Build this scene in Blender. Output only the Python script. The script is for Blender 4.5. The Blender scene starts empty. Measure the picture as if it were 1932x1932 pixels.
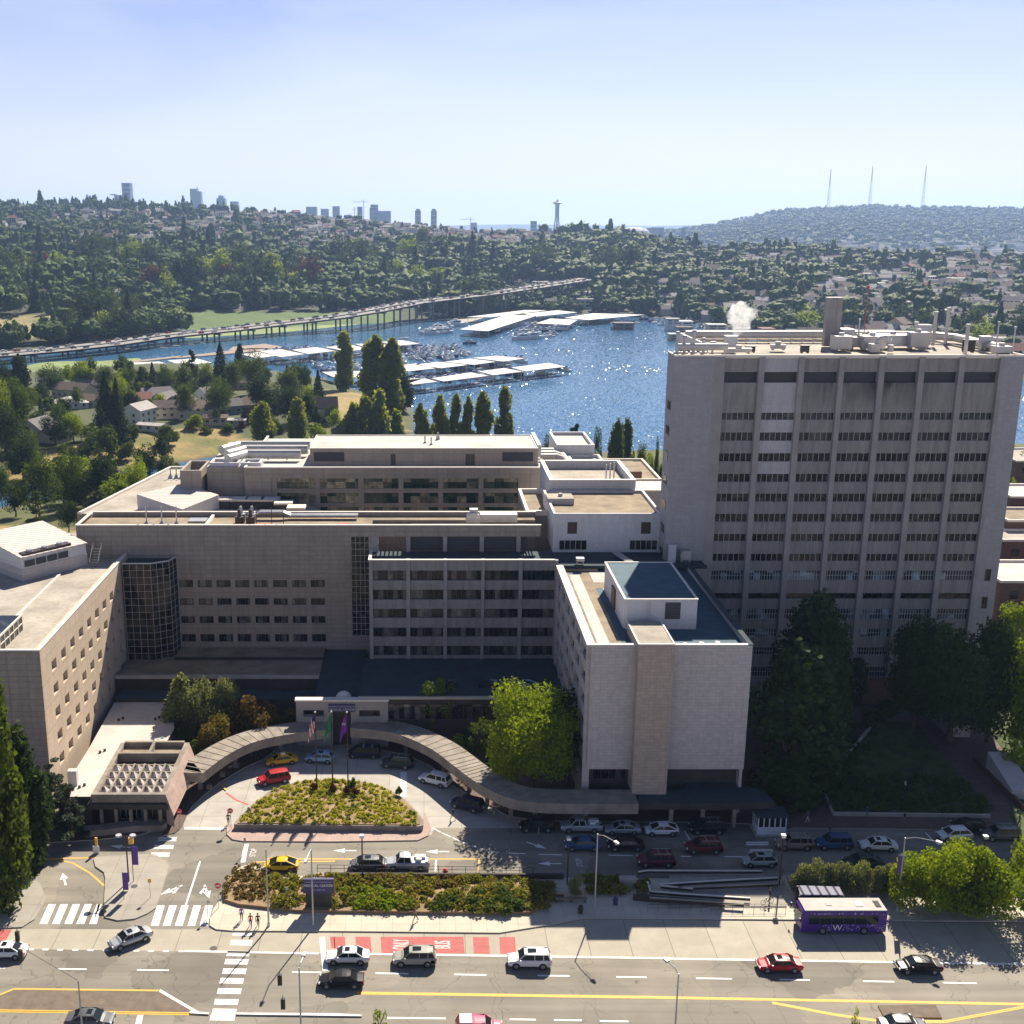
import bpy,bmesh,math,random
import numpy as np
from mathutils import Vector,Matrix
R=math.radians
scene=bpy.context.scene
COL=scene.collection
# ---------------------------------------------------------------- camera, sky, sun, exposure
HCAM=78.0;FPX=2150.0;CX=800.0;CY=966.0;SZ=1932.0
TH=math.atan(543/FPX);ST,CT=math.sin(TH),math.cos(TH)
cd=bpy.data.cameras.new("camera");cam=bpy.data.objects.new("camera",cd);COL.objects.link(cam)
cam.location=(0,0,HCAM);cam.rotation_euler=(math.pi/2-TH,0,0)
cd.sensor_width=36;cd.lens=36*FPX/SZ;cd.shift_x=(SZ/2-CX)/SZ
cd.clip_start=1;cd.clip_end=60000
scene.camera=cam
SUN_AZ,SUN_EL=R(19.8),R(42.4)
w=bpy.data.worlds.new("World");scene.world=w;w.use_nodes=True
nt=w.node_tree;bg=nt.nodes["Background"]
sky=nt.nodes.new("ShaderNodeTexSky");sky.sky_type='NISHITA';sky.sun_disc=False
sky.sun_elevation=SUN_EL;sky.sun_rotation=SUN_AZ;sky.altitude=50
sky.air_density=1.0;sky.dust_density=0.35;sky.ozone_density=2.5
def wn(ty,**k):
 n=nt.nodes.new(ty)
 for a,b in k.items():setattr(n,a,b)
 return n
def wramp(src,st):
 r=wn("ShaderNodeValToRGB");e=r.color_ramp.elements
 while len(e)<len(st):e.new(.5)
 for k,(q,v)in enumerate(st):e[k].position=q;e[k].color=(*v,1)if isinstance(v,tuple)else(v,v,v,1)
 nt.links.new(src,r.inputs[0]);return r.outputs[0]
def wmix(mode,f,a,b):
 m=wn("ShaderNodeMix");m.data_type='RGBA';m.blend_type=mode
 for i_,x in((0,f),(6,a),(7,b)):
  if isinstance(x,bpy.types.NodeSocket):nt.links.new(x,m.inputs[i_])
  else:m.inputs[i_].default_value=x if i_==0 else(*x,1)
 return m.outputs[2]
tc_=wn("ShaderNodeTexCoord");sx_=wn("ShaderNodeSeparateXYZ");nt.links.new(tc_.outputs['Generated'],sx_.inputs[0])
mp_=wn("ShaderNodeMapping");mp_.inputs['Scale'].default_value=(1.2,1.2,6.0);mp_.inputs['Rotation'].default_value=(0.1,0.12,0.3);nt.links.new(tc_.outputs['Generated'],mp_.inputs[0])
cn=wn("ShaderNodeTexNoise");cn.inputs['Scale'].default_value=1.6;cn.inputs['Detail'].default_value=7;cn.inputs['Distortion'].default_value=0.6;nt.links.new(mp_.outputs[0],cn.inputs['Vector'])
c_=wmix('MULTIPLY',1.0,sky.outputs[0],wramp(sx_.outputs[2],[(0,(1.0,.90,1.04)),(.1,(.93,.86,1.07)),(.2,(.84,.79,1.04)),(.42,(.72,.70,.88)),(1.0,(.62,.62,.78))]))
c_=wmix('MIX',wramp(sx_.outputs[2],[(0,.93),(.03,.76),(.08,.40),(.16,.14),(.35,0.)]),c_,(9.5,9.45,10.7))
c_=wmix('MIX',wmix('MULTIPLY',1.0,wramp(cn.outputs['Fac'],[(.44,0.),(.72,.42)]),wramp(sx_.outputs[2],[(.25,1.),(.5,.25)])),c_,(9.2,9.8,10.8))
nt.links.new(c_,bg.inputs[0]);bg.inputs[1].default_value=0.053
sl=bpy.data.lights.new("sun",'SUN');sun=bpy.data.objects.new("sun",sl);COL.objects.link(sun)
sl.energy=5.0;sl.angle=R(0.5);sl.color=(1.0,0.90,0.75)
sd=Vector((math.sin(SUN_AZ)*math.cos(SUN_EL),math.cos(SUN_AZ)*math.cos(SUN_EL),math.sin(SUN_EL)))
sun.rotation_euler=sd.to_track_quat('Z','Y').to_euler();sun.location=(60,150,300)
scene.view_settings.view_transform='Standard';scene.view_settings.look='None'
scene.view_settings.exposure=0.9;scene.view_settings.gamma=1.0
scene.render.engine='CYCLES'
scene.cycles.max_bounces=5;scene.cycles.transparent_max_bounces=6
scene.cycles.volume_bounces=2
WATER=-12.0;HAZE=0.00007
# ---------------------------------------------------------------- measuring helpers (photo measurements -> metres)
def ray(x,y):
 u=(x-CX)/FPX;v=(y-CY)/FPX
 return u,CT-v*ST,-(v*CT+ST)
def at(x,y,z=0.0):
 a,b,c=ray(x,y);t=(z-HCAM)/c
 return(a*t,b*t)
def zat(x,y,Y):
 a,b,c=ray(x,y);t=Y/b
 return(a*t,HCAM+c*t)
def proj(X,Y,Z):
 z=Z-HCAM;f=Y*CT-z*ST;up=Y*ST+z*CT
 return CX+FPX*X/f,CY-FPX*up/f
 # ---------------------------------------------------------------- mesh builder
class MB:
 def __init__(s):s.v=[];s.f=[];s.m=[]
 def quad(s,pts,mi=0):
  i=len(s.v);s.v+=[tuple(p)for p in pts];s.f.append(tuple(range(i,i+len(pts))));s.m.append(mi);return s
 def box(s,x0,x1,y0,y1,z0,z1,mi=0,top=None):
  i=len(s.v)
  s.v+=[(x0,y0,z0),(x1,y0,z0),(x1,y1,z0),(x0,y1,z0),(x0,y0,z1),(x1,y0,z1),(x1,y1,z1),(x0,y1,z1)]
  for k,q in enumerate([(0,3,2,1),(4,5,6,7),(0,1,5,4),(1,2,6,5),(2,3,7,6),(3,0,4,7)]):
   s.f.append(tuple(i+a for a in q));s.m.append(top if(k==1 and top is not None)else mi)
  return s
 def prism(s,poly,z0,z1,mi=0,top=None):
  a=sum(poly[k][0]*poly[(k+1)%len(poly)][1]-poly[(k+1)%len(poly)][0]*poly[k][1]for k in range(len(poly)))
  if a<0:poly=poly[::-1]
  n=len(poly);i=len(s.v)
  zz0=z0 if isinstance(z0,(list,tuple))else[z0]*n
  zz1=z1 if isinstance(z1,(list,tuple))else[z1]*n
  if a<0 and isinstance(z1,(list,tuple)):zz1=list(z1)[::-1]
  s.v+=[(p[0],p[1],zz0[k])for k,p in enumerate(poly)]+[(p[0],p[1],zz1[k])for k,p in enumerate(poly)]
  s.f.append(tuple(i+k for k in range(n))[::-1]);s.m.append(mi)
  s.f.append(tuple(i+n+k for k in range(n)));s.m.append(mi if top is None else top)
  for k in range(n):
   j=(k+1)%n
   s.f.append((i+k,i+j,i+n+j,i+n+k));s.m.append(mi)
  return s
 def tube(s,p0,p1,r0,r1=None,n=8,mi=0,cap=True):
  r1=r0 if r1 is None else r1
  p0=Vector(p0);p1=Vector(p1);d=(p1-p0)
  if d.length<1e-6:return s
  d.normalize();a=d.orthogonal().normalized();b=d.cross(a);i=len(s.v)
  for p,r in((p0,r0),(p1,r1)):
   for k in range(n):
    t=2*math.pi*k/n;q=p+a*math.cos(t)*r+b*math.sin(t)*r;s.v.append(tuple(q))
  for k in range(n):
   j=(k+1)%n;s.f.append((i+k,i+j,i+n+j,i+n+k));s.m.append(mi)
  if cap:
   s.f.append(tuple(i+k for k in range(n))[::-1]);s.m.append(mi)
   s.f.append(tuple(i+n+k for k in range(n)));s.m.append(mi)
  return s
 def path(s,pts,r,n=8,mi=0):
  for a,b in zip(pts[:-1],pts[1:]):s.tube(a,b,r,r,n,mi)
  return s
 def ball(s,c,rx,ry=None,rz=None,seg=10,rings=6,mi=0):
  ry=rx if ry is None else ry;rz=rx if rz is None else rz;i=len(s.v)
  s.v.append((c[0],c[1],c[2]+rz))
  for a in range(1,rings):
   t=math.pi*a/rings
   for k in range(seg):
    u=2*math.pi*k/seg
    s.v.append((c[0]+rx*math.sin(t)*math.cos(u),c[1]+ry*math.sin(t)*math.sin(u),c[2]+rz*math.cos(t)))
  s.v.append((c[0],c[1],c[2]-rz));e=len(s.v)-1
  for k in range(seg):
   j=(k+1)%seg
   s.f.append((i,i+1+k,i+1+j));s.m.append(mi)
   for a in range(rings-2):
    o=i+1+a*seg;s.f.append((o+k,o+seg+k,o+seg+j,o+j));s.m.append(mi)
   o=i+1+(rings-2)*seg;s.f.append((o+k,e,o+j));s.m.append(mi)
  return s
 def tf(s,M,start=0):
  for k in range(start,len(s.v)):s.v[k]=tuple(M@Vector(s.v[k]))
  return s
def rawmesh(name,verts,faces,midx,mats,smooth=False):
 me=bpy.data.meshes.new(name);me.from_pydata(verts,[],faces)
 for m in mats:me.materials.append(m)
 if midx is not None and len(mats)>1:me.polygons.foreach_set('material_index',midx)
 if smooth:me.polygons.foreach_set('use_smooth',[True]*len(me.polygons))
 me.update();return me
def fastmesh(name,V,Q,mats,mi=None):
 """V (n,3) array, Q (k,4) array of quads"""
 me=bpy.data.meshes.new(name);n=len(V);k=len(Q);c=Q.shape[1]
 me.vertices.add(n);me.vertices.foreach_set('co',V.astype(np.float32).ravel())
 me.loops.add(k*c);me.loops.foreach_set('vertex_index',Q.astype(np.int32).ravel())
 me.polygons.add(k);me.polygons.foreach_set('loop_start',np.arange(0,k*c,c,dtype=np.int32))
 if mi is not None:me.polygons.foreach_set('material_index',mi.astype(np.int32))
 for m in mats:me.materials.append(m)
 me.update(calc_edges=True);me.validate();return me
def link(o,parent=None):
 COL.objects.link(o)
 if parent is not None:o.parent=parent
 return o
def tag(o,label=None,cat=None,group=None,kind=None):
 if label:o['label']=label
 if cat:o['category']=cat
 if group:o['group']=group
 if kind:o['kind']=kind
 return o
def thing(name,label,cat,loc=(0,0,0),rz=0.0,group=None):
 o=bpy.data.objects.new(name,None);o.empty_display_size=0.5;link(o)
 o.location=loc;o.rotation_euler=(0,0,rz);return tag(o,label,cat,group)
def part(mb,name,mats,parent=None,world=True,smooth=False,bevel=0,label=None):
 """links the builder as ONE mesh object; world: vertices are in world coordinates"""
 if not isinstance(mats,(list,tuple)):mats=[mats]
 v=mb.v;p=parent;off=Vector((0,0,0))
 if world and parent is not None:
  q=parent
  while q is not None:off+=q.location;q=q.parent
  v=[(a[0]-off.x,a[1]-off.y,a[2]-off.z)for a in v]
 me=rawmesh(name,v,mb.f,mb.m,mats,smooth)
 o=link(bpy.data.objects.new(name,me),parent)
 if bevel:
  b=o.modifiers.new('bevel','BEVEL');b.width=bevel;b.segments=2;b.limit_method='ANGLE'
 if label:o['label']=label
 return o
def single(mb,name,mats,label,cat,group=None,loc=None,smooth=False,kind=None):
 if loc is not None:mb.v=[(a[0]-loc[0],a[1]-loc[1],a[2]-loc[2])for a in mb.v]
 o=part(mb,name,mats,None,False,smooth)
 if loc is not None:o.location=loc
 return tag(o,label,cat,group,kind)
def struct(mb,name,mats,smooth=False):
 o=part(mb,name,mats,None,False,smooth);o['kind']='structure';return o
def dup(src,loc=None,rz=None,label=None,group=None,scale=None,swap=None):
 def cp(o,par):
  c=o.copy();COL.objects.link(c)
  if par is not None:c.parent=par
  for k in list(o.children):cp(k,c)
  return c
 c=cp(src,None)
 if loc is not None:c.location=loc
 if rz is not None:c.rotation_euler=(0,0,rz)
 if scale is not None:c.scale=scale if isinstance(scale,(tuple,list))else(scale,)*3
 if label:c['label']=label
 if group:c['group']=group
 return c
 # ---------------------------------------------------------------- materials
def newmat(name):
 m=bpy.data.materials.new(name);m.use_nodes=True
 return m,m.node_tree,m.node_tree.nodes['Principled BSDF']
def N(t,typ,**k):
 n=t.nodes.new(typ)
 for a,b in k.items():setattr(n,a,b)
 return n
def mixc(t,fac,a,b,mode='MIX'):
 m=N(t,'ShaderNodeMix');m.data_type='RGBA';m.blend_type=mode
 for i,x in((0,fac),(6,a),(7,b)):
  if hasattr(x,'is_linked')or isinstance(x,bpy.types.NodeSocket):t.links.new(x,m.inputs[i])
  else:m.inputs[i].default_value=x if i==0 else(*x[:3],1)
 return m.outputs[2]
def noise(t,vec,scale,detail=4,rough=0.55):
 n=N(t,'ShaderNodeTexNoise');n.inputs['Scale'].default_value=scale
 n.inputs['Detail'].default_value=detail;n.inputs['Roughness'].default_value=rough
 if vec is not None:t.links.new(vec,n.inputs['Vector'])
 return n.outputs['Fac']
def ramp(t,fac,stops):
 r=N(t,'ShaderNodeValToRGB');e=r.color_ramp.elements
 while len(e)<len(stops):e.new(0.5)
 for k,(p,c)in enumerate(stops):e[k].position=p;e[k].color=(*c,1)if len(c)==3 else c
 t.links.new(fac,r.inputs[0]);return r.outputs[0]
def wpos(t):return N(t,'ShaderNodeNewGeometry').outputs['Position']
def solid(name,col,rough=0.7,metal=0.0,var=0.18,scale=0.6,bump=0.0,fine=None):
 """plain material with two scales of mottling"""
 m,t,b=newmat(name);p=wpos(t)
 k=lambda f:tuple(min(1,c*f)for c in col)
 if var:
  n1=noise(t,p,scale);n2=noise(t,p,scale*9,3)
  c1=ramp(t,n1,[(0.3,k(1-var)),(0.7,k(1+var))])
  c2=ramp(t,n2,[(0.3,(1-var*.6,)*3),(0.7,(1+var*.4,)*3)])
  t.links.new(mixc(t,1.0,c1,c2,'MULTIPLY'),b.inputs['Base Color'])
  if bump:
   bn=N(t,'ShaderNodeBump');bn.inputs['Strength'].default_value=bump;bn.inputs['Distance'].default_value=0.05
   t.links.new(n2,bn.inputs['Height']);t.links.new(bn.outputs[0],b.inputs['Normal'])
 else:b.inputs['Base Color'].default_value=(*col,1)
 b.inputs['Roughness'].default_value=rough;b.inputs['Metallic'].default_value=metal
 return m
def panelled(name,col,w,h,joint=0.04,dark=0.55,var=0.12,ox=0.0,oz=0.0,rough=0.8,off=0.0,streak=0.25,stain=None):
 """wall of concrete or tile panels: joints, per-panel tone, vertical weather streaks (world aligned)"""
 m,t,b=newmat(name);p=wpos(t)
 sx=N(t,'ShaderNodeSeparateXYZ');t.links.new(p,sx.inputs[0])
 ad=N(t,'ShaderNodeMath',operation='ADD');t.links.new(sx.outputs[0],ad.inputs[0]);t.links.new(sx.outputs[1],ad.inputs[1])
 a2=N(t,'ShaderNodeMath',operation='ADD');t.links.new(ad.outputs[0],a2.inputs[0]);a2.inputs[1].default_value=ox
 a3=N(t,'ShaderNodeMath',operation='ADD');t.links.new(sx.outputs[2],a3.inputs[0]);a3.inputs[1].default_value=oz
 cx=N(t,'ShaderNodeCombineXYZ');t.links.new(a2.outputs[0],cx.inputs[0]);t.links.new(a3.outputs[0],cx.inputs[1])
 br=N(t,'ShaderNodeTexBrick');br.offset=off;br.squash=1
 t.links.new(cx.outputs[0],br.inputs['Vector']);br.inputs['Scale'].default_value=1
 br.inputs['Brick Width'].default_value=w;br.inputs['Row Height'].default_value=h
 br.inputs['Mortar Size'].default_value=joint;br.inputs['Mortar Smooth'].default_value=0.3
 k=lambda f:tuple(min(1,c*f)for c in col)
 br.inputs['Color1'].default_value=(*k(1-var),1);br.inputs['Color2'].default_value=(*k(1+var),1)
 br.inputs['Mortar'].default_value=(*k(dark),1)
 mp=N(t,'ShaderNodeMapping');mp.inputs['Scale'].default_value=(1.3,0.12,1);t.links.new(cx.outputs[0],mp.inputs[0])
 s=noise(t,mp.outputs[0],1.0,5,0.65)
 sc=ramp(t,s,[(0.25,(1-streak,)*3),(0.75,(1+streak*.35,)*3)])
 c=mixc(t,1.0,br.outputs['Color'],sc,'MULTIPLY')
 n3=noise(t,p,2.5,6,0.7);c=mixc(t,1.0,c,ramp(t,n3,[(0.3,(0.86,)*3),(0.7,(1.08,)*3)]),'MULTIPLY')
 t.links.new(c,b.inputs['Base Color']);b.inputs['Roughness'].default_value=rough
 return m
def winglass(name,tint=(0.02,0.025,0.028),bright=(0.09,0.10,0.10),pw=1.0,ph=1.2,rough=0.12,lit=0.5):
 """dark window glass; blinds, rooms behind and painted-in reflections differ from pane to pane"""
 m,t,b=newmat(name);p=wpos(t)
 sx=N(t,'ShaderNodeSeparateXYZ');t.links.new(p,sx.inputs[0])
 ad=N(t,'ShaderNodeMath',operation='ADD');t.links.new(sx.outputs[0],ad.inputs[0]);t.links.new(sx.outputs[1],ad.inputs[1])
 d1=N(t,'ShaderNodeMath',operation='DIVIDE');t.links.new(ad.outputs[0],d1.inputs[0]);d1.inputs[1].default_value=pw
 d2=N(t,'ShaderNodeMath',operation='DIVIDE');t.links.new(sx.outputs[2],d2.inputs[0]);d2.inputs[1].default_value=ph
 f1=N(t,'ShaderNodeMath',operation='FLOOR');t.links.new(d1.outputs[0],f1.inputs[0])
 f2=N(t,'ShaderNodeMath',operation='FLOOR');t.links.new(d2.outputs[0],f2.inputs[0])
 cx=N(t,'ShaderNodeCombineXYZ');t.links.new(f1.outputs[0],cx.inputs[0]);t.links.new(f2.outputs[0],cx.inputs[1])
 wn=N(t,'ShaderNodeTexWhiteNoise',noise_dimensions='2D');t.links.new(cx.outputs[0],wn.inputs['Vector'])
 c=ramp(t,wn.outputs['Value'],[(lit,tint),(1.0,bright)])
 n2=noise(t,p,0.9,3);c=mixc(t,1.0,c,ramp(t,n2,[(0.35,(0.5,)*3),(0.65,(1.4,)*3)]),'MULTIPLY')
 t.links.new(c,b.inputs['Base Color']);b.inputs['Roughness'].default_value=rough;b.inputs['Specular IOR Level'].default_value=.3
 bn=N(t,'ShaderNodeBump');bn.inputs['Strength'].default_value=0.12;t.links.new(noise(t,p,0.7,2),bn.inputs['Height'])
 t.links.new(bn.outputs[0],b.inputs['Normal'])
 return m
def foliage(name,a,b_,trans=0.35,c3=None,ns=0.45):
 m,t,b=newmat(name);t.nodes.remove(b);out=t.nodes['Material Output']
 g=N(t,'ShaderNodeNewGeometry');oi=N(t,'ShaderNodeObjectInfo')
 st=[(0.0,a),(1.0,b_)]if c3 is None else[(0.0,a),(0.6,b_),(1.0,c3)]
 n=noise(t,g.outputs['Position'],ns,3)
 ad=N(t,'ShaderNodeMath',operation='ADD');t.links.new(g.outputs['Random Per Island'],ad.inputs[0]);t.links.new(n,ad.inputs[1])
 a2=N(t,'ShaderNodeMath',operation='MULTIPLY_ADD');t.links.new(oi.outputs['Random'],a2.inputs[0]);a2.inputs[1].default_value=0.5
 t.links.new(ad.outputs[0],a2.inputs[2])
 a3=N(t,'ShaderNodeMath',operation='MULTIPLY');t.links.new(a2.outputs[0],a3.inputs[0]);a3.inputs[1].default_value=0.5
 c=ramp(t,a3.outputs[0],st)
 d=N(t,'ShaderNodeBsdfPrincipled');d.inputs['Roughness'].default_value=0.7;d.inputs['Specular IOR Level'].default_value=0.12
 tr=N(t,'ShaderNodeBsdfTranslucent');mx=N(t,'ShaderNodeMixShader');mx.inputs[0].default_value=trans
 t.links.new(c,d.inputs['Base Color'])
 cy=mixc(t,1.0,c,(1.5,1.35,0.6),'MULTIPLY');t.links.new(cy,tr.inputs[0])
 t.links.new(d.outputs[0],mx.inputs[1]);t.links.new(tr.outputs[0],mx.inputs[2]);t.links.new(mx.outputs[0],out.inputs[0])
 return m
def paint(name,col,rough=0.35,metal=0.0):
 m,t,b=newmat(name);b.inputs['Base Color'].default_value=(*col,1)
 b.inputs['Roughness'].default_value=rough;b.inputs['Metallic'].default_value=metal;b.inputs['Coat Weight'].default_value=0.15;b.inputs['Specular IOR Level'].default_value=0.25
 b.inputs['Coat Roughness'].default_value=0.02
 return m
random.seed(7);RNG=np.random.default_rng(11)
# ---------------------------------------------------------------- the palette
M={}
M['asphalt']=solid('asphalt',(0.185,0.18,0.165),0.9,var=0.16,scale=0.25,bump=0.2)
M['concrete_road']=panelled('concrete_road',(0.40,0.375,0.32),6.0,400,0.06,0.6,0.05,streak=0.12)
def groundslab(name,col,w,h,joint,dark,var=0.06,off=0.5,mott=0.15,rough=0.85):
 m,t,b=newmat(name);p=wpos(t);br=N(t,'ShaderNodeTexBrick');br.offset=off
 t.links.new(p,br.inputs['Vector']);br.inputs['Scale'].default_value=1
 br.inputs['Brick Width'].default_value=w;br.inputs['Row Height'].default_value=h;br.inputs['Mortar Size'].default_value=joint
 k=lambda f:tuple(min(1,c*f)for c in col)
 br.inputs['Color1'].default_value=(*k(1-var),1);br.inputs['Color2'].default_value=(*k(1+var),1);br.inputs['Mortar'].default_value=(*k(dark),1)
 n=noise(t,p,0.35,6,0.65);c=mixc(t,1.0,br.outputs['Color'],ramp(t,n,[(0.3,(1-mott,)*3),(0.7,(1+mott,)*3)]),'MULTIPLY')
 n2=noise(t,p,9,3,0.7);c=mixc(t,1.0,c,ramp(t,n2,[(0.3,(0.9,)*3),(0.7,(1.08,)*3)]),'MULTIPLY')
 t.links.new(c,b.inputs['Base Color']);b.inputs['Roughness'].default_value=rough;return m
def roadmat():
 m,t,b=newmat('road_asphalt');p=wpos(t)
 n=noise(t,p,0.12,5,0.6);c=ramp(t,n,[(0.3,(0.20,0.18,0.145)),(0.7,(0.27,0.245,0.20))])
 mp=N(t,'ShaderNodeMapping');mp.inputs['Scale'].default_value=(0.02,0.55,1);t.links.new(p,mp.inputs[0])
 s=noise(t,mp.outputs[0],1.0,4);c=mixc(t,1.0,c,ramp(t,s,[(0.35,(0.82,)*3),(0.65,(1.1,)*3)]),'MULTIPLY')
 f=noise(t,p,14,3,0.8);c=mixc(t,1.0,c,ramp(t,f,[(0.3,(0.84,)*3),(0.7,(1.14,)*3)]),'MULTIPLY')
 v=N(t,'ShaderNodeTexVoronoi');v.feature='DISTANCE_TO_EDGE';v.inputs['Scale'].default_value=0.11
 wp=N(t,'ShaderNodeVectorMath',operation='MULTIPLY_ADD');nz=N(t,'ShaderNodeTexNoise');nz.inputs['Scale'].default_value=0.5
 t.links.new(p,nz.inputs['Vector']);t.links.new(nz.outputs['Color'],wp.inputs[0]);wp.inputs[1].default_value=(3,3,0);t.links.new(p,wp.inputs[2])
 t.links.new(wp.outputs[0],v.inputs['Vector'])
 c=mixc(t,1.0,c,ramp(t,v.outputs['Distance'],[(0.0,(0.62,)*3),(0.006,(1,1,1))]),'MULTIPLY')
 v2=N(t,'ShaderNodeTexVoronoi');v2.inputs['Scale'].default_value=0.09;t.links.new(wp.outputs[0],v2.inputs['Vector']);s2=N(t,'ShaderNodeSeparateColor');t.links.new(v2.outputs['Color'],s2.inputs[0])
 c=mixc(t,1.0,c,ramp(t,s2.outputs[0],[(.78,(1,1,1)),(.8,(.8,.8,.8))]),'MULTIPLY');c=mixc(t,1.0,c,ramp(t,s2.outputs[1],[(.85,(1,1,1)),(.87,(1.14,1.13,1.1))]),'MULTIPLY')
 st=noise(t,p,.9,2,.5);c=mixc(t,1.0,c,ramp(t,st,[(.24,(.6,)*3),(.32,(1,1,1))]),'MULTIPLY')
 bk=N(t,'ShaderNodeTexBrick');bk.offset=0;t.links.new(wp.outputs[0],bk.inputs['Vector']);bk.inputs['Scale'].default_value=1;bk.inputs['Brick Width'].default_value=9.5;bk.inputs['Row Height'].default_value=300;bk.inputs['Mortar Size'].default_value=.045
 bk.inputs['Color1'].default_value=bk.inputs['Color2'].default_value=(1,1,1,1);bk.inputs['Mortar'].default_value=(.7,.7,.7,1);c=mixc(t,1.0,c,bk.outputs['Color'],'MULTIPLY')
 t.links.new(c,b.inputs['Base Color']);b.inputs['Roughness'].default_value=0.88;return m
M['road']=roadmat()
M['bus_lane']=groundslab('bus_lane_concrete',(0.38,0.345,0.27),4.6,60,0.05,0.55,0.05,0.0,0.12)
M['loop_concrete']=groundslab('loop_concrete',(0.40,0.375,0.33),5.0,4.0,0.05,0.65,0.05,0.0,0.16)
M['sidewalk']=groundslab('sidewalk_concrete',(0.52,0.47,0.37),1.8,1.8,0.03,0.7,0.05,0.0,0.1)
M['oldwalk']=groundslab('weathered_walk',(0.34,0.31,0.26),3.5,3.5,0.04,0.7,0.06,0.0,0.14)
M['brickwalk']=groundslab('brick_paving',(0.13,0.085,0.07),0.6,0.3,0.03,0.7,0.15,0.5,0.16)  # brick darkened in its base colour to deepen the plaza shade
M['pinkwalk']=groundslab('pink_paving',(0.40,0.29,0.245),1.2,1.2,0.03,0.75,0.08,0.5,0.12)
M['white']=solid('road_paint_white',(0.78,0.77,0.73),0.7,var=0.08,scale=2)
M['yellow']=solid('road_paint_yellow',(0.75,0.42,0.06),0.7,var=0.1,scale=2)
M['red']=solid('road_paint_red',(0.42,0.10,0.09),0.8,var=0.16,scale=1.2)
M['redcurb']=solid('curb_red',(0.6,0.05,0.05),0.7,var=0.1)
M['brownroad']=solid('brown_aggregate',(0.17,0.135,0.10),0.95,var=0.2,scale=1.0)
M['kerb']=solid('kerb_concrete',(0.42,0.39,0.34),0.85,var=0.12)
M['dryearth']=solid('dry_earth',(0.28,0.19,0.10),0.95,var=0.3,scale=0.5,bump=0.5)
M['lawn']=solid('lawn',(0.06,0.085,0.02),0.95,var=0.4,scale=0.4,bump=0.6)
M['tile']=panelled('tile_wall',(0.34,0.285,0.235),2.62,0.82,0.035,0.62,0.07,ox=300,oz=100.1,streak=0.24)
M['tile_big']=panelled('panel_wall',(0.36,0.305,0.25),2.1,1.65,0.04,0.62,0.07,ox=300,oz=100,streak=0.12)
M['tile_sun']=panelled('sun_bright_panel_wall',(0.62,0.49,0.36),2.1,3.43,0.035,0.62,0.05,ox=300.6,oz=101.2,streak=0.1)  # sunlit side of the wing: the sun's brightness is put into the colour
M['conc']=panelled('tower_concrete',(0.32,0.295,0.275),3.2,3.66,0.02,0.85,0.03,ox=300,oz=100,streak=0.42)
M['conc_light']=panelled('white_panel',(0.50,0.48,0.48),2.1,3.66,0.02,0.8,0.05,ox=300,oz=100,streak=0.18)
M['tower_side']=panelled('tower_tile',(0.36,0.345,0.35),1.2,0.6,0.012,0.8,0.05,ox=300,oz=100,streak=0.12)
M['pier']=solid('pier_concrete',(0.32,0.295,0.28),0.85,var=0.14,scale=0.4)
M['block']=panelled('block_tile',(0.50,0.46,0.44),0.9,0.45,0.02,0.75,0.07,ox=300,oz=100,streak=0.1)
M['white_wall']=panelled('white_render',(0.60,0.59,0.60),3.1,3.4,0.015,0.85,0.03,ox=300,oz=100,streak=0.12)
M['coping']=solid('coping',(0.72,0.66,0.58),0.7,var=0.06)
M['roof_grey']=solid('roof_gravel_grey',(0.38,0.34,0.28),0.95,var=0.24,scale=0.18,bump=0.4)
M['roof_brown']=solid('roof_gravel_brown',(0.27,0.215,0.145),0.95,var=0.3,scale=0.35,bump=0.4)
M['roof_white']=solid('roof_membrane',(0.50,0.465,0.425),0.85,var=0.15,scale=0.16)
M['roof_shade_teal']=solid('roof_shade_teal',(0.035,0.095,0.13),0.8,var=0.2,scale=0.5)  # blue-teal cast of the shade put into the roof colour
M['glass_deep']=solid('deep_window',(0.006,0.006,0.007),0.5,var=0)
M['ribroof']=groundslab('ribbed_roof',(0.58,0.51,0.46),1.0,400,0.14,0.6,0.04,0,0.08,0.7)
M['shaft']=panelled('shaft_tile',(0.44,0.36,0.30),0.9,0.45,0.02,0.75,0.07,ox=300,oz=100,streak=0.15)
M['shed']=groundslab('shed_roof',(0.56,0.53,0.49),2.4,400,0.12,0.72,0.06,0,0.13,0.7)
M['roof_dark']=solid('roof_tar_shade_blue',(0.03,0.05,0.065),0.9,var=0.25,scale=0.4)  # dark tar, deepened and tinted with the blue of the shade
M['roof_metal']=groundslab('standing_seam',(0.60,0.54,0.49),400,0.95,0.14,0.55,0.04,0,0.05,0.6)
M['canopy']=solid('canopy_concrete',(0.27,0.235,0.195),0.9,var=0.3,scale=0.5,bump=0.3)
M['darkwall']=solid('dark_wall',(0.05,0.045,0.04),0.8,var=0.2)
M['podium']=solid('podium_wall',(0.05,0.042,0.038),0.85,var=0.2)  # courtyard shade put into the wall as a darker base colour
M['brick']=panelled('brick_wall',(0.15,0.075,0.05),0.8,0.3,0.03,0.75,0.15,ox=300,oz=100,off=0.5,streak=0.1)
M['glass']=winglass('window_glass',(.008,.008,.01),(.06,.06,.055))
M['glass_green_reflect']=winglass('window_glass_green_reflect',(0.015,0.045,0.025),(0.42,0.36,0.24),1.9,1.5,0.1,0.25)  # green and tan reflections painted into the pane colours
M['glass_sky_reflect']=winglass('window_glass_sky_reflect',(0.02,0.03,0.045),(0.34,0.42,0.48),1.1,3.66,0.15,0.55)  # pale blue of the reflected sky painted into the panes
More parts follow.
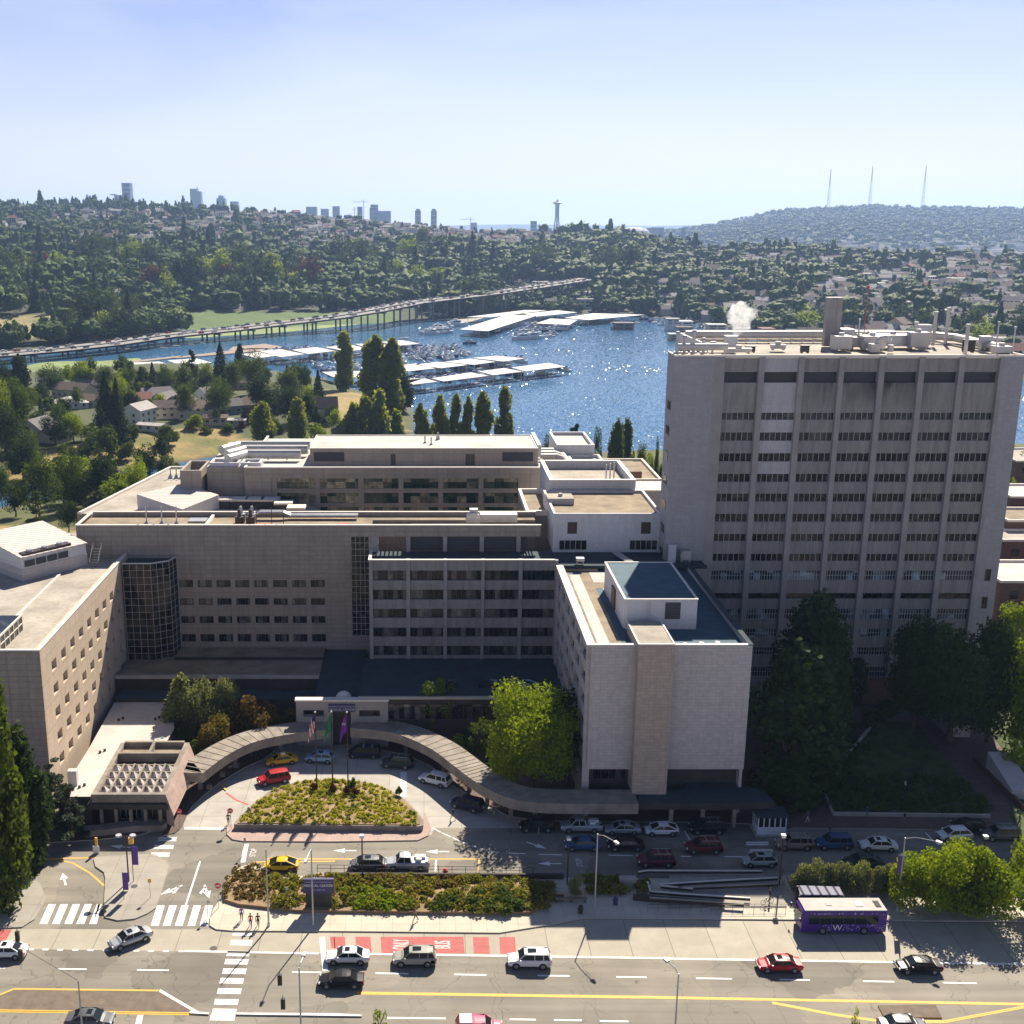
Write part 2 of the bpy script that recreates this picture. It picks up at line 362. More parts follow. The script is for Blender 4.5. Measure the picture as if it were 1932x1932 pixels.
M['glass_wing']=winglass('window_glass_dark',(0.010,0.010,0.012),(0.16,0.15,0.14),0.8,3.3,0.1,0.5)
M['mullion']=solid('mullion',(0.55,0.52,0.47),0.6,var=0.05)
M['mull_dark']=solid('mullion_dark',(0.05,0.045,0.04),0.5,var=0)
M['louvre']=panelled('louvre',(0.075,0.075,0.085),40,0.22,0.06,0.5,0.05,ox=300,oz=100,streak=0.05)
M['metal']=solid('galvanised',(0.45,0.45,0.46),0.4,0.6,var=0.12)
M['duct']=solid('duct_white',(0.50,0.48,0.45),0.5,0.1,var=0.08)
M['lampgrey']=solid('lamp_grey',(0.42,0.43,0.44),0.5,0.3,var=0.05)
M['bronze']=solid('bronze_paint',(0.05,0.03,0.022),0.5,0.2,var=0.05)
M['lens']=solid('lamp_lens',(0.85,0.85,0.82),0.3,var=0)
M['tyre']=solid('tyre',(0.015,0.015,0.015),0.8,var=0)
M['rim']=solid('rim',(0.35,0.35,0.36),0.35,0.7,var=0)
M['carglass']=paint('car_glass',(0.015,0.02,0.022),0.06)
M['headlamp']=paint('headlamp',(0.75,0.77,0.8),0.1);M['taillamp']=paint('tail_lamp',(0.45,0.02,0.02),0.15)
M['black']=solid('black_trim',(0.02,0.02,0.02),0.5,var=0)
M['bark']=solid('bark',(0.10,0.07,0.045),0.95,var=0.25,scale=3)
M['purple_sign']=solid('sign_blue',(0.045,0.04,0.13),0.5,var=0.04)
M['signtext']=solid('sign_lettering',(0.45,0.45,0.55),0.5,var=0)
M['roofred']=solid('red_panel',(0.5,0.03,0.03),0.6,var=0.05)
F={}
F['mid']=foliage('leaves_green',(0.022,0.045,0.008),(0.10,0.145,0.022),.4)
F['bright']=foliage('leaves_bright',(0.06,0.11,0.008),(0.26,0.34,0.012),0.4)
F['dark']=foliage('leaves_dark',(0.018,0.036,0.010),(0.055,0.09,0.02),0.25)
F['olive']=foliage('leaves_olive',(0.08,0.11,0.04),(0.24,0.27,0.12),0.35)
F['poplar']=foliage('leaves_poplar',(0.07,0.105,0.022),(0.24,0.28,0.05),0.55)
F['cedar']=foliage('needles_blue',(0.03,0.05,0.032),(0.085,0.11,0.065),0.2)
F['purple']=foliage('leaves_purple',(0.05,0.02,0.02),(0.13,0.05,0.04),0.3)
F['brown']=foliage('leaves_rust',(0.05,0.045,0.012),(0.16,0.10,0.03),0.35,(0.12,0.14,0.02))
F['far']=foliage('far_leaves',(0.009,0.026,0.007),(0.038,0.075,0.012),0.15,(0.10,0.15,0.02),0.02)
F['yellow']=foliage('grass_tufts',(0.18,0.21,0.02),(0.46,0.46,0.04),0.45)
F['mixbed']=foliage('bed_leaves',(0.055,0.085,0.012),(0.19,0.21,0.02),0.4,(0.25,0.17,0.05))
# ---------------------------------------------------------------- water and land
def px(pts,z=0.0):return[at(x,y,z)for x,y in pts]
WZ=WATER
near_shore=px([(-400,985),(-150,972),(0,960),(60,945),(280,915),(400,890),(560,868),(700,858),(1000,858),(1250,850),(1600,845),(1932,838),(2600,830)],WZ)
LAND1=[(-600,-200)]+[(-600,near_shore[0][1])]+near_shore+[(900,near_shore[-1][1]),(900,-200)]
LAND2=px([(-800,925),(0,916),(55,911),(280,881),(431,856),(560,838),(700,826),(772,822),(775,795),(768,765),(748,752),(690,742),(640,728),(606,714),(560,706),(520,702),(400,690),(262,692),(60,708),(0,712),(-800,740)],WZ)
def inside(poly,X,Y):
 r=np.zeros(X.shape,bool);n=len(poly)
 for i in range(n):
  x1,y1=poly[i];x2,y2=poly[(i+1)%n]
  if y1==y2:continue
  c=((y1>Y)!=(y2>Y))&(X<(x2-x1)*(Y-y1)/(y2-y1)+x1);r^=c
 return r
def dist(poly,X,Y):
 d=np.full(X.shape,1e9);n=len(poly)
 for i in range(n):
  x1,y1=poly[i];x2,y2=poly[(i+1)%n];dx,dy=x2-x1,y2-y1;L=dx*dx+dy*dy+1e-9
  t=np.clip(((X-x1)*dx+(Y-y1)*dy)/L,0,1);d=np.minimum(d,np.hypot(X-x1-t*dx,Y-y1-t*dy))
 return d
def landz(X,Y):
 X=np.asarray(X,float);Y=np.asarray(Y,float);z=np.full(X.shape,-16.0)
 i1=inside(LAND1,X,Y);d1=dist(LAND1[1:-1],X,Y)
 z=np.where(i1,-11.6+np.minimum(11.57,d1*0.075),z)
 i2=inside(LAND2,X,Y);d2=dist(LAND2,X,Y)
 z=np.where(i2,-11.4+np.minimum(5.5,d2*0.16),z)
 out=~(i1|i2);z=np.where(out,-11.6-np.minimum(5,np.minimum(d1,d2)*0.25),z)
 return z
def gz(x,y):return float(landz(np.array([x]),np.array([y]))[0])
LAWN=px([(470,822),(560,815),(620,800),(640,850),(400,880),(330,870),(400,838)],-8)
DRYB=px([(-100,935),(60,860),(200,838),(400,810),(480,828),(330,868),(60,905),(-100,930)],-8)
DRY2=px([(600,740),(690,740),(770,800),(690,800),(600,790)],-8)
DRY3=px([(-60,955),(60,965),(150,978),(150,1000),(-60,1000)],-4)
def terrain(name,xs,ys,zf,cf,mat):
 X,Y=np.meshgrid(xs,ys);Z=zf(X,Y);V=np.stack([X,Y,Z],-1).reshape(-1,3);nx,ny=len(xs),len(ys)
 i=np.arange((ny-1)*(nx-1));r,c=i//(nx-1),i%(nx-1);a=r*nx+c
 Q=np.stack([a,a+1,a+nx+1,a+nx],-1);me=fastmesh(name,V,Q,[mat]);me.polygons.foreach_set('use_smooth',[True]*len(me.polygons))
 ca=me.color_attributes.new('tone','FLOAT_COLOR','POINT');C4=np.ones((len(V),4),np.float32);C4[:,:3]=cf(V[:,0],V[:,1],V[:,2])
 ca.data.foreach_set('color',C4.ravel());o=link(bpy.data.objects.new(name,me));o['kind']='structure';return o
def landmat():
 m,t,b=newmat('land');p=wpos(t);a=N(t,'ShaderNodeVertexColor');a.layer_name='tone'
 n=noise(t,p,0.08,6,0.65);c=mixc(t,1.0,a.outputs[0],ramp(t,n,[(0.3,(0.62,0.7,0.6)),(0.7,(1.3,1.22,1.1))]),'MULTIPLY')
 n2=noise(t,p,0.8,4,0.7);c=mixc(t,1.0,c,ramp(t,n2,[(0.3,(0.75,)*3),(0.7,(1.2,)*3)]),'MULTIPLY')
 t.links.new(c,b.inputs['Base Color']);b.inputs['Roughness'].default_value=0.95;return m
M['land']=landmat()
def tone_near(X,Y,Z):
 c=np.tile(np.array([0.07,0.085,0.025]),(len(X),1))
 c[inside(LAND1,X,Y)&(Y<215)&(X>-60)]=(0.10,0.09,0.06)
 b=inside(LAND1,X,Y)&~((Y<215)&(X>-60));c[b]=(0.09,0.10,0.03)
 c[inside(DRYB,X,Y)|inside(DRY2,X,Y)|inside(DRY3,X,Y)]=(0.29,0.215,0.085)
 c[inside(LAWN,X,Y)]=(0.17,0.18,0.035);sp=inside(DRYB,X,Y)&(np.sin(X*.09)*np.sin(Y*.21+X*.05)>.2);c[sp]=(0.17,0.165,0.045);c[Z<-11.5]=(0.10,0.08,0.06);return c
xs=np.concatenate([np.arange(-600,-320,14),np.arange(-320,260,4.0),np.arange(260,900,14)])
terrain('ground',xs,np.concatenate([np.arange(-60,130,10),np.arange(130,830,4.0)]),lambda X,Y:landz(X,Y)-0.05,tone_near,M['land'])
def watermat():
 m,t,b=newmat('bay_water');p=wpos(t);b.inputs['Base Color'].default_value=(0.05,0.145,0.27,1);b.inputs['Roughness'].default_value=0.09
 b.inputs['IOR'].default_value=1.33
 mp=N(t,'ShaderNodeMapping');mp.inputs['Scale'].default_value=(0.55,0.2,1);t.links.new(p,mp.inputs[0])
 n1=N(t,'ShaderNodeTexNoise');n1.inputs['Scale'].default_value=1.0;n1.inputs['Detail'].default_value=2;n1.inputs['Roughness'].default_value=0.8;t.links.new(mp.outputs[0],n1.inputs['Vector'])
 gust=ramp(t,noise(t,p,0.012,4,0.6),[(0.35,(.55,)*3),(0.65,(1.15,)*3)])
 vo=N(t,'ShaderNodeTexVoronoi');vo.inputs['Scale'].default_value=4.6;t.links.new(mp.outputs[0],vo.inputs['Vector'])
 sep=N(t,'ShaderNodeSeparateColor');t.links.new(vo.outputs['Color'],sep.inputs[0]);gt=N(t,'ShaderNodeMath',operation='GREATER_THAN');t.links.new(sep.outputs[2],gt.inputs[0]);gt.inputs[1].default_value=0.58
 wide=N(t,'ShaderNodeVectorMath',operation='MULTIPLY_ADD');t.links.new(vo.outputs['Color'],wide.inputs[0]);wide.inputs[1].default_value=(.9,.9,0);wide.inputs[2].default_value=(.05,.05,.5)
 pick=mixc(t,gt.outputs[0],mixc(t,.6,n1.outputs['Color'],(.5,.5,.5)),wide.outputs[0])
 s1=N(t,'ShaderNodeVectorMath',operation='SUBTRACT');t.links.new(pick,s1.inputs[0]);s1.inputs[1].default_value=(.5,.5,.5)
 s2=N(t,'ShaderNodeVectorMath',operation='MULTIPLY');t.links.new(s1.outputs[0],s2.inputs[0]);t.links.new(gust,s2.inputs[1])
 s3=N(t,'ShaderNodeVectorMath',operation='MULTIPLY_ADD');t.links.new(s2.outputs[0],s3.inputs[0]);s3.inputs[1].default_value=(.85,.85,0);s3.inputs[2].default_value=(0,0,1)
 s4=N(t,'ShaderNodeVectorMath',operation='NORMALIZE');t.links.new(s3.outputs[0],s4.inputs[0]);t.links.new(s4.outputs[0],b.inputs['Normal']);return m
M['water']=watermat()
struct(MB().quad([(-9000,250,WZ),(12000,250,WZ),(12000,12400,WZ),(-9000,12400,WZ)]),'water',M['water'])
HX=[-900,0,200,400,560,700,900,1050,1250,1500,1932,2600,3200]
SH=[690,664,646,622,612,607,597,590,598,655,712,740,760]
RG=[400,385,387,396,408,424,441,449,466,484,492,492,492]
RD=[2700,2700,2700,2650,2600,2500,2300,2100,1900,1850,1850,1850,1850]
KX=[(x-CX)/FPX for x in HX]
SY=[];RZ=[]
for x,s,r,d in zip(HX,SH,RG,RD):
 a,b_=at(x,s,WZ);SY.append(b_);RZ.append(zat(x,r,d)[1])
def colu(X,Y):return X/(Y*CT+(HCAM+5)*ST)
def hillz(X,Y):
 u=colu(X,Y);s=np.interp(u,KX,SY);r=np.interp(u,KX,RD);rz=np.interp(u,KX,RZ)
 t=(Y-s)/(r-s);bump=6*np.sin(X*0.011+1)*np.sin(Y*0.008)+3*np.sin(X*0.031)*np.cos(Y*0.023)
 up=WZ+0.9+(rz-WZ)*np.clip(t,0,1)**1.12+bump*np.clip(t*4,0,1)*np.clip((1-t)*4,0.1,1)
 z=np.where(t<0,WZ+0.9+t*60,up)
 z=np.where(t>1,rz-(t-1)*(rz+4)*2.2,z)
 return np.maximum(np.where(t>1,np.maximum(z,-5),z),-30)
nu,nv=190,150;us=np.linspace(-0.78,1.0,nu);vs=np.linspace(-0.04,1.5,nv)
U,Vv=np.meshgrid(us,vs);s=np.interp(U,KX,SY);r=np.interp(U,KX,RD);Yg=s+(r-s)*Vv;Xg=U*(Yg*CT+(HCAM+5)*ST);Zg=hillz(Xg,Yg)
Vt=np.stack([Xg,Yg,Zg],-1).reshape(-1,3);i=np.arange((nv-1)*(nu-1));rr,cc=i//(nu-1),i%(nu-1);a=rr*nu+cc
me=fastmesh('hillside',Vt,np.stack([a,a+1,a+nu+1,a+nu],-1),[M['land']]);me.polygons.foreach_set('use_smooth',[True]*len(me.polygons))
ca=me.color_attributes.new('tone','FLOAT_COLOR','POINT');C4=np.ones((len(Vt),4),np.float32);C4[:,:3]=(0.04,0.05,0.02)
PX_,PY_=proj(Vt[:,0],Vt[:,1],Vt[:,2])
C4[(PX_>340)&(PX_<760)&(PY_>588)&(PY_<632),:3]=(0.085,0.14,0.03)
C4[(PX_>-40)&(PX_<180)&(PY_>596)&(PY_<640),:3]=(0.26,0.22,0.10)
C4[(PX_>60)&(PX_<100)&(PY_>598)&(PY_<616),:3]=(0.13,0.20,0.04)
ca.data.foreach_set('color',C4.ravel());o=link(bpy.data.objects.new('hillside',me));o['kind']='structure'
algae=solid('algae',(0.20,0.26,0.08),0.9,var=0.3,scale=0.05)
def smoothpoly(pts,n=5):
 out=[];k=len(pts)
 for i in range(k):
  a,b,c,d=[Vector(pts[(i+j)%k]).to_2d()for j in(-1,0,1,2)]
  for q in range(n):
   t=q/n;out.append(tuple(0.5*((2*b)+(c-a)*t+(2*a-5*b+4*c-d)*t*t+(3*b-a-3*c+d)*t**3)))
 return out
for nm,pl in(('lily_pads',[(50,690),(110,682),(190,681),(262,676),(255,688),(235,694),(170,698),(70,704)]),('lily_pads',[(340,628),(420,620),(520,615),(620,606),(745,598),(740,604),(640,616),(520,628),(420,634),(345,638)])):
 o=single(MB().prism(smoothpoly(px(pl,WZ+.03)),WZ-0.3,WZ+0.05),nm,algae,None,None,kind='stuff')
tag(bpy.data.objects['lily_pads'],'pale green mat of lily pads on the water before the shore trees','water plants')
tag(bpy.data.objects['lily_pads.001'],'pale green mat of lily pads on the water under the long bridge','water plants')
struct(MB().quad([(-6000,2350,-5.2),(7000,2350,-5.2),(7000,8000,-5.2),(-6000,8000,-5.2)]),'lowland',solid('lowland',(0.11,0.115,0.085),0.95,var=0.4,scale=0.006))
QX=[1120,1270,1340,1400,1480,1560,1650,1750,1850,1932,2400,3200];QR=[446,439,428,414,399,396,391,395,396,397,405,420]
QK=[(x-CX)/FPX for x in QX];QZ=[zat(x,y,5400)[1]for x,y in zip(QX,QR)]
def qaz(X,Y):
 u=X/(Y*CT+20);z=np.interp(u,QK,QZ);t=np.clip((Y-3500)/1900.0,0,1);k=np.where(Y>5400,np.clip(1-(Y-5400)/900,0,1),t)
 return-6+(z+6)*k**0.8+5*np.sin(X*.01)*np.sin(Y*.007)*k
us=np.linspace(0.12,0.95,120);ys=np.linspace(3500,6300,60);U,Yg=np.meshgrid(us,ys);Xg=U*(Yg*CT+20);Zg=qaz(Xg,Yg)
Vt=np.stack([Xg,Yg,Zg],-1).reshape(-1,3);nu,nv=120,60;i=np.arange((nv-1)*(nu-1));a=i//(nu-1)*nu+i%(nu-1)
me=fastmesh('far_hill',Vt,np.stack([a,a+1,a+nu+1,a+nu],-1),[M['land']]);me.polygons.foreach_set('use_smooth',[True]*len(me.polygons))
ca=me.color_attributes.new('tone','FLOAT_COLOR','POINT');C4=np.ones((len(Vt),4),np.float32);C4[:,:3]=(0.05,0.065,0.03);ca.data.foreach_set('color',C4.ravel())
o=link(bpy.data.objects.new('far_hill',me));o['kind']='structure'
fh=MB();XS=np.linspace(-3000,12500,90)
zz=[WZ+20+78*(0.6+0.25*math.sin(x*.0006)+0.15*math.sin(x*.0021))for x in XS]
for k in range(89):
 fh.quad([(XS[k],11500,WZ),(XS[k+1],11500,WZ),(XS[k+1],12000,zz[k+1]),(XS[k],12000,zz[k])]).quad([(XS[k],12000,zz[k]),(XS[k+1],12000,zz[k+1]),(XS[k+1],12390,WZ),(XS[k],12390,WZ)])
struct(fh,'far_shore',solid('far_shore',(0.05,0.065,0.04),0.95,var=0.3,scale=0.002))
# ---------------------------------------------------------------- street, drive, walks
def c1(x,y):return(x*.3269,1539.5+y*.3269)
def c2(x,y):return(631.6+x*.3269,1539.5+y*.3269)
def c3(x,y):return(1263.2+x*.3461,1539.5+y*.3461)
def c4(x,y):return(x*.3269,1263.2+y*.3269)
def c5(x,y):return(631.6+x*.3269,1263.2+y*.3269)
def c6(x,y):return(1263.2+x*.3461,1263.2+y*.3461)
def P1(c,*pts):return[at(*c(x,y))for x,y in pts]
def sheet(pts,z):return MB().quad([(p[0],p[1],z)for p in pts])
struct(MB().box(-260,300,30,165,-0.5,0.0),'road',M['road'])
lane=P1(c1,(-900,655),(0,652),(1210,655))+[at(408,1756),at(631,1759),at(942,1762),at(1040,1747),at(1102,1735),at(1263,1736),at(1932,1742),at(2400,1746)]
lane+=[at(2400,1826),at(1932,1819.5),at(1263,1809),at(697,1800),at(346,1795),at(0,1790),at(-300,1788)]
struct(sheet(lane,0.004),'road_bus_lane',M['bus_lane'])
loop=[at(346,1561),at(350,1530),at(372,1500),at(411,1470),at(457,1440),at(560,1400),at(640,1395),at(720,1400),at(790,1425),at(860,1480),at(920,1510),at(990,1545),at(1000,1562),at(820,1562),at(814,1575),at(430,1575),at(428,1562)]
struct(sheet(loop,0.004),'road_loop',M['loop_concrete'])
def slab(name,pts,z1,mat,kerb=None,z0=0.0):
 mb=MB().prism(pts,z0,z1,0,1);return struct(mb,name,[kerb or M['kerb'],mat])
curb_front=[at(*p)for p in((414,1700),(402,1718),(396,1735),(395.5,1748),(408,1755.3),(441,1758),(631,1758.5),(942,1761.8),(1040,1746),(1102,1734),(1263,1735),(1505,1737),(1932,1740),(2500,1745))]
slab('pavement',curb_front+[at(2500,1668),at(1932,1663),at(1500,1661),at(1195,1659),at(600,1654),at(520,1655),at(503,1650),at(492,1636),at(470,1632),at(452,1638),at(430,1658)],0.15,M['sidewalk'])
slab('pavement',P1(c1,(540,252),(560,240),(840,226),(905,232),(960,268),(975,300),(960,350),(930,450),(900,535),(850,568),(780,598),(680,608),(605,590),(597,555),(600,500),(608,370),(600,330),(550,296)),0.15,M['oldwalk'])
slab('pavement',P1(c1,(-700,640),(60,650),(130,645),(200,600),(248,520),(262,470),(235,400),(150,330),(-700,250)),0.15,M['oldwalk'])
slab('pavement',[at(*p)for p in((-150,1598),(75,1592),(180,1586),(262,1577),(296,1566),(308,1548),(318,1500),(230,1500),(-150,1510))],0.15,M['brickwalk'])
slab('pavement',P1(c4,(935,965),(1010,945),(1055,905),(1075,860),(1100,805),(1170,735),(1262,660),(1400,575),(1520,520),(1620,440),(1932,410))+P1(c5,(120,440),(250,462),(440,505),(560,565),(700,685),(850,765),(1000,850),(1150,872),(1380,880),(2000,884))+[at(1335,1553),at(1432,1556),at(1457,1575),at(1498,1563),at(1932,1568),at(2500,1575),at(2500,1400),at(1400,1330),at(560,1330),at(380,1420),at(322,1500)],0.15,M['brickwalk'])
slab('pavement',P1(c4,(1310,900),(1308,955),(1340,985),(1400,995),(1932,998))+P1(c5,(480,990),(540,962),(556,920),(530,850),(520,830),(500,900))+P1(c4,(1345,898)),0.15,M['pinkwalk'])
struct(sheet(P1(c1,(0,1032),(80,998),(920,1008),(1130,1132),(1000,1134),(-400,1115),(-400,1050)),0.006),'road_median',M['brownroad'])
slab('road_median',P1(c3,(1135,1038),(1450,1036),(1485,1105),(1170,1102)),0.15,M['brownroad'],M['yellow'])
slab('road_median',P1(c1,(1365,1142),(1932,1146))+P1(c2,(155,1154),(155,1162))+P1(c1,(1365,1152)),0.15,M['white'])
slab('road_median',P1(c1,(1095,1134),(1205,1141),(1205,1151),(1095,1145)),0.15,M['white'])
def grassy(pts,name):return slab(name,pts,0.20,M['lawn'])
grassy(P1(c6,(1120,290),(1330,280),(1530,520),(1640,640),(1750,760),(1740,812),(890,797),(808,662),(850,600)),'lawn')
grassy([at(*p)for p in((1932,1470),(1905,1540),(1932,1590),(2300,1590),(2300,1350),(1850,1360))],'lawn')
def seg(mb,p,q,w,z=0.012):
 p=Vector(p).to_2d();q=Vector(q).to_2d();d=(q-p).normalized();n=Vector((-d.y,d.x))*w/2
 mb.quad([(*(p+n),z),(*(p-n),z),(*(q-n),z),(*(q+n),z)])
def segs(mb,c,lst,w,z=0.012):
 for x0,y0,x1,y1 in lst:seg(mb,at(*c(x0,y0)),at(*c(x1,y1)),w,z)
wl=MB()
segs(wl,c1,[(1060,780,1840,794)],.3);segs(wl,c2,[(-40,793,1932,822)],.3);segs(wl,c3,[(0,778,1932,808),(1932,808,2600,818)],.3)
segs(wl,c1,[(x,770+(x-160)*.013,x+34,770.5+(x-160)*.013)for x in(75,160,245,330,418,505,595,680,770,855,940,1030)],.28)
segs(wl,c1,[(-150,876,30,878),(335,883,500,885),(790,889,975,891),(1685,901,1855,903),(1155,262,1072,515)],.22)
segs(wl,c2,[(235,908,425,911),(690,915,875,918),(1170,921,1355,924),(1625,929,1800,932),(300,1165,640,1169),(1010,1174,1160,1176),(1265,1178,1425,1180),(1530,1184,1695,1186)],.24)
segs(wl,c3,[(145,885,340,888),(600,892,765,895),(1055,901,1225,904),(1490,909,1675,912)],.24)
segs(wl,c1,[(920,1006,1140,1135)],.35);segs(wl,c1,[(1858,698,1878,896),(1422,162,1402,268),(1065,71,1300,73),(810,1150,785,1260)],.6)
segs(wl,c2,[(565,68,612,95),(618,98,672,122),(680,126,720,145),(730,150,770,165),(790,172,820,182),(835,187,880,198),(895,203,950,212),(1180,222,1310,225),(1580,226,1720,229),(1000,214,1100,218)],.2)
segs(wl,c2,[(585,252,581,320)],.22);segs(wl,c5,[(397,592,397,735)],.9);segs(wl,c3,[(60,220,120,221),(300,222,450,223),(1395,90,1440,140),(80,80,110,130)],.2)
struct(wl,'road_lane_lines',M['white'])
cw=MB()
for l,r,y in((1330,1455,730),(1310,1440,793),(1298,1432,840),(1285,1420,895),(1270,1405,950),(1255,1392,1010),(1238,1375,1072),(1225,1363,1128),(1213,1355,1163)):
 segs(cw,c1,[(l+2,y-8,r+2,y-6),(l-2,y+9,r-2,y+11)],.42)
segs(cw,c1,[(1343,682,1455,685)],.5)
for a_,b_ in((290,238),(313,262),(360,310),(382,333),(430,382),(452,405),(500,450),(520,475),(570,525),(576,548)):segs(cw,c1,[(a_,509,b_,624)],.42)
for a_,b_ in((918,880),(940,905),(988,950),(1010,972),(1058,1020),(1078,1043),(1128,1093),(1150,1115),(1195,1163),(1218,1187)):segs(cw,c1,[(a_,516,b_,634)],.42)
for l,r,y in((915,1020,127),(890,1003,172),(873,980,216)):segs(cw,c1,[(l,y,r,y+1),(l-3,y+13,r-3,y+14)],.42)
for l,r,y in((418,540,943),(437,562,984)):segs(cw,c6,[(l,y,r,y),(l,y+11,r,y+11)],.35)
struct(cw,'road_crosswalk',M['white'])
yl=MB()
segs(yl,c2,[(125,1018,1932,1045),(125,1026,1932,1053)],.22);segs(yl,c3,[(0,987,1932,1023),(0,994,1932,1030),(1932,1023,2500,1030),(560,1015,900,1080),(560,1022,900,1087),(900,1080,1150,1115),(900,1087,1150,1122),(1150,1115,1500,1118),(1150,1122,1500,1125),(1500,1118,1932,1038),(1500,1125,1932,1045)],.2)
segs(yl,c1,[(-300,1117,1130,1139),(-300,1123,1130,1146),(0,1032,80,998),(80,998,920,1008),(215,249,560,240),(215,250,330,253),(330,253,420,272),(420,272,520,330),(520,330,600,402)],.25)
segs(yl,c2,[(-400,248,840,249),(835,249,830,320)],.25);segs(yl,c1,[(1460,266,1932,262)],.25);segs(yl,c2,[(-10,258,0,258)],.2)
struct(yl,'road_centre_line',M['yellow'])
rd=MB()
for l,r in((0,62),(125,210),(270,746),(803,892),(955,1044)):
 o_=(l+0)*.002;rd.quad([(*at(*c2(l-6,697+o_)),.008),(*at(*c2(l,790+o_*3)),.008),(*at(*c2(r+4,792+o_*3)),.008),(*at(*c2(r-4,697+o_)),.008)][::1])
rd.quad([(*at(*c1(1905,697)),.008),(*at(*c1(1912,763)),.008),(*at(*c1(1935,763)),.008),(*at(*c1(1930,697)),.008)])
rd.quad([(*at(*c1(-200,655)),.008),(*at(*c1(-230,733)),.008),(*at(*c1(25,735)),.008),(*at(*c1(68,657)),.008)])
struct(rd,'road_red_lane',M['red'])
def arrow(mb,p,ang,L=3.0,bent=0):
 ca_,sa_=math.cos(ang),math.sin(ang);f=lambda x,y:(p[0]+x*ca_-y*sa_,p[1]+x*sa_+y*ca_,.012)
 mb.quad([f(0,-.12),f(L*.55,-.12),f(L*.55,.12),f(0,.12)]);mb.quad([f(L*.5,-.5),f(L,0),f(L*.5,.5)])
 if bent:mb.quad([f(L*.1,0),f(L*.5,bent*.9),f(L*.62,bent*.75),f(L*.2,-bent*.1)])
ar=MB()
for c,x,y,a_,bn_ in((c2,125,200,math.pi,0),(c2,660,206,math.pi,0),(c2,1310,275,math.pi,0),(c1,380,400,2.0,0),(c1,1052,400,-2.4,1),(c1,1180,398,-1.2,-1),(c1,765,183,3.0,0),(c2,1105,150,-.6,0)):arrow(ar,at(*c(x,y)),a_,3.0,bn_)
struct(ar,'road_arrows',M['white'])
kb=MB()
for c,p,q in((c4,(1262,658),(1305,700)),):seg(kb,at(*c(*p)),at(*c(*q)),.25,.155)
struct(kb,'kerb_yellow',M['yellow'])
kr=MB();seg(kr,at(*c4(1305,712)),at(*c4(1360,752)),.25,.02);seg(kr,at(*c4(1360,752)),at(*c4(1432,780)),.25,.02);struct(kr,'kerb_red',M['redcurb'])
def lettering(txt,name,mat,size,M4,parent=None,stretch=1.0,extr=0.0):
 cu=bpy.data.curves.new('t','FONT');cu.body=txt;cu.size=size;cu.align_x='CENTER';cu.align_y='CENTER';cu.extrude=extr
 to=bpy.data.objects.new('t',cu);COL.objects.link(to);dg=bpy.context.evaluated_depsgraph_get()
 me=bpy.data.meshes.new_from_object(to.evaluated_get(dg));COL.objects.unlink(to);bpy.data.objects.remove(to)
 me.transform(Matrix.Diagonal((1,stretch,1,1)));me.materials.clear();me.materials.append(mat)
 o=link(bpy.data.objects.new(name,me),parent)
 o.matrix_local=M4;return o
def flat_text(txt,p,size,stretch,ang=math.pi/2):
 o=lettering(txt,'road_lettering',M['white'],size,Matrix.Translation((p[0],p[1],.016))@Matrix.Rotation(ang,4,'Z'),None,stretch);o['kind']='structure'
flat_text('BUS',at(836.4,1782.5),.84,3.0);flat_text('ONLY',at(757.9,1782),.68,3.7);flat_text('STOP',at(*c1(1463,212)),.8,1.35)
flat_text('STOP',at(*c2(1412,268)),.8,1.35)
# ---------------------------------------------------------------- the hospital buildings
def parapet(mb,x0,x1,y0,y1,z,h=0.5,t=0.35,mi=0,sides='nsew'):
 """a raised coping round a flat roof"""
 if 's' in sides:mb.box(x0-.04,x1+.04,y0-.04,y0+t,z,z+h,mi)
 if 'n' in sides:mb.box(x0-.04,x1+.04,y1-t,y1+.04,z,z+h,mi)
 a,b=y0+(t if 's' in sides else 0),y1-(t if 'n' in sides else 0)
 if 'w' in sides:mb.box(x0-.04,x0+t,a,b,z,z+h,mi)
 if 'e' in sides:mb.box(x1-t,x1+.04,a,b,z,z+h,mi)
 return mb
def winbox(parent,x0,x1,y,z0,z1,n,glass,mull=None,mw=0.07,rows=1,name='window'):
 """a window facing the street (-Y): glass with mullions standing proud"""
 mb=MB();mb.box(x0,x1,y,y+.05,z0,z1,0)
 for k in range(n+1):
  x=x0+(x1-x0)*k/n;mb.box(max(x0,x-mw/2),min(x1,x+mw/2),y-.06,y-.003,z0,z1,1)
 for k in range(rows+1):
  z=z0+(z1-z0)*k/rows;mb.box(x0,x1,y-.05,y-.002,max(z0,z-mw/2),min(z1,z+mw/2),1)
 return part(mb,name,[glass,mull or M['mullion']],parent)
def winside(parent,y0,y1,x,z0,z1,n,glass,mull=None,mw=0.07,sgn=1,name='window'):
 mb=MB();mb.box(min(x,x-.05*sgn),max(x,x-.05*sgn),y0,y1,z0,z1,0)
 for k in range(n+1):
  y=y0+(y1-y0)*k/n;mb.box(min(x+.003*sgn,x+.06*sgn),max(x+.003*sgn,x+.06*sgn),max(y0,y-mw/2),min(y1,y+mw/2),z0,z1,1)
 return part(mb,name,[glass,mull or M['mullion']],parent)
def bolted_box(x0,x1,y0,y1,z0,z1):return MB().box(x0,x1,y0,y1,z0,z1)
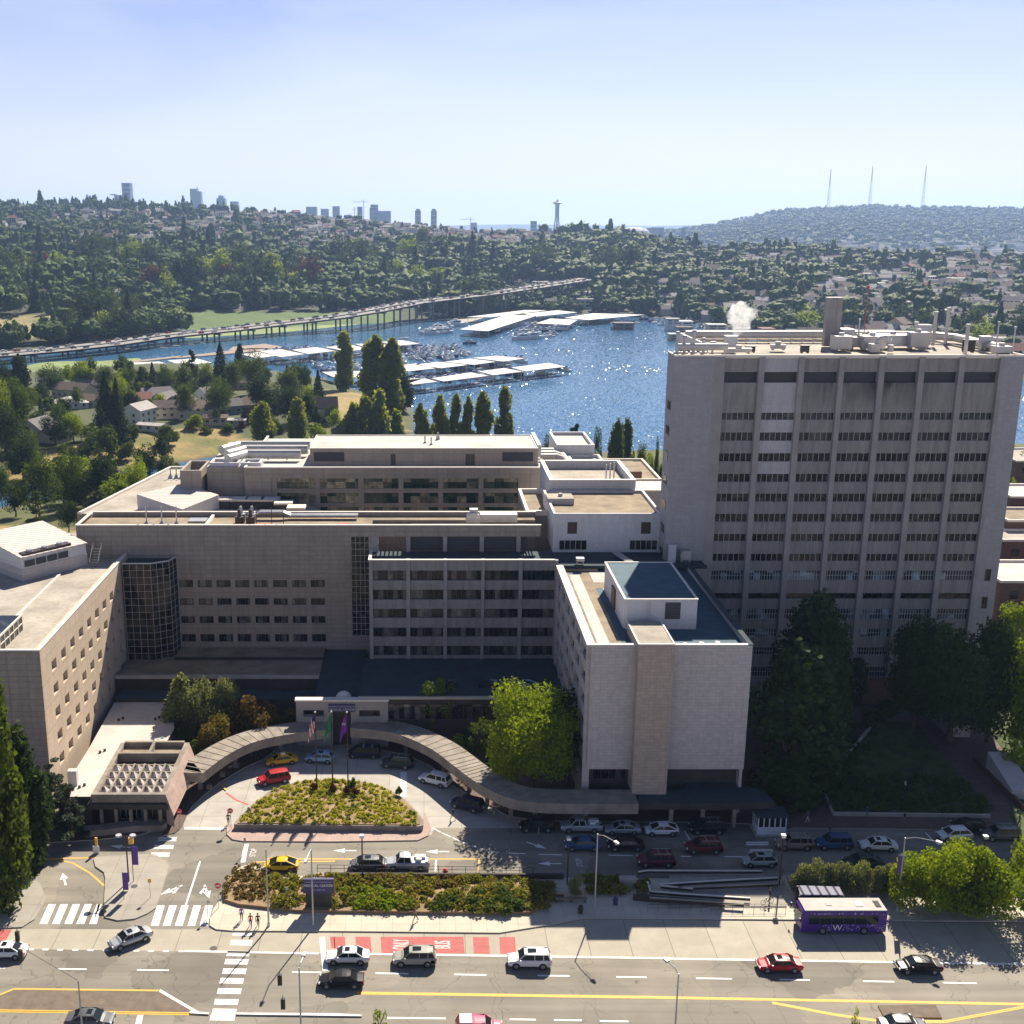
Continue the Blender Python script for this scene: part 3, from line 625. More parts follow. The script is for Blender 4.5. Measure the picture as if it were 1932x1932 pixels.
# ---- the tall tower
def sooty():
 m=M['conc'].copy();m.name='tower_concrete_sooty';t=m.node_tree;b=t.nodes['Principled BSDF'];src=b.inputs['Base Color'].links[0].from_socket;p=wpos(t)
 sx=N(t,'ShaderNodeSeparateXYZ');t.links.new(p,sx.inputs[0]);mr=N(t,'ShaderNodeMapRange');t.links.new(sx.outputs[2],mr.inputs[0]);mr.inputs[1].default_value=49.3;mr.inputs[2].default_value=53.6
 mx=N(t,'ShaderNodeMapRange');t.links.new(sx.outputs[0],mx.inputs[0]);mx.inputs[1].default_value=56;mx.inputs[2].default_value=69
 mx2=N(t,'ShaderNodeMapRange');t.links.new(sx.outputs[0],mx2.inputs[0]);mx2.inputs[1].default_value=84;mx2.inputs[2].default_value=73
 q=N(t,'ShaderNodeMath',operation='MINIMUM');t.links.new(mx.outputs[0],q.inputs[0]);t.links.new(mx2.outputs[0],q.inputs[1])
 mp=N(t,'ShaderNodeMapping');mp.inputs['Scale'].default_value=(.9,1,.18);t.links.new(p,mp.inputs[0]);n=noise(t,mp.outputs[0],1,5)
 k1=N(t,'ShaderNodeMath',operation='MULTIPLY');t.links.new(mr.outputs[0],k1.inputs[0]);t.links.new(q.outputs[0],k1.inputs[1])
 top=N(t,'ShaderNodeMath',operation='LESS_THAN');t.links.new(sx.outputs[2],top.inputs[0]);top.inputs[1].default_value=53.7
 k2=N(t,'ShaderNodeMath',operation='MULTIPLY');t.links.new(k1.outputs[0],k2.inputs[0]);t.links.new(top.outputs[0],k2.inputs[1]);k3=N(t,'ShaderNodeMath',operation='MULTIPLY');t.links.new(k2.outputs[0],k3.inputs[0]);t.links.new(ramp(t,n,[(.3,(.2,)*3),(.65,(1.3,)*3)]),k3.inputs[1])
 t.links.new(mixc(t,k3.outputs[0],src,(.05,.045,.04)),b.inputs['Base Color']);return m
M['conc_soot']=sooty()
TY=180.0;TT=57.8
T=thing('hospital_tower','tallest building, grey concrete tower of seven window bays right of the white block','building',(68,200,0))
cols=[(45.8,47.5)]+[(52.9,53.8),(59.2,60.1),(65.6,66.4),(71.9,72.8),(78.2,79.1),(84.5,85.4),(90.9,91.5)]
mb=MB();mb.box(39.6,45.8,TY,185.6,0,TT,0,1);part(mb,'stair_wing',[M['tower_side'],M['roof_grey']],T)
mb=MB();mb.box(91.5,94.8,TY,206.5,0,TT,0,1);part(mb,'end_wall',[M['tower_side'],M['roof_grey']],T)
mb=MB();mb.box(45.8,91.5,TY+1.4,206.5,0,TT-.3,0,1);part(mb,'core',[M['darkwall'],M['roof_grey']],T)
rows=[(48.8,47.6),(45.6,44.2),(42.2,40.8),(38.8,37.4),(35.5,34.1),(32.1,30.7),(28.7,27.4),(25.3,24.0),(22.4,20.7),(18.5,17.5),(15.7,13.9),(12.2,10.7),(8.9,7.5),(5.4,3.6)]
for k,(a_,b_)in enumerate(cols):part(MB().box(a_,b_,TY,TY+1.4,0,TT-.02),'pier',M['pier'],T)
par=MB();par.box(45.8,91.5,TY+.2,TY+1.39,TT-.3,TT-.05,0);parapet(par,45.8,94.8,TY+.0,206.5,TT-.05,.3,.3,0,'sne');parapet(par,39.6,45.75,TY,185.6,TT,.22,.3,0,'sw');parapet(par,45.85,50,185.7,206.2,TT-.3,1.6,.3,0,'w')
part(par,'parapet',M['coping'],T)
for k in range(7):
 x0=cols[k][1];x1=cols[k+1][0];light=k==1
 mb=MB();ym=TY+.5
 mb.box(x0,x1,ym,TY+1.38,55.3,TT-.31,1 if light else 0)
 z=53.6
 for r_,(zt,zb)in enumerate(rows):
  mb.box(x0,x1,ym,TY+1.38,zt,z,1 if(light and r_<4)else 0);z=zb
 mb.box(x0,x1,ym,TY+1.38,0,z,0)
 part(mb,'spandrel',[M['conc_soot']if 2<=k<=5 else M['conc'],M['conc_light']],T)
 part(MB().box(x0,x1,TY+1.1,TY+1.37,53.6,55.3),'vent',M['black'],T)
 for r_,(zt,zb)in enumerate(rows):
  tall=r_ in(8,10,11,12,13)
  winbox(T,x0+.02,x1-.02,TY+.75,zb,zt-.02,12 if tall else 6 if r_!=9 else 3,M['glass_sky_reflect']if r_ in(8,10,11)else M['glass'],M['mullion']if r_!=9 else M['mull_dark'],.06,2 if tall else 1)
for z in(20.8,16.0):winbox(T,92.7,93.6,TY-.02,z,z+2,2,M['glass'],M['mull_dark'])
for r_ in range(9):part(MB().box(39.52,39.6,TY+1.6,TY+3.8,49-r_*3.66*1.12,50.4-r_*3.66*1.12),'side_window',M['glass'],T)
RZt=TT+.22
def roofthing(name,lab,cat,mb,mats,group=None,smooth=False):
 return single(mb,name,mats,lab,cat,group,(mb.v[0][0],mb.v[0][1],min(v[2]for v in mb.v)),smooth)
ch=at(1571,650,TT)[0];chy=197.0;chx=zat(1571,600,chy)[0];chz=zat(1571,562,chy)[1]
t=thing('chimney','tall square concrete chimney stack on the tower roof','chimney',(chx,chy,TT))
mb=MB();w2=1.3;
for dx in(-w2,w2*.34):
 mb.box(chx+dx,chx+dx+w2*.62,chy-.6,chy+.6,TT-.1,chz)
mb.box(chx-w2*.38,chx+w2*.34,chy-.5,chy+.5,TT-.1,chz-.2);part(mb,'stack',M['pier'],t)
part(MB().box(chx-1.35,chx+1.3,chy-.7,chy+.7,chz,chz+.12),'cap',M['coping'],t)
mb=MB();y=204.3
pt=[zat(1292,648,y),zat(1575,646,y)];mb.tube((pt[0][0],y,TT+1.2),(pt[1][0],y,TT+1.2),.75,n=12)
for k in range(12):x=pt[0][0]+1+k*2.0;mb.box(x,x+.15,y-.9,y+.9,TT,TT+.4)
roofthing('roof_duct','long pale round duct along the back left of the tower roof','duct',mb,M['duct'],smooth=False)
mb=MB();x0=zat(1775,645,y)[0];x1=zat(1850,646,y)[0];mb.path([(79,y,TT+1.1),(89.5,y,TT+1.1),(92.8,y-4,TT+1.0),(93.4,y-19,TT+.8)],.7,12);x0=84.5
for k in range(3):mb.box(x0-6+k*2.4,x0-5.8+k*2.4,y-.6,y+.6,TT,TT+.4)
roofthing('roof_duct','long pale duct bending along the right side of the tower roof','duct',mb,M['duct'])
mb=MB();mb.tube((40.6,183,TT+1.2),(48.5,183,TT+1.2),.55,n=10)
for x in(40.5,43,46,48):mb.box(x,x+.2,182.7,183.3,TT,TT+.8)
roofthing('roof_duct','short pale duct raised over the front left corner of the tower roof','duct',mb,M['duct'])
for k,(x,yy,h)in enumerate(((40.8,184.6,3.2),(41.9,184.2,2.6),(43.5,184.8,3.4),(45,184.4,2.2))):
 mb=MB();mb.tube((x,yy,TT),(x,yy,TT+h),.28,n=8).tube((x,yy,TT+h),(x,yy,TT+h+.3),.42,.3,n=8).box(x-.5,x+.5,yy-.5,yy+.5,TT,TT+.3)
 roofthing('roof_vent',('tall','short','tallest','lowest')[k]+' capped vent pipe of the cluster on the tower roof left corner','vent',mb,M['metal'],'vent pipes on the tower roof corner')
rnd=random.Random(5)
plant=[(1592,655,2.6,3,2.2,'duct'),(1600,648,2.0,3,2.8,'metal'),(1625,652,3.4,2.6,1.8,'duct'),(1650,655,3.6,2.4,2.2,'metal'),(1690,650,7,3,2.0,'metal'),(1735,652,3,2,2.6,'duct'),(1745,646,2,2,3.4,'white_wall'),(1470,655,2.2,1.4,.8,'duct'),(1380,657,1.8,1.4,2.4,'metal'),(1395,662,4.0,1.0,.8,'duct'),(1417,660,1.4,1.0,1.0,'black'),(1520,661,1.2,1.0,1.2,'black'),(1830,660,1.6,1.2,2.0,'black'),(1860,655,1.5,1.2,2.2,'metal'),(1905,655,2.5,2,1.2,'duct'),(1346,656,5,.8,.9,'duct')]
pl_lab=['pale air handler beside the chimney foot','grey tank box behind the chimney foot','pale drum-shaped air unit right of the chimney','grey fan box near the middle of the tower roof','long grey plant casing in the middle of the tower roof','pale box right of the long plant casing','tall white cabinet right of the long plant casing','low pale box alone on the open left roof','upright grey cabinet near the front left of the tower roof','low pale kerb box at the front left of the tower roof','small black fan near the steam vent','small black vent alone on the open roof left of the chimney','black fan unit right of the plant casing','grey cabinet near the right end of the tower roof','low pale box at the far right of the tower roof','long low pale box at the left of the tower roof']
for(x,y_,ww,dd,hh,mt),lb in zip(plant,pl_lab):
 gx,gy=at(x,y_+6,TT);gy=min(max(gy,182),202)
 gx=zat(x,y_,gy)[0]
 if gx+ww/2>94:gy=182.5;gx=min(zat(x,y_,gy)[0],93.8-ww/2)
 mb=MB();mb.box(gx-ww/2,gx+ww/2,gy,gy+dd,TT+.25,TT+hh);mb.box(gx-ww/2-.1,gx+ww/2+.1,gy-.1,gy+dd+.1,TT+hh,TT+hh+.1)
 for sx_ in(-1,1):mb.box(gx+sx_*ww*.4-.1,gx+sx_*ww*.4+.1,gy+.1,gy+dd-.1,TT,TT+.25)
 if ww>2:mb.tube((gx,gy+dd/2,TT+hh+.1),(gx,gy+dd/2,TT+hh+.6),.5,n=8);mb.box(gx-ww*.3,gx+ww*.3,gy-.03,gy,TT+.5,TT+hh-.3)
 roofthing('rooftop_unit',lb,'air unit',mb,M[mt],'plant on the tower roof')
mb=MB();gx=zat(1666,660,187)[0]
for k in range(7):
 a0=math.pi*k/8;a1=math.pi*(k+1)/8;mb.tube((gx-1.2*math.cos(a0),187,TT+1+1.2*math.sin(a0)),(gx-1.2*math.cos(a1),187,TT+1+1.2*math.sin(a1)),.5,n=10)
mb.tube((gx+1.2,187,TT),(gx+1.2,187,TT+1.1),.5,n=10);mb.box(gx-2.2,gx-.8,186.2,188,TT,TT+1.3)
roofthing('gooseneck_vent','pale curved gooseneck duct standing near the tower roof edge','vent',mb,M['duct'],smooth=False)
for k,(x,hh,lb)in enumerate(((1618,4.5,'thin steel'),(1760,5.5,'tall white'),(1783,6,'tallest white'),(1823,4.6,'leaning white'),(1880,5,'slim grey'),(1912,4.2,'short grey'),(1725,4.0,'stubby white'))):
 gy=194+(k%3)*3 if x<1800 else 182.5;gx=min(94.2,zat(x,650,gy)[0]);mb=MB();mb.tube((gx,gy,TT),(gx,gy,TT+hh),.3 if 'white' in lb else .12,n=8);mb.tube((gx,gy,TT+hh),(gx,gy,TT+hh+.25),.4 if 'white' in lb else .2,n=8)
 roofthing('exhaust_pipe',lb+' exhaust pipe on the right half of the tower roof','pipe',mb,M['duct']if 'white' in lb else M['metal'],'exhaust pipes on the tower roof')
gy=200;gx,gzz=zat(1638,545,gy);mt_=thing('antenna_mast','thin red mast with a red beacon above the tower roof','antenna',(gx,gy,TT))
part(MB().tube((gx,gy,TT),(gx,gy,gzz),.07,.04,6).box(gx-.5,gx+.5,gy-.5,gy+.5,TT,TT+.3),'mast',M['redcurb'],mt_)
part(MB().ball((gx,gy,gzz+.3),.28),'beacon',M['redcurb'],mt_)
def steam():
 rs=random.Random(3);gy=200;mb=MB()
 for k in range(34):
  f=k/33;x_,z_=zat(1385+20*f+rs.uniform(-10,10)*f,640-55*f,gy);r=.3+1.5*f**.7*rs.uniform(.5,1)
  mb.ball((x_+rs.uniform(-1,1)*f*2.0,gy+rs.uniform(-1,1)*f,z_),r,seg=10,rings=7)
 me=rawmesh('steam_plume',mb.v,mb.f,None,[],False);o=link(bpy.data.objects.new('steam_plume',me))
 rmo=o.modifiers.new('merge','REMESH');rmo.mode='VOXEL';rmo.voxel_size=.28
 tx=bpy.data.textures.new('puffs','CLOUDS');tx.noise_scale=1.0;dm=o.modifiers.new('puff','DISPLACE');dm.texture=tx;dm.strength=1.5;dm.mid_level=.5
 m=bpy.data.materials.new('steam');m.use_nodes=True;tt=m.node_tree;tt.nodes.remove(tt.nodes['Principled BSDF'])
 v=tt.nodes.new('ShaderNodeVolumePrincipled');v.inputs['Color'].default_value=(.97,.97,.97,1);v.inputs['Anisotropy'].default_value=0.4
 n=noise(tt,wpos(tt),.9,4);rr=ramp(tt,n,[(.32,(0,0,0)),(.6,(1,1,1))]);mm=N(tt,'ShaderNodeMath',operation='MULTIPLY');mm.inputs[1].default_value=.5
 tt.links.new(rr,mm.inputs[0]);tt.links.new(mm.outputs[0],v.inputs['Density']);tt.links.new(v.outputs[0],tt.nodes['Material Output'].inputs['Volume'])
 me.materials.append(m);tag(o,'white puff of steam rising from a vent on the tower roof','steam')
steam()
# ---- white block with the projecting shaft
B=thing('hospital_block','pale windowless end block with a projecting shaft, nearest the drive','building',(32,158,0))
BT=24.6
mb=MB();mb.box(21.9,43.0,140.2,140.7,6.9,BT,0);mb.box(22.4,42.6,142.3,184,0,BT-.9,0,1);mb.box(22.4,42.6,140.7,142.3,6.9,BT-.9,0,1);mb.box(42.6,43.0,140.7,184,0,BT,0)
part(mb,'wall',[M['block'],M['roof_shade_teal']],B)
part(MB().box(21.9,43.0,142.0,142.3,0,6.9),'recessed_wall',M['darkwall'],B)
mb=MB();mb.box(27.8,32.4,138.6,147.5,4,25.3,0,1);part(mb,'shaft',[M['shaft'],M['roof_grey']],B)
part(MB().box(27.7,32.5,138.5,138.8,25.3,25.42).box(27.7,27.9,138.8,147.6,25.3,25.42).box(32.3,32.5,138.8,147.6,25.3,25.42),'shaft_coping',M['coping'],B)
c_=MB();c_.box(21.3,22.4,140.15,176.0,BT-.1,BT+.12);c_.box(22.4,27.8,140.15,140.7,BT,BT+.12);c_.box(32.4,42.4,140.15,140.7,BT,BT+.12)
part(c_,'coping',M['coping'],B)
part(MB().box(42.4,43.1,140.15,184,BT+.002,BT+.14),'edge_coping',M['roof_dark'],B)
mb=MB();n_=6;pw_=(176-141.2)/n_
for k in range(n_+1):mb.box(21.4,22.3,140.75+k*pw_-.0,141.45+k*pw_,0,BT-.1)
zr=[(23.0,21.3),(19.7,18.0),(16.4,14.8),(13.1,11.5),(9.9,8.2),(6.6,4.9)]
z=BT-.1
for zt,zb in zr:mb.box(21.6,22.35,140.8,176.0,zt,z);z=zb
mb.box(21.6,22.35,140.8,176,0,z);part(mb,'side_piers',M['block'],B)
for k in range(n_):
 for zt,zb in zr:winside(B,141.5+k*pw_,140.7+(k+1)*pw_,22.0,zb,zt,6,M['glass_wing'],M['mull_dark'],sgn=-1)
winbox(B,23.0,27.4,141.9,4.6,6.6,4,M['glass_wing'],M['mull_dark'])
mb=MB();zr_=BT-.9
for x0,x1,y0,y1 in((23.2,24.8,142,174),(26.5,30.5,170,175.5),(27.5,31,163,167)):mb.box(x0,x1,y0,y1,zr_,zr_+.03)
part(mb,'walkway',M['roof_white'],B)
mb=MB()
for x0,x1,y0,y1 in((22.5,23.2,142,175),(24.8,26.4,142,175),(26.4,29.5,167,170)):mb.box(x0,x1,y0,y1,zr_,zr_+.025)
mb.box(22.5,28.0,175.8,176.6,zr_,zr_+.4)
part(mb,'gravel_strip',M['roof_brown'],B)
mb=MB();mb.prism([(28.0,148.8),(37.6,148.8),(37.6,166.5),(27.6,166.5),(27.6,149.2)],zr_,28.0,0,1);part(mb,'mechanical_room',[M['white_wall'],M['roof_shade_teal']],B)
part(MB().box(27.5,27.8,148.7,166.6,28,28.12).box(27.8,37.7,148.7,149.0,28,28.12).box(37.4,37.7,149.0,166.6,28,28.12).box(27.8,37.4,166.3,166.6,28,28.12),'room_coping',M['coping'],B)
part(MB().box(33.2,35.3,148.72,148.8,25.2,27.6),'louvre',M['louvre'],B)
mb=MB()
for dx in(0,.5):mb.tube((30.6+dx,148.6,zr_),(30.6+dx,148.6,27.9),.04,n=5)
for k in range(9):mb.tube((30.6,148.6,24.1+k*.42),(31.1,148.6,24.1+k*.42),.03,n=5)
part(mb,'ladder',M['metal'],B)
mb=MB();mb.box(27.35,27.55,156,158.6,24,27);part(mb,'door',M['brick'],B)
for k in range(3):roofthing('small_vent','small %s vent on the roof of the white block'%('white','grey','square')[k],'vent',MB().tube((34.5+k*2.2,141.6+k*.3,zr_),(34.5+k*2.2,141.6+k*.3,zr_+.5),.22,n=8).tube((34.5+k*2.2,141.6+k*.3,zr_+.5),(34.5+k*2.2,141.6+k*.3,zr_+.65),.34,n=8),M['duct'],'small vents on the block roof')
D=thing('entrance_canopy','dark flat canopy roof at the foot of the white block','canopy',(36,137,0))
zc=4.0
cp=[at(1255,1500,zc),at(1393,1500,zc)]
mb=MB();mb.prism([at(1293,1487,zc),at(1290,1446,zc),at(1374,1446,zc),at(1393,1485,zc),at(1437,1487,zc),at(1462,1514,zc),at(1395,1516,zc),at(1205,1516,zc),at(1205,1492,zc),at(1270,1492,zc)],zc-.9,zc,0,1);part(mb,'roof_slab',[M['podium'],M['roof_dark']],D)
mb=MB();mb.prism([at(1293,1480,zc),at(1290,1448,zc),at(1370,1448,zc),at(1385,1484,zc)],0.15,zc-.9,0);part(mb,'wall',M['darkwall'],D)
for x in(1270,1330,1390,1440):gx,gy=at(x,1516,zc);part(MB().box(gx-.25,gx+.25,gy+.6,gy+1.1,.15,zc-.9),'column',M['canopy'],D)
# ---- east-west wing (five bays)
W_=thing('hospital_wing','five-bay, five-storey grey wing in shadow between glazed stair and white block','building',(6,183,0));WY=178.0;WT=24.9
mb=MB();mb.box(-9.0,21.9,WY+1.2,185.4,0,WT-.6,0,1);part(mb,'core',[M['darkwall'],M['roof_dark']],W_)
wc=[(-9.0,-8.4),(-2.9,-2.3),(3.2,3.8),(9.4,9.9),(15.5,16.1),(21.4,21.9)]
for a_,b_ in wc:part(MB().box(a_,b_,WY,WY+1.2,7.8,WT),'pier',M['pier'],W_)
wr=[(23.1,21.4),(19.8,18.1),(16.5,14.9),(13.2,11.6),(10.0,8.3)]
for k in range(5):
 mb=MB();z=WT-.1
 for zt,zb in wr:mb.box(wc[k][1],wc[k+1][0],WY+.3,WY+1.19,zt,z);z=zb
 mb.box(wc[k][1],wc[k+1][0],WY+.3,WY+1.19,7,z);part(mb,'spandrel',M['conc'],W_)
 for zt,zb in wr:winbox(W_,wc[k][1],wc[k+1][0],WY+.7,zb,zt-.01,7,M['glass_wing'],M['mull_dark'],.06)
c_=MB();c_.box(-9.1,21.3,WY-.08,WY+.45,WT,WT+.14);c_.box(-9.1,-8.6,WY+.45,185.0,WT,WT+.14);part(c_,'coping',M['coping'],W_)
mb=MB();mb.box(21.9,45.7,176.3,179.98,24.0,24.3,0);mb.box(21.9,39.5,179.98,184.9,24.0,24.3,0);mb.box(21.9,45.7,176.1,176.6,24.3,24.6,0);part(mb,'link_roof',M['roof_dark'],W_)
mb=MB()
for k in range(4):mb.path([(31.6+k*.35,183.5,24.7),(33.0+k*.35,177.5,24.75),(34.6+k*.35,173.5,24.3)],.12,6)
roofthing('pipe_run','four parallel pale pipes crossing the roof edge behind the mechanical room','pipes',mb,M['duct'])
roofthing('roof_box','small pale box on legs on the roof edge above the wing corner','air unit',MB().box(24.6,25.9,176.4,177.4,25.2,25.7).box(24.7,24.8,176.5,177.3,24.4,25.2).box(25.7,25.8,176.5,177.3,24.4,25.2),M['duct'])
roofthing('white_cabinet','tall white cabinet at the foot of the tower on the lower roof','cabinet',MB().box(40.0,41.1,178.6,179.6,24.3,27.2).box(39.9,41.2,178.5,179.7,27.2,27.35),M['white_wall'])
roofthing('fan_unit','grey round fan unit beside the white cabinet at the tower foot','air unit',MB().tube((42.6,178.4,25.6),(42.6,179.6,25.6),.8,n=14).box(41.9,43.6,178.7,179.8,24.3,26.3),M['metal'])
# ---- central blank wing behind, with its beam running over the wing roof
C_=thing('hospital_main_building','long buff tiled building behind the courtyard with four rows of small windows','building',(-25,190,0));MY=185.0;MT=28.9
mb=MB();mb.box(-58.5,-8.9,MY+.5,194.3,0,MT-.7,0,1)
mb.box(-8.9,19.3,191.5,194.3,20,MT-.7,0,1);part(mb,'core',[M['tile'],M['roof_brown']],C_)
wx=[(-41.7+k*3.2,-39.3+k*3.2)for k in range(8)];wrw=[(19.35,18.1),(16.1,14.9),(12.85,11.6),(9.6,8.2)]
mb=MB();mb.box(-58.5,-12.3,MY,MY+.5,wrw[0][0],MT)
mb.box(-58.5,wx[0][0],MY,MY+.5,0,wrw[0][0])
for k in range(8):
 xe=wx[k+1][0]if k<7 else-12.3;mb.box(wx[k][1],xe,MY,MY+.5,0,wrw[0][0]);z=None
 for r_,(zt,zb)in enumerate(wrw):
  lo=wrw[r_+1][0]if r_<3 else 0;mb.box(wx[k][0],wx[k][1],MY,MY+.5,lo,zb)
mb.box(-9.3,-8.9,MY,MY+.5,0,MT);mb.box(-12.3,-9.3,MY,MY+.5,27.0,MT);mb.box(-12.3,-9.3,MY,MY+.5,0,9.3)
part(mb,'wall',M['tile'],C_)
for k in range(8):
 for zt,zb in wrw:winbox(C_,wx[k][0],wx[k][1],MY+.28,zb,zt,3,M['glass_wing'],M['mull_dark'],.07)
winbox(C_,-12.3,-9.3,MY+.1,9.3,27.0,4,M['glass'],M['mullion'],.05,16,'stair_glazing')
mb=MB();mb.box(-8.9,19.6,MY,MY+.6,27.0,MT);part(mb,'beam',M['tile'],C_)
for a_,b_ in((-9,-7.7),(-3.0,-2.3),(3.2,3.9),(9.4,10.1),(15.6,16.3)):part(MB().box(a_ if a_>-8 else-8.9,b_,MY,MY+.8,24.3,27.0),'beam_column',M['pier'],C_)
for a_,b_ in((-2.3,3.2),(3.9,9.4),(10.1,15.6),(16.3,17.5)):part(MB().box(a_,b_,MY+.8,MY+1.0,24.35,26.9),'louvre',M['louvre'],C_)
part(MB().box(-2.3,17.5,MY+1.0,MY+5,27.7,27.9),'plant_deck',M['roof_grey'],C_)
c_=MB();c_.box(-58.6,19.7,MY-.08,MY+.4,MT,MT+.16);c_.box(-58.6,-58.1,MY+.4,194.3,MT,MT+.16);c_.box(-58.1,19.7,194.0,194.5,MT-.0,MT+.16);c_.box(-37.2,-36.7,MY+.4,194.0,MT-.7,MT-.25);part(c_,'coping',M['coping'],C_)
mb=MB();mb.box(-58.2,19.5,194.05,194.45,MT-1.5,MT);part(mb,'rear_parapet',M['tile'],C_)
mb=MB()
for k in range(10):mb.box(-7.6+k*.72,-7.45+k*.72,186.4,190,MT-1.4,MT-1.1)
for k in range(4):mb.box(17.8+k*.5,17.95+k*.5,185.8,190,MT-1.4,MT-1.1)
part(mb,'trellis',M['coping'],C_)
roofz=MT-.7
for k,x in enumerate((-47.2,-44.6,-42.1)):
 mb=MB();mb.tube((x,187.6,roofz),(x,187.6,roofz+.9),.75,.12,8).tube((x,187.6,roofz+.8),(x,187.6,roofz+3.4),.13,n=6)
 roofthing('roof_exhaust',('leftmost','middle','rightmost')[k]+' of the three funnel-based exhaust stacks on the gravel roof','exhaust',mb,M['metal'],'funnel exhausts on the buff building')
mb=MB()
for k in range(3):mb.path([(-30.5,191.6+k*.55,roofz+.5),(-28.5,191.6+k*.55,roofz+1.3),(-24.5,191.6+k*.55,roofz+1.3),(-23.2,191.6+k*.55,roofz+.7),(-11.5,191.6+k*.55,roofz+.7)],.24,8)
roofthing('pipe_run','three long silver pipes running along the roof of the buff building','pipes',mb,M['metal'])
for k in range(4):
 x=-31.5+(k%2)*1.9;mb=MB().tube((x,188+(k//2)*2.2,roofz),(x,188+(k//2)*2.2,roofz+1.5),.75,n=12).tube((x,188+(k//2)*2.2,roofz+1.5),(x,188+(k//2)*2.2,roofz+2.8),.35,.22,n=8)
 roofthing('roof_fan',('front left','front right','back left','back right')[k]+' fan of the four dark fans beside the silver pipes','fan',mb,M['bronze']if k<2 else M['metal'],'fans beside the silver pipes')
roofthing('air_handler','grey fan drum with a long pale duct on the buff roof','air unit',MB().tube((8.4,188.2,roofz+.8),(8.4,189.4,roofz+.8),1.3,n=14).box(7.8,9.2,188.6,189.8,roofz+1.8,roofz+2.6).box(9.6,16,189.0,190.8,roofz+.2,roofz+1.6),M['metal'])
for x,lb in((-28.5,'left'),(-25.9,'middle'),(-23.9,'right')):roofthing('roof_post',lb+' thin mast of three at the silver pipes','mast',MB().tube((x,187.5,roofz),(x,187.5,roofz+3.3),.07,n=6).box(x-.2,x+.2,187.3,187.7,roofz,roofz+.2),M['mull_dark'],'thin masts at the pipes')
roofthing('roof_hatch','flat grey hatch frame on the gravel roof behind the exhaust stacks','hatch',MB().box(-40.6,-37.6,189.6,192,roofz,roofz+.3),M['metal'])
roofthing('roof_panel','rusty square panel on the gravel roof','panel',MB().box(-14.6,-12.8,187.2,188.6,roofz,roofz+.35),solid('rust',(.32,.13,.07),.8))
roofthing('roof_panel','larger rusty panel in front of the dark fans','panel',MB().box(-28.6,-25.8,186.6,187.8,roofz,roofz+.45),bpy.data.materials['rust'])
mb=MB();mb.box(-75,-58.6,189,200,0,23.6,0,1);single(mb,'link_building',[M['tile'],M['roof_grey']],'low tiled link wall behind the sloped metal roof at the left edge','building')
# ---- rear building with long window bays
K=thing('rear_building','rear buff building with green-reflecting glazed bays and a flat white penthouse','building',(-5,240,0));KY=226.5;KT=30.0
mb=MB();mb.box(-36.5,24.7,KY+.6,262,0,KT-.5,0,1);part(mb,'core',[M['tile_big'],M['roof_white']],K)
kc=[(-36.5,-30.4)]+[(-22.6+k*8.15-.5,-22.6+k*8.15+.55)for k in range(6)]+[(19.2,24.7)]
kc=[(-36.5,-31.2),(-30.6,-30.0),(-22.2,-21.2),(-13.4,-12.3),(-5.2,-4.2),(2.9,3.9),(11.1,12.1),(19.2,24.7)]
for a_,b_ in kc:part(MB().box(a_,b_,KY,KY+.6,10,27.9),'pier',M['tile_big'],K)
kr=[(27.8,25.7),(24.8,22.6),(21.8,19.6),(18.8,16.6)]
for k in range(7):
 x0,x1=kc[k][1],kc[k+1][0];z=27.9
 for zt,zb in kr:
  if z>zt and k:part(MB().box(x0,x1,KY+.15,KY+.59,zt,z),'spandrel',M['tile_big'],K)
  z=zb
 if k:part(MB().box(x0,x1,KY+.15,KY+.59,10,z),'spandrel',M['tile_big'],K)
 if k>0:
  for zt,zb in kr:winbox(K,x0,x1,KY+.4,zb,zt,8,M['glass_green_reflect'],M['mull_dark'],.045,2)
 else:
  part(MB().box(x0,x1,KY+.15,KY+.58,10,27.9),'wall',M['tile_big'],K)
part(MB().box(-36.5,24.7,KY,KY+.6,27.9,KT),'fascia',M['tile_big'],K)
part(MB().box(-36.6,24.8,KY-.08,KY+.4,KT,KT+.2).box(-36.6,-36.1,KY+.4,262,KT,KT+.2),'coping',M['coping'],K)
mb=MB();mb.box(-23.6,23.6,231.5,246.6,KT-.5,33.0,0,1);part(mb,'penthouse',[M['tile_big'],M['roof_white']],K)
part(parapet(MB(),-23.6,23.6,231.5,246.6,33.0,.18,.3),'penthouse_coping',M['coping'],K)
for a_,b_,c0,d0 in((16.2,22.6,30.4,32.3),(-22.8,-16.5,30.4,32.3)):part(MB().box(a_,b_,231.42,231.5,c0,d0),'louvre',M['louvre'],K)
for a_,b_ in((-6.9,-5.9),(8.6,9.5),(9.6,10.5)):part(MB().box(a_,b_,231.42,231.5,29.6,31.9),'door',M['mull_dark'],K)
part(MB().box(23.6,24.4,233,248,31,33.5),'side_wall',M['white_wall'],K)
for k,(x,y_,lb)in enumerate(((3.0,242,'white pyramid'),(1.5,236,'thin dark'),(0.2,238,'bent dark'))):
 mb=MB();mb.tube((x,y_,33.0),(x,y_,34.6),.12 if k else .5,.12,8);mb.box(x-.3,x+.3,y_-.3,y_+.3,33.0,33.2);roofthing('roof_vent_pipe',lb+' vent on the flat penthouse roof','vent',mb,M['mull_dark']if k else M['duct'],'vents on the penthouse roof')
mb=MB();mb.box(-44.5,-36.6,228.5,256,0,29.8,0,1);part(mb,'left_bay',[M['tile_big'],M['roof_white']],K)
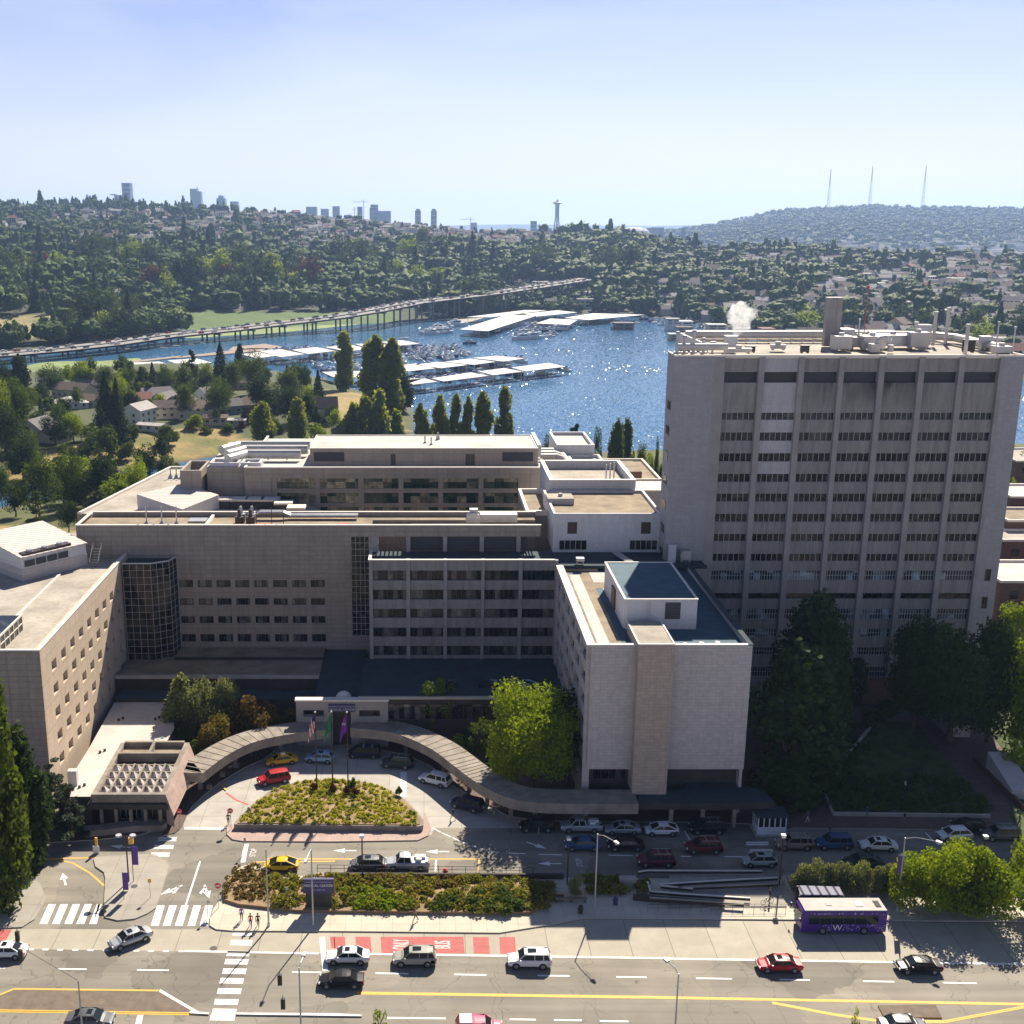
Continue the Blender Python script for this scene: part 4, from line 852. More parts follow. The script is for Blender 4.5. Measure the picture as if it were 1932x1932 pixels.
for k,(x0,y0,ln)in enumerate(((-42,246,17),(-40,241,15),(-39,236,13))):
 mb=MB();z=31.0
 mb.path([(x0-1.5,y0-5.5,z),(x0,y0-3,z),(x0+1.5,y0,z),(x0+ln,y0,z)],.95,10);
 for q in range(3):mb.box(x0+2+q*4,x0+2.2+q*4,y0-.5,y0+.5,29.8,30.3)
 roofthing('bent_duct',('farthest','middle','nearest')[k]+' of the three fat white ducts on the roof left of the penthouse','duct',mb,M['duct'],'fat white ducts left of the penthouse')
def frame(name,lab,x0,x1,y0,y1,z0,z1,mat='white_wall'):
 mb=MB();t=.5;mb.box(x0,x1,y0,y0+t,z0,z1).box(x0,x1,y1-t,y1,z0,z1).box(x0,x0+t,y0+t,y1-t,z0,z1).box(x1-t,x1,y0+t,y1-t,z0,z1).box(x0+t,x1-t,y0+t,y1-t,z0,z0+.25,1)
 return roofthing(name,lab,'roof structure',mb,[M[mat],M['roof_grey']])
frame('screen_wall','white walled roof well at the left corner of the rear building',-44,-38,229,233.5,29.6,30.6)
frame('screen_wall','smaller white walled roof well beside the first',-37.6,-33.5,229,233,29.6,30.6)
frame('roof_enclosure','small roofless stair tower at the far left back of the roofs',-49.5,-45.2,226,236,24,29.6,'tile_big')
part_=None
# ---- low left rear roofs: angled metal roof, sawtooth lights, long parapet
J=thing('pavilion_roof_building','low building behind the gravel roof with an angled pale metal roof','building',(-48,215,0))
zj=22.5
pr=[at(262,945,25.2),at(370,910,27.2),at(447,938,26.2),at(345,972,25.0),]
mb=MB();mb.prism([at(145,968,zj),at(322,880,zj),at(350,882,zj),at(455,905,zj),at(620,968,zj),at(500,1000,zj)],0,zj,0,1);part(mb,'base',[M['tile'],M['roof_grey']],J)
e_=[at(150,966,zj+.5),at(322,880,zj+.5)];mb=MB();seg_n=1
def wallseg(mb,p,q,t,z0,z1,mi=0):
 p=Vector(p).to_2d();q=Vector(q).to_2d();d=(q-p).normalized();n=Vector((-d.y,d.x))*t/2
 mb.prism([tuple(p+n),tuple(p-n),tuple(q-n),tuple(q+n)],z0,z1,mi)
 return mb
part(wallseg(wallseg(MB(),e_[0],e_[1],.6,zj,zj+.5),e_[1],at(352,880,zj+.5),.6,zj,zj+.5),'parapet',M['coping'],J)
mb=MB();zs=[25.2,27.2,26.4,24.8]
zs=[25.6,26.2,25.4,24.8];p4=[at(258,932.5,25.6),at(345,912,26.2),at(413,933.5,25.4),at(344,961,24.8)]
mb.prism(p4,zj,zs,0,1);part(mb,'sloped_roof',[M['white_wall'],M['roof_metal']],J)
for k in range(8):
 x0,y0=at(392+k*24,896+k*8.6,24.4)
 if x0>-45.5 and y0>224:y0=223.5-.1*k
 mb=MB().box(x0-1.7,x0+1.5,y0-1.0,y0+1.4,zj-.4,24.1).box(x0-1.9,x0+1.7,y0-1.2,y0+1.6,24.1,24.5,1)
 part(mb,'sawtooth_bay',[M['darkwall'],M['coping']],J)
for k,(x,lb)in enumerate(((322,'left'),(333,'middle'),(343,'right'))):
 gx,gy=at(x,900,zj+.3);mb=MB().tube((gx,gy,zj),(gx,gy,zj+1.0),.7,.15,8).tube((gx,gy,zj+1),(gx,gy,zj+2.4),.15,n=6);roofthing('roof_exhaust',lb+' grey funnel exhaust beside the angled metal roof','exhaust',mb,M['metal'],'funnel exhausts at the angled roof')
 # ---- sunlit left wing with punched windows
L=thing('sunlit_wing','sunlit buff wing at left with rows of small deep-set windows','building',(-63,160,0));LT=24.0;LX=-50.2
wy0=[144.9+4.18*k for k in range(10)];lz=[20.05,16.65,13.2,9.75,6.3]
hw,hh=1.0,.74
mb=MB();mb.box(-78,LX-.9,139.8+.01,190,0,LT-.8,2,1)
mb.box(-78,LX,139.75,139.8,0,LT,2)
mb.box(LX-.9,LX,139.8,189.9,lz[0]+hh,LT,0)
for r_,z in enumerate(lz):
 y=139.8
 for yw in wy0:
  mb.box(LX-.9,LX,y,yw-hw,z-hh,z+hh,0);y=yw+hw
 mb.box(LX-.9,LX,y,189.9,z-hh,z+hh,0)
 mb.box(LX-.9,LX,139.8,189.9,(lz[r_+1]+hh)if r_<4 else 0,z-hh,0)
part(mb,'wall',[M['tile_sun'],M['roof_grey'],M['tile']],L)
for z in lz:
 for yw in wy0:winside(L,yw-hw,yw+hw,LX-.8,z-hh,z+hh,2,M['glass_deep'],M['mull_dark'],.05)
part(MB().box(-78,LX+.06,139.7,140.15,LT,LT+.14).box(LX-.4,LX+.06,140.15,190,LT,LT+.14),'coping',M['coping'],L)
mb=MB();wallseg(mb,at(31,1161.6,LT-.5),at(113,1082,LT-.5),.35,LT-.79,LT-.5);part(mb,'roof_kerb',M['coping'],L)
zp=[31.3,30.6,28.4,29.0]
q0=[at(57,1078,LT),at(190,1052,LT),at(160,1000,LT),at(-80,1000,LT),at(-80,1020,LT)]
HH=thing('rooftop_plant_house','plant house with a sloping pale ribbed roof on top of the sunlit wing','rooftop building',(-60,168,LT-.8))
fa,fb=at(44,1098,LT-.8),at(166,1067,LT-.8);dd_=Vector((fb[0]-fa[0],fb[1]-fa[1])).normalized();nn_=Vector((-dd_.y,dd_.x))
ty=0
for q_ in range(400):
 pb=Vector(fb)+nn_*q_*.05
 if zat(80,982.6,pb.y)[0]>=pb.x:break
tq=q_*.05;zB=zat(80,982.6,pb.y)[1];fc=tuple(Vector(fb)+nn_*tq);fd=tuple(Vector(fa)+nn_*tq)
z1h,z2h=zat(41,1052,fa[1])[1],zat(162,1024,fb[1])[1];z3h=zB;z4h=z3h+(z1h-z2h);ZZ_=[z1h,z2h,z3h,z4h]
mb=MB();mb.prism([fa,fb,fc,fd],LT-.8,LT+1.2,1)
cc_=(Vector(fa)+Vector(fc))/2;sh_=lambda p:tuple(cc_+(Vector(p)-cc_)*.985)
mb.prism([sh_(p)for p in(fa,fb,fc,fd)],LT+1.2,[z-.2 for z in ZZ_],0,0);part(mb,'wall',[M['white_wall'],M['block']],HH)
sh_=lambda p:tuple(cc_+(Vector(p)-cc_)*1.02)
mb=MB();mb.prism([sh_(p)for p in(fa,fb,fc,fd)],[z-.2 for z in ZZ_],ZZ_,0);part(mb,'ribbed_roof',M['roof_metal'],HH)
d_=Vector((fb[0]-fa[0],fb[1]-fa[1],0)).normalized();
for k in range(4):
 s0=Vector((fa[0],fa[1],0))+d_*(.5+k*2.0);s1=s0+d_*1.75;n_=Vector((d_.y,-d_.x,0))*.06
 mb=MB();q=[s0+n_,s1+n_];mb.prism([(q[0].x,q[0].y),(q[1].x,q[1].y),(q[1].x-n_.x,q[1].y-n_.y),(q[0].x-n_.x,q[0].y-n_.y)],LT+1.5,min(z1h,z2h)-.6);part(mb,'louvre',M['louvre'],HH)
mb=MB();s0=Vector((fa[0],fa[1],0))+d_*.3+Vector((0,.5,0));s1=s0+d_*8.5;n_=Vector((-d_.y,d_.x,0))*1.5
mb.prism([(s0.x,s0.y),(s1.x,s1.y),(s1.x+n_.x,s1.y+n_.y),(s0.x+n_.x,s0.y+n_.y)],z1h-.1,max(z1h,z2h)+.35,0);part(mb,'fan_tray',M['bronze'],HH)
for k in range(3):s=s0+d_*(1.4+k*2.7)+n_*.5;part(MB().tube((s.x,s.y,z1h),(s.x,s.y,max(z1h,z2h)+.7),.5,n=12),'fan',M['metal'],HH)
mb=MB();fx,fy=fb[0]+.6,fb[1]+1.5
for k in range(7):mb.box(fx+.1,fx+1.3,fy-k*.38,fy-k*.38+.3,LT+1.6-k*.36,LT+1.66-k*.36)
for dx in(0,1.4):mb.tube((fx+dx,fy+.2,LT+2.6),(fx+dx,fy-2.6,LT+.2),.05,n=5).tube((fx+dx,fy+.2,LT+1.6),(fx+dx,fy+.2,LT+2.6),.04,n=5)
part(mb,'steps',M['metal'],HH)
gl_=thing('roof_lantern','white framed glazed lantern at the left edge of the wing roof','skylight',(-66,141,LT-.7))
a_=at(27,1182,LT+.8);mb=MB();mb.box(-70,a_[0],141.2,150,LT-.7,LT+1.3,0);part(mb,'glazing',M['glass'],gl_)
mb=MB();x1=a_[0]
for k in range(6):mb.box(x1-.05,x1+.08,141.2+k*1.72,141.35+k*1.72,LT-.7,LT+1.3)
mb.box(x1-.05,x1+.12,141.1,150.1,LT+1.3,LT+1.55).box(x1-.04,x1+.1,141.2,150,LT+.2,LT+.3);mb.box(-70,x1-.05,141.05,141.4,LT+1.3,LT+1.5);part(mb,'frame',M['coping'],gl_)
# ---- glazed turret in the corner
tu=thing('glazed_turret','faceted dark glass stair turret in the corner beside the sunlit wing','stair tower',(-46,184,0))
zt=26.2;tz0=6.6
cr=[(-50.1,185),(-50.1,182.8)]
A_,B2=zat(245,1062,181.5),zat(297,1060,181.5)
tp=[(-50.1,184.95),(-50.1,180.9),(A_[0]+.2,180.6),(-45.3,180.6),(-42.5,182.6),(-42.0,184.95)]
tp=[(-49.9,184.95),(-49.9,180.6),(-45.3,180.6),(-42.6,182.2),(-41.9,184.95)]
zt=zat(270,1063,180.6)[1]
part(MB().prism(tp,tz0,zt-.4,0,1),'glazing',[winglass('turret_glass',(.008,.008,.009),(.07,.055,.035),1.25,1.25,.08,.35),M['roof_dark']],tu)
mb=MB()
for(p,q,n_)in((tp[1],tp[2],4),(tp[2],tp[3],3),(tp[3],tp[4],2)):
 p=Vector(p);q=Vector(q);nn=Vector(((q-p).y,-(q-p).x)).normalized()*.06
 for k in range(n_+(1 if n_==2 else 0)):
  c=p+(q-p)*k/n_+nn;mb.tube((c.x,c.y,tz0),(c.x,c.y,zt),.035,n=4)
 for k in range(15):
  z=tz0+(zt-tz0)*k/14;mb.tube((p.x+nn.x,p.y+nn.y,z),(q.x+nn.x,q.y+nn.y,z),.03 if k<14 else .14,n=4)
part(mb,'glazing_bars',M['mullion'],tu)
# ---- flat white-walled buildings between the wing and the tower
E1=thing('white_annex','white rendered annex with two small dark upper windows left of the tower','building',(30,192,0));ET=31.0
x0=zat(1045,968,185)[0];x1=zat(1250,968,185)[0]
mb=MB();mb.box(x0,x1,185.05,202.5,24.2,ET-.5,0,1);mb.box(x0,24.4,202.5,202.7,20,26,0);part(mb,'wall',[M['white_wall'],M['roof_brown']],E1)
part(parapet(MB(),x0,x1,185.05,202.5,ET-.5,.5,.4),'parapet',M['white_wall'],E1)
for px_ in(1080,1219):
 gx,z1_=zat(px_,985,185.05);part(MB().box(gx-.8,gx+.8,184.98,185.05,zat(px_,1007,185)[1],z1_),'shutter',M['bronze'],E1)
for px_ in(1081,1214):
 gx,z1_=zat(px_,1019,185.05);zb=zat(px_,1037,185)[1];winbox(E1,gx-2.3,gx+2.3,184.95,zb,z1_,5,M['glass'],M['mullion'])
bx=at(1057,940,ET+.2);roofthing('roof_kerb_box','raised rectangular roof well on the brown roof of the white annex','roof structure',MB().box(bx[0]-2.4,bx[0]+2.2,bx[1]-2,bx[1]+2,ET-.5,ET+.6,0,1).tube((bx[0],bx[1],ET+.6),(bx[0],bx[1],ET+1.1),.4,n=8),[M['block'],M['roof_grey']])
E2=thing('grey_roof_annex','taller annex behind the white one, grey roof inside high parapets','building',(31,208,0))
mb=MB();mb.box(23.0,38.6,203.0,221,10,31.2,0,1);part(mb,'wall',[M['white_wall'],M['roof_grey']],E2)
part(parapet(MB(),23.0,38.6,203.0,221,31.2,1.5,.6),'parapet',M['white_wall'],E2)
part(parapet(MB(),22.95,38.65,202.95,221.05,32.7,.1,.75),'coping',M['coping'],E2)
for k in range(3):gx=34+k*.9;roofthing('white_pipe',('left','middle','right')[k]+' of three white pipes standing in the high-walled roof','pipe',MB().tube((gx,208+k,31.2),(gx,208+k,34.6),.13,n=6).box(gx-.4,gx+.4,207.6+k,208.4+k,31.2,31.5),M['duct'],'white pipes in the walled roof')
mb=MB();mb.box(18.0,23.0,195,212,10,28.2,0,1);mb2=parapet(MB(),18.0,22.9,194.6,212,28.2,.9,.5);E3=thing('link_annex','narrow annex with a bright coping left of the white annex','building',(20,204,0));part(mb,'wall',[M['tile_big'],M['roof_brown']],E3);part(mb2,'parapet',M['coping'],E3)
E4=thing('white_roof_blocks','cluster of white rooftop cubes behind the grey roof','building',(35,250,0))
a_=at(1072,850,31);mb=MB();mb.box(28.5,36.5,240,256,10,31.5,0,1);mb.box(30.6,37.5,234,240,10,29.5,0,1);mb.box(25,29,244,262,10,27,0,1);part(mb,'wall',[M['white_wall'],M['roof_white']],E4)
part(parapet(parapet(MB(),28.5,36.5,240,256,31.5,.7,.5),30.6,37.5,234,239.9,29.5,.7,.5),'parapet',M['white_wall'],E4)
E5=thing('brick_annex','dark brick wing with pale copings at the back left of the tower','building',(44,235,0))
mb=MB();mb.box(37.6,50,228,256,0,25.5,0,1);mb.box(38.2,45,230,241,25.5,28.5,0,1);part(mb,'wall',[M['brick'],M['roof_brown']],E5);part(parapet(MB(),37.6,50,228,256,25.5,.5,.4),'parapet',M['coping'],E5)
E6=thing('low_white_annex','low white flat-roofed annex squeezed against the tower','building',(43,210,0));mb=MB();mb.box(38.7,52,217,227.5,0,27.2,0,1);part(mb,'wall',[M['white_wall'],M['roof_white']],E6);part(parapet(MB(),38.7,52,217,227.5,27.2,.4,.3),'parapet',M['coping'],E6)
mb=MB()
for k in range(3):mb.path([(24.5,236+k*3,30.6),(28,236+k*3,30.6),(29.5,234+k*3,30.4),(29.8,229+k*2,30.2)],.6,8)
roofthing('bent_duct','white ducts bending round between the penthouse and the white cubes','duct',mb,M['duct'])
# ---- right-hand brick buildings behind the tower
BR=[(at(1905,1080,8),14,16,12,'roof_white','flat white-roofed brick building right of the tower foot'),]
for k,(pxy,z,wid,dep,rf,lb)in enumerate((((1888,1100),12,40,14,'roof_white','flat white-roofed brick building at the right edge beside the tower foot'),((1893,1022),12,30,9,'roof_grey','second brick building up at the right edge with a stepped roof'),((1902,985),14,30,12,'roof_brown','brown brick building with pale upper storey at the right edge'),((1908,940),14,30,14,'roof_white','white-roofed brick building below the trees at the right edge'),((1918,872),10,40,20,'roof_grey','farthest low building at the right edge before the water'))):
 gx,gy=at(*pxy,z);t=thing('brick_building',lb,'building',(gx+wid/2,gy,0),group=None)
 part(MB().box(gx,gx+wid,gy,gy+dep,-6,z,0,1),'wall',[M['brick'],M[rf]],t);part(parapet(MB(),gx,gx+wid,gy,gy+dep,z,.5,.4),'parapet',M['coping'],t)
 for q in range(5):part(MB().box(gx+2+q*3.4,gx+3.6+q*3.4,gy-.06,gy,z-3.2,z-1.6),'window',M['glass'],t)
 # ---- podium, courtyard roofs, walkway spine
PD=thing('podium','dark low podium with a flat roof in the shaded courtyard','building',(-12,172,0))
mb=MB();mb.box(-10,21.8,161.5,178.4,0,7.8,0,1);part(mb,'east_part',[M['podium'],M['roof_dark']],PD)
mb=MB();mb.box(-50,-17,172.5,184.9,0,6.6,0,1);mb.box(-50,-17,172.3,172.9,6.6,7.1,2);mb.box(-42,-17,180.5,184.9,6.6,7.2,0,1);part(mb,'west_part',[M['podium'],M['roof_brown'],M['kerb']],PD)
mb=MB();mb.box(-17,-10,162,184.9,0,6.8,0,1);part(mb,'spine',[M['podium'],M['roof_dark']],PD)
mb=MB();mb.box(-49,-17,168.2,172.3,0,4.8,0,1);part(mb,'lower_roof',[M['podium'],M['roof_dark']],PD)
part(MB().box(-10,21.8,161.3,161.7,7.8,8.2),'coping',M['kerb'],PD)
for x0 in(2,8.5,15):part(MB().box(x0,x0+3,166,168,7.8,8.3),'skylight',M['glass_sky_reflect'],PD)
winbox(PD,-8,20,161.4,4.5,7.0,14,M['glass_wing'],M['mull_dark'])
lit=at(885,1332,4.5);roofz2=4.0
tp_=[at(841,1323,4.4),at(941,1321,4.4),at(930,1341,4.4),at(842,1341,4.4)]
single(MB().prism(tp_,.1,4.2,0,1),'planter_terrace',[M['canopy'],M['dryearth']],'raised planter terrace with dry earth between the airy tree and the big round tree','planter')
# ---- curved concrete drop-off canopy
cin=[(382,1459),(425,1427),(474,1402),(536,1387),(621,1376)];cout=[(366,1440),(409,1407),(458,1386),(538,1366),(621,1362)]
cin2=[(661,1374),(717,1379),(762,1389),(815,1414),(854,1443),(880,1463),(913,1485),(958,1505),(1007,1514),(1079,1517),(1205,1517)]
ZC=4.2
def curve(pts,n=4):
 P_=[Vector(at(x,y,ZC))for x,y in pts];out=[]
 for i in range(len(P_)-1):
  a,b,c,d=P_[max(i-1,0)],P_[i],P_[i+1],P_[min(i+2,len(P_)-1)]
  for k in range(n):
   t=k/n;out.append(0.5*((2*b)+(c-a)*t+(2*a-5*b+4*c-d)*t*t+(3*b-a-3*c+d)*t**3))
 out.append(P_[-1]);return out
CN=thing('curved_canopy','long curved concrete canopy sweeping round the drop-off loop','canopy',(-10,150,0))
def ribbon(mb,inn,wd,z0,z1):
 L_=[]
 for i,p in enumerate(inn):
  d=(inn[min(i+1,len(inn)-1)]-inn[max(i-1,0)]).normalized();n=Vector((-d.y,d.x));L_.append((p,p+n*wd))
 for(a,b),(c,d)in zip(L_[:-1],L_[1:]):
  mb.prism([tuple(a),tuple(c),tuple(d),tuple(b)],z0,z1)
  if wd>3:wallseg(mb,a,b,.12,z1-.01,z1+.06)
 return L_
i1=curve(cin);i2=curve(cin2)
mb=MB();ribbon(mb,i1,4.0,ZC-.35,ZC);part(mb,'roof_slab',M['canopy'],CN)
mb=MB();ribbon(mb,i2,4.0,ZC-.35,ZC);part(mb,'roof_slab',M['canopy'],CN)
mb=MB();L1_=ribbon(mb,i1,.3,ZC-1.45,ZC-.35);L2_=ribbon(mb,i2,.3,ZC-1.45,ZC-.35)
for seg_ in(i1,i2):
 off=[]
 for i,p in enumerate(seg_):
  d=(seg_[min(i+1,len(seg_)-1)]-seg_[max(i-1,0)]).normalized();off.append(p+Vector((-d.y,d.x))*3.7)
 ribbon(mb,off,.3,ZC-1.3,ZC-.35)
part(mb,'fascia',M['canopy'],CN)
hx,hy=at(355,1456,ZC);mb=MB();mb.prism([at(336,1457,ZC),at(382,1459,ZC),at(366,1440,ZC),at(350,1438,ZC)],ZC-1.4,ZC);part(mb,'end_block',M['canopy'],CN)
for seg_ in(i1,i2):
 for i in range(2,len(seg_)-1,5):
  d=(seg_[i+1]-seg_[i-1]).normalized();n=Vector((-d.y,d.x));p=seg_[i]+n*2.2
  part(MB().box(p.x-.28,p.x+.28,p.y-.28,p.y+.28,.15,ZC-.35),'column',M['canopy'],CN)
GY=161.0;gxl,gzt=zat(558,1323,GY);gxr=zat(732,1323,GY)[0];gzb=3.0
GW=thing('entrance_gate_wall','grey tiled gate wall with two openings and the hospital name above the drop-off','gate wall',((gxl+gxr)/2,GY,0))
def gx(x):return zat(x,1345,GY)[0]
oz1,oz0=zat(600,1340,GY)[1],zat(600,1352,GY)[1]
mb=MB();xs_=[gxl,gx(572),gx(611),gx(627),gx(662),gx(677.5),gx(717.5),gxr]
mb.box(gxl,gxr,GY,GY+.9,oz1,gzt-.01)
for a_,b_ in((0,1),(2,3),(4,5),(6,7)):mb.box(xs_[a_],xs_[b_],GY,GY+.9,.15,oz1)
for a_,b_ in((1,2),(5,6)):mb.box(xs_[a_],xs_[b_],GY,GY+.9,.15,oz0)
part(mb,'wall',M['pier'],GW)
part(MB().box(gxl-.15,gxr+.15,GY-.1,GY+1.1,gzt-.01,gzt+.22),'coping',M['coping'],GW)
sgx0,sgx1=gx(620),gx(670.5);sz1,sz0=zat(640,1328,GY)[1],zat(640,1342,GY)[1]
sg=part(MB().box(sgx0,sgx1,GY-.25,GY-.02,sz0,sz1),'name_sign',M['purple_sign'],GW)
rot=Matrix.Rotation(math.pi/2,4,'X')
def wall_text(txt,x,y,z,size,parent,mat=None,stretch=1.0,rz=0):
 inv=parent.matrix_world.inverted()if False else Matrix.Identity(4)
 off=Vector((0,0,0));q=parent
 while q is not None:off+=q.location;q=q.parent
 return lettering(txt,'lettering',mat or M['signtext'],size,Matrix.Translation((x-off.x,y-off.y,z-off.z))@Matrix.Rotation(rz,4,'Z')@rot,parent,stretch)
scx=(sgx0+sgx1)/2
wall_text('UNIVERSITY OF WASHINGTON',scx,GY-.27,sz1-(sz1-sz0)*.3,.30,sg);wall_text('MEDICAL CENTER',scx,GY-.27,sz1-(sz1-sz0)*.68,.50,sg)
mb=MB();mb.ball((scx+.1,GY+2.6,gzt-.6),1.25,1.25,1.1,12,8);single(mb,'dome_skylight',M['coping'],'small domed skylight peeking over the gate wall','skylight')
# ---- left covered entrance: pale low roof and the coffered skylight pavilion
zw=4.4
single(MB().prism([at(*p,zw)for p in((275,1325),(322,1325),(329,1374),(313,1402),(228,1402),(170,1503),(111,1503),(170,1408),(216,1325))],.15,zw,0,1),'low_roof_building',[M['podium'],M['roof_white']],'low pale membrane roof along the foot of the sunlit wing','building')
PV=thing('skylight_pavilion','concrete entrance pavilion with a grid of pyramid skylights on its roof','pavilion',(-39,144,0))
zf=5.2;fl=at(172,1499,zf);fr=at(312,1499,zf);ml=at(218,1425,zf);mr=at(349,1425,zf);bl=at(228,1401,zf);br_=at(357,1401,zf)
mb=MB();y0=fl[1];y1=ml[1];y2=bl[1];X0=fl[0];X1=fr[0]
mb.box(X0,X1,y0,y0+.6,zf-1.2,zf).box(X0,X0+.6,y0+.6,y2,zf-1.2,zf).box(X1-.6,X1,y0+.6,y2,zf-1.2,zf).box(X0+.6,X1-.6,y2-.5,y2,zf-1.2,zf+.3).box(X0+.6,X1-.6,y1,y1+.5,zf-1.2,zf+.3).box((X0+X1)/2-.2,(X0+X1)/2+.2,y1+.5,y2-.5,zf-1.2,zf+.3)
part(mb,'roof_frame',M['canopy'],PV)
part(MB().box(X0+.6,X1-.6,y1+.5,y2-.5,zf-.9,zf-.5),'gravel_tray',M['roof_brown'],PV)
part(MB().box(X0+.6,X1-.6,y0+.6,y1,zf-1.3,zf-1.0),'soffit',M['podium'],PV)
nx_,ny_=6,4;gw=(X1-X0-1.2)/nx_;gd=(y1-y0-3.0)/ny_
mb=MB()
for i in range(nx_+1):xx=X0+.6+i*gw;mb.box(xx-.12,xx+.12,y0+.6,y1-2.2,zf-.9,zf-.15)
for j in range(ny_+1):yy=y0+.6+j*gd;mb.box(X0+.6,X1-.6,yy-.08,yy+.08,zf-.9,zf-.2)
part(mb,'beam_grid',M['canopy'],PV)
for i in range(nx_):
 for j in range(ny_):
  cx_,cy_=X0+.6+(i+.5)*gw,y0+.6+(j+.5)*gd;a=gw/2-.14;b_=gd/2-.1;z=zf-.75
  mb=MB();ap=(cx_,cy_,z+1.15)
  c4_=[(cx_-a,cy_-b_,z),(cx_+a,cy_-b_,z),(cx_+a,cy_+b_,z),(cx_-a,cy_+b_,z)]
  for k in range(4):mb.quad([c4_[k],c4_[(k+1)%4],ap])
  part(mb,'pyramid_skylight',M['roof_metal'],PV)
part(MB().box(X0+.8,X1-.8,y0+2.6,y2,.15,zf-1.3),'wall',M['darkwall'],PV)
part(MB().box(X0-.5,X1+.4,y0-.4,y0+2.4,zf-2.0,zf-1.25),'canopy_edge',M['darkwall'],PV)
for k in range(5):xx=X0+1+k*(X1-X0-2)/4;part(MB().box(xx-.2,xx+.2,y0+.4,y0+.8,.15,zf-2),'column',M['canopy'],PV)
winbox(PV,X0+3,X1-2.5,y0+2.5,.3,2.9,6,M['glass'],M['mullion'])
mb=MB();mb.quad([(X1+.0,y0,zf),(X1+1.2,y0-1,zf-2.6),(X1+1.6,y2-2,zf-2.6),(X1+.01,y2,zf)]);mb.quad([(X1+.0,y0-.02,zf),(X1,y0-.02,1),(X1+1.2,y0-1,1),(X1+1.2,y0-1,zf-2.6)]);part(mb,'sloped_flank',M['pinkwalk'],PV)
wl_=[at(*c4(x,y),.9)for x,y in((470,905),(560,900),(700,880),(820,868),(950,868),(962,885),(940,905),(800,905),(640,925),(480,940))]
single(MB().prism(wl_,.1,1.0,0,0),'curved_low_wall',M['canopy'],'low curved concrete wall in front of the skylight pavilion','wall')
ac=at(*c4(425,665),zw);roofthing('wall_air_unit','upright cream air-conditioning unit on the pale low roof by the wing','air unit',MB().box(ac[0]-.6,ac[0]+.6,ac[1]-.4,ac[1]+.4,zw,zw+2.2).box(ac[0]-.45,ac[0]+.45,ac[1]-.43,ac[1]-.4,zw+.3,zw+1.9),M['coping'])
for k,(x,y)in enumerate(((710,285),(920,280),(605,470),(488,670))):g_=at(*c4(x,y),zw);roofthing('roof_drain','small dark vent pair %s on the pale low roof'%('near its upper left','near its upper right','half way down','at its lower end')[k],'vent',MB().tube((g_[0],g_[1],zw),(g_[0],g_[1],zw+.3),.2,n=7).tube((g_[0]-.5,g_[1]-.6,zw),(g_[0]-.5,g_[1]-.6,zw+.3),.2,n=7),M['bronze'],'vents on the pale low roof')
# ---- plaza furniture on the right: metal-roofed pyramid, glass slope, booth, shelter, steps and ramps
def pyr(name,lab,cat,pts,z0,z1,apex,za,wm,rm):
 t=thing(name,lab,cat,(pts[0][0],pts[0][1],0));part(MB().prism(pts,z0,z1),'wall',wm,t)
 mb=MB();n=len(pts)
 for k in range(n):mb.quad([(*pts[k],z1+.01),(*pts[(k+1)%n],z1+.01),(*apex,za)])
 part(mb,'roof',rm,t);return t
blue_metal=groundslab('blue_standing_seam',(.16,.26,.33),.8,400,.05,.6,.04,0,.08,.5)
pb=[at(*c6(x,y),1.2)for x,y in((1525,335),(1640,335),(1600,240),(1425,235))]
pyr('stair_kiosk','small kiosk with a blue ribbed metal pyramid roof in the shaded plaza','kiosk',pb,.1,2.0,at(*c6(1560,260),4.5),5.2,M['block'],blue_metal)
pc=[at(*c6(x,y),2)for x,y in((1728,495),(1845,500),(2010,650),(1870,638))]
single(MB().prism(pc,[.1]*4,[3.4,3.4,1.4,1.4],0,1),'skylight_ramp',[M['block'],M['roof_white']],'sloping pale skylight roof half in sun at the right edge of the plaza','skylight')
wallp=P1(c6,(1000,200),(1390,190));single(wallseg(MB(),at(*c6(1040,190)),at(*c6(1380,180)),.6,.1,4.5),'brick_wall',M['brick'],'dark brick wall deep in the plaza shade behind the lawn','wall')
for p,q,lb in(((1100,320),(870,590),'low pale edging wall on the left side of the triangular lawn'),((840,680),(890,797),'short edging wall at the lower left corner of the triangular lawn'),((890,800),(1745,812),'long low edging wall along the front of the triangular lawn')):
 single(wallseg(MB(),at(*c6(*p)),at(*c6(*q)),.35,.1,.6),'edging_wall',M['kerb'],lb,'wall')
single(wallseg(MB(),at(*c6(1660,500)),at(*c6(1925,770)),.4,.1,.9),'edging_wall',M['brick'],'dark low wall along the right-hand plaza path','wall')
bo=at(*c6(555,905));BO=thing('ticket_booth','small white booth with windows at the crosswalk in the shade','booth',(bo[0],bo[1]+.8,0))
x0,x1,y0,y1=bo[0]-1.9,bo[0]+1.9,bo[1],bo[1]+2.4
wp=solid('booth_white',(.72,.73,.75),.6,var=.04)
part(MB().box(x0-.3,x1+.3,y0-.4,y1+.3,0,.16),'base',M['kerb'],BO);part(MB().box(x0,x1,y0,y1,.16,1.2),'wall',wp,BO);part(MB().box(x0-.2,x1+.2,y0-.2,y1+.2,2.6,2.85),'roof',M['roof_dark'],BO)
mb=MB()
for k in range(6):x=x0+.08+k*(x1-x0-.16)/5;mb.box(x-.08,x+.08,y0,y0+.12,1.2,2.6);mb.box(x-.08,x+.08,y1-.12,y1,1.2,2.6)
for k in range(4):y=y0+.1+k*(y1-y0-.2)/3;mb.box(x0,x0+.12,y-.07,y+.07,1.2,2.6);mb.box(x1-.12,x1,y-.07,y+.07,1.2,2.6)
part(mb,'frame',wp,BO);part(MB().box(x0+.05,x1-.05,y0+.05,y1-.05,1.2,2.59),'glazing',M['carglass'],BO)
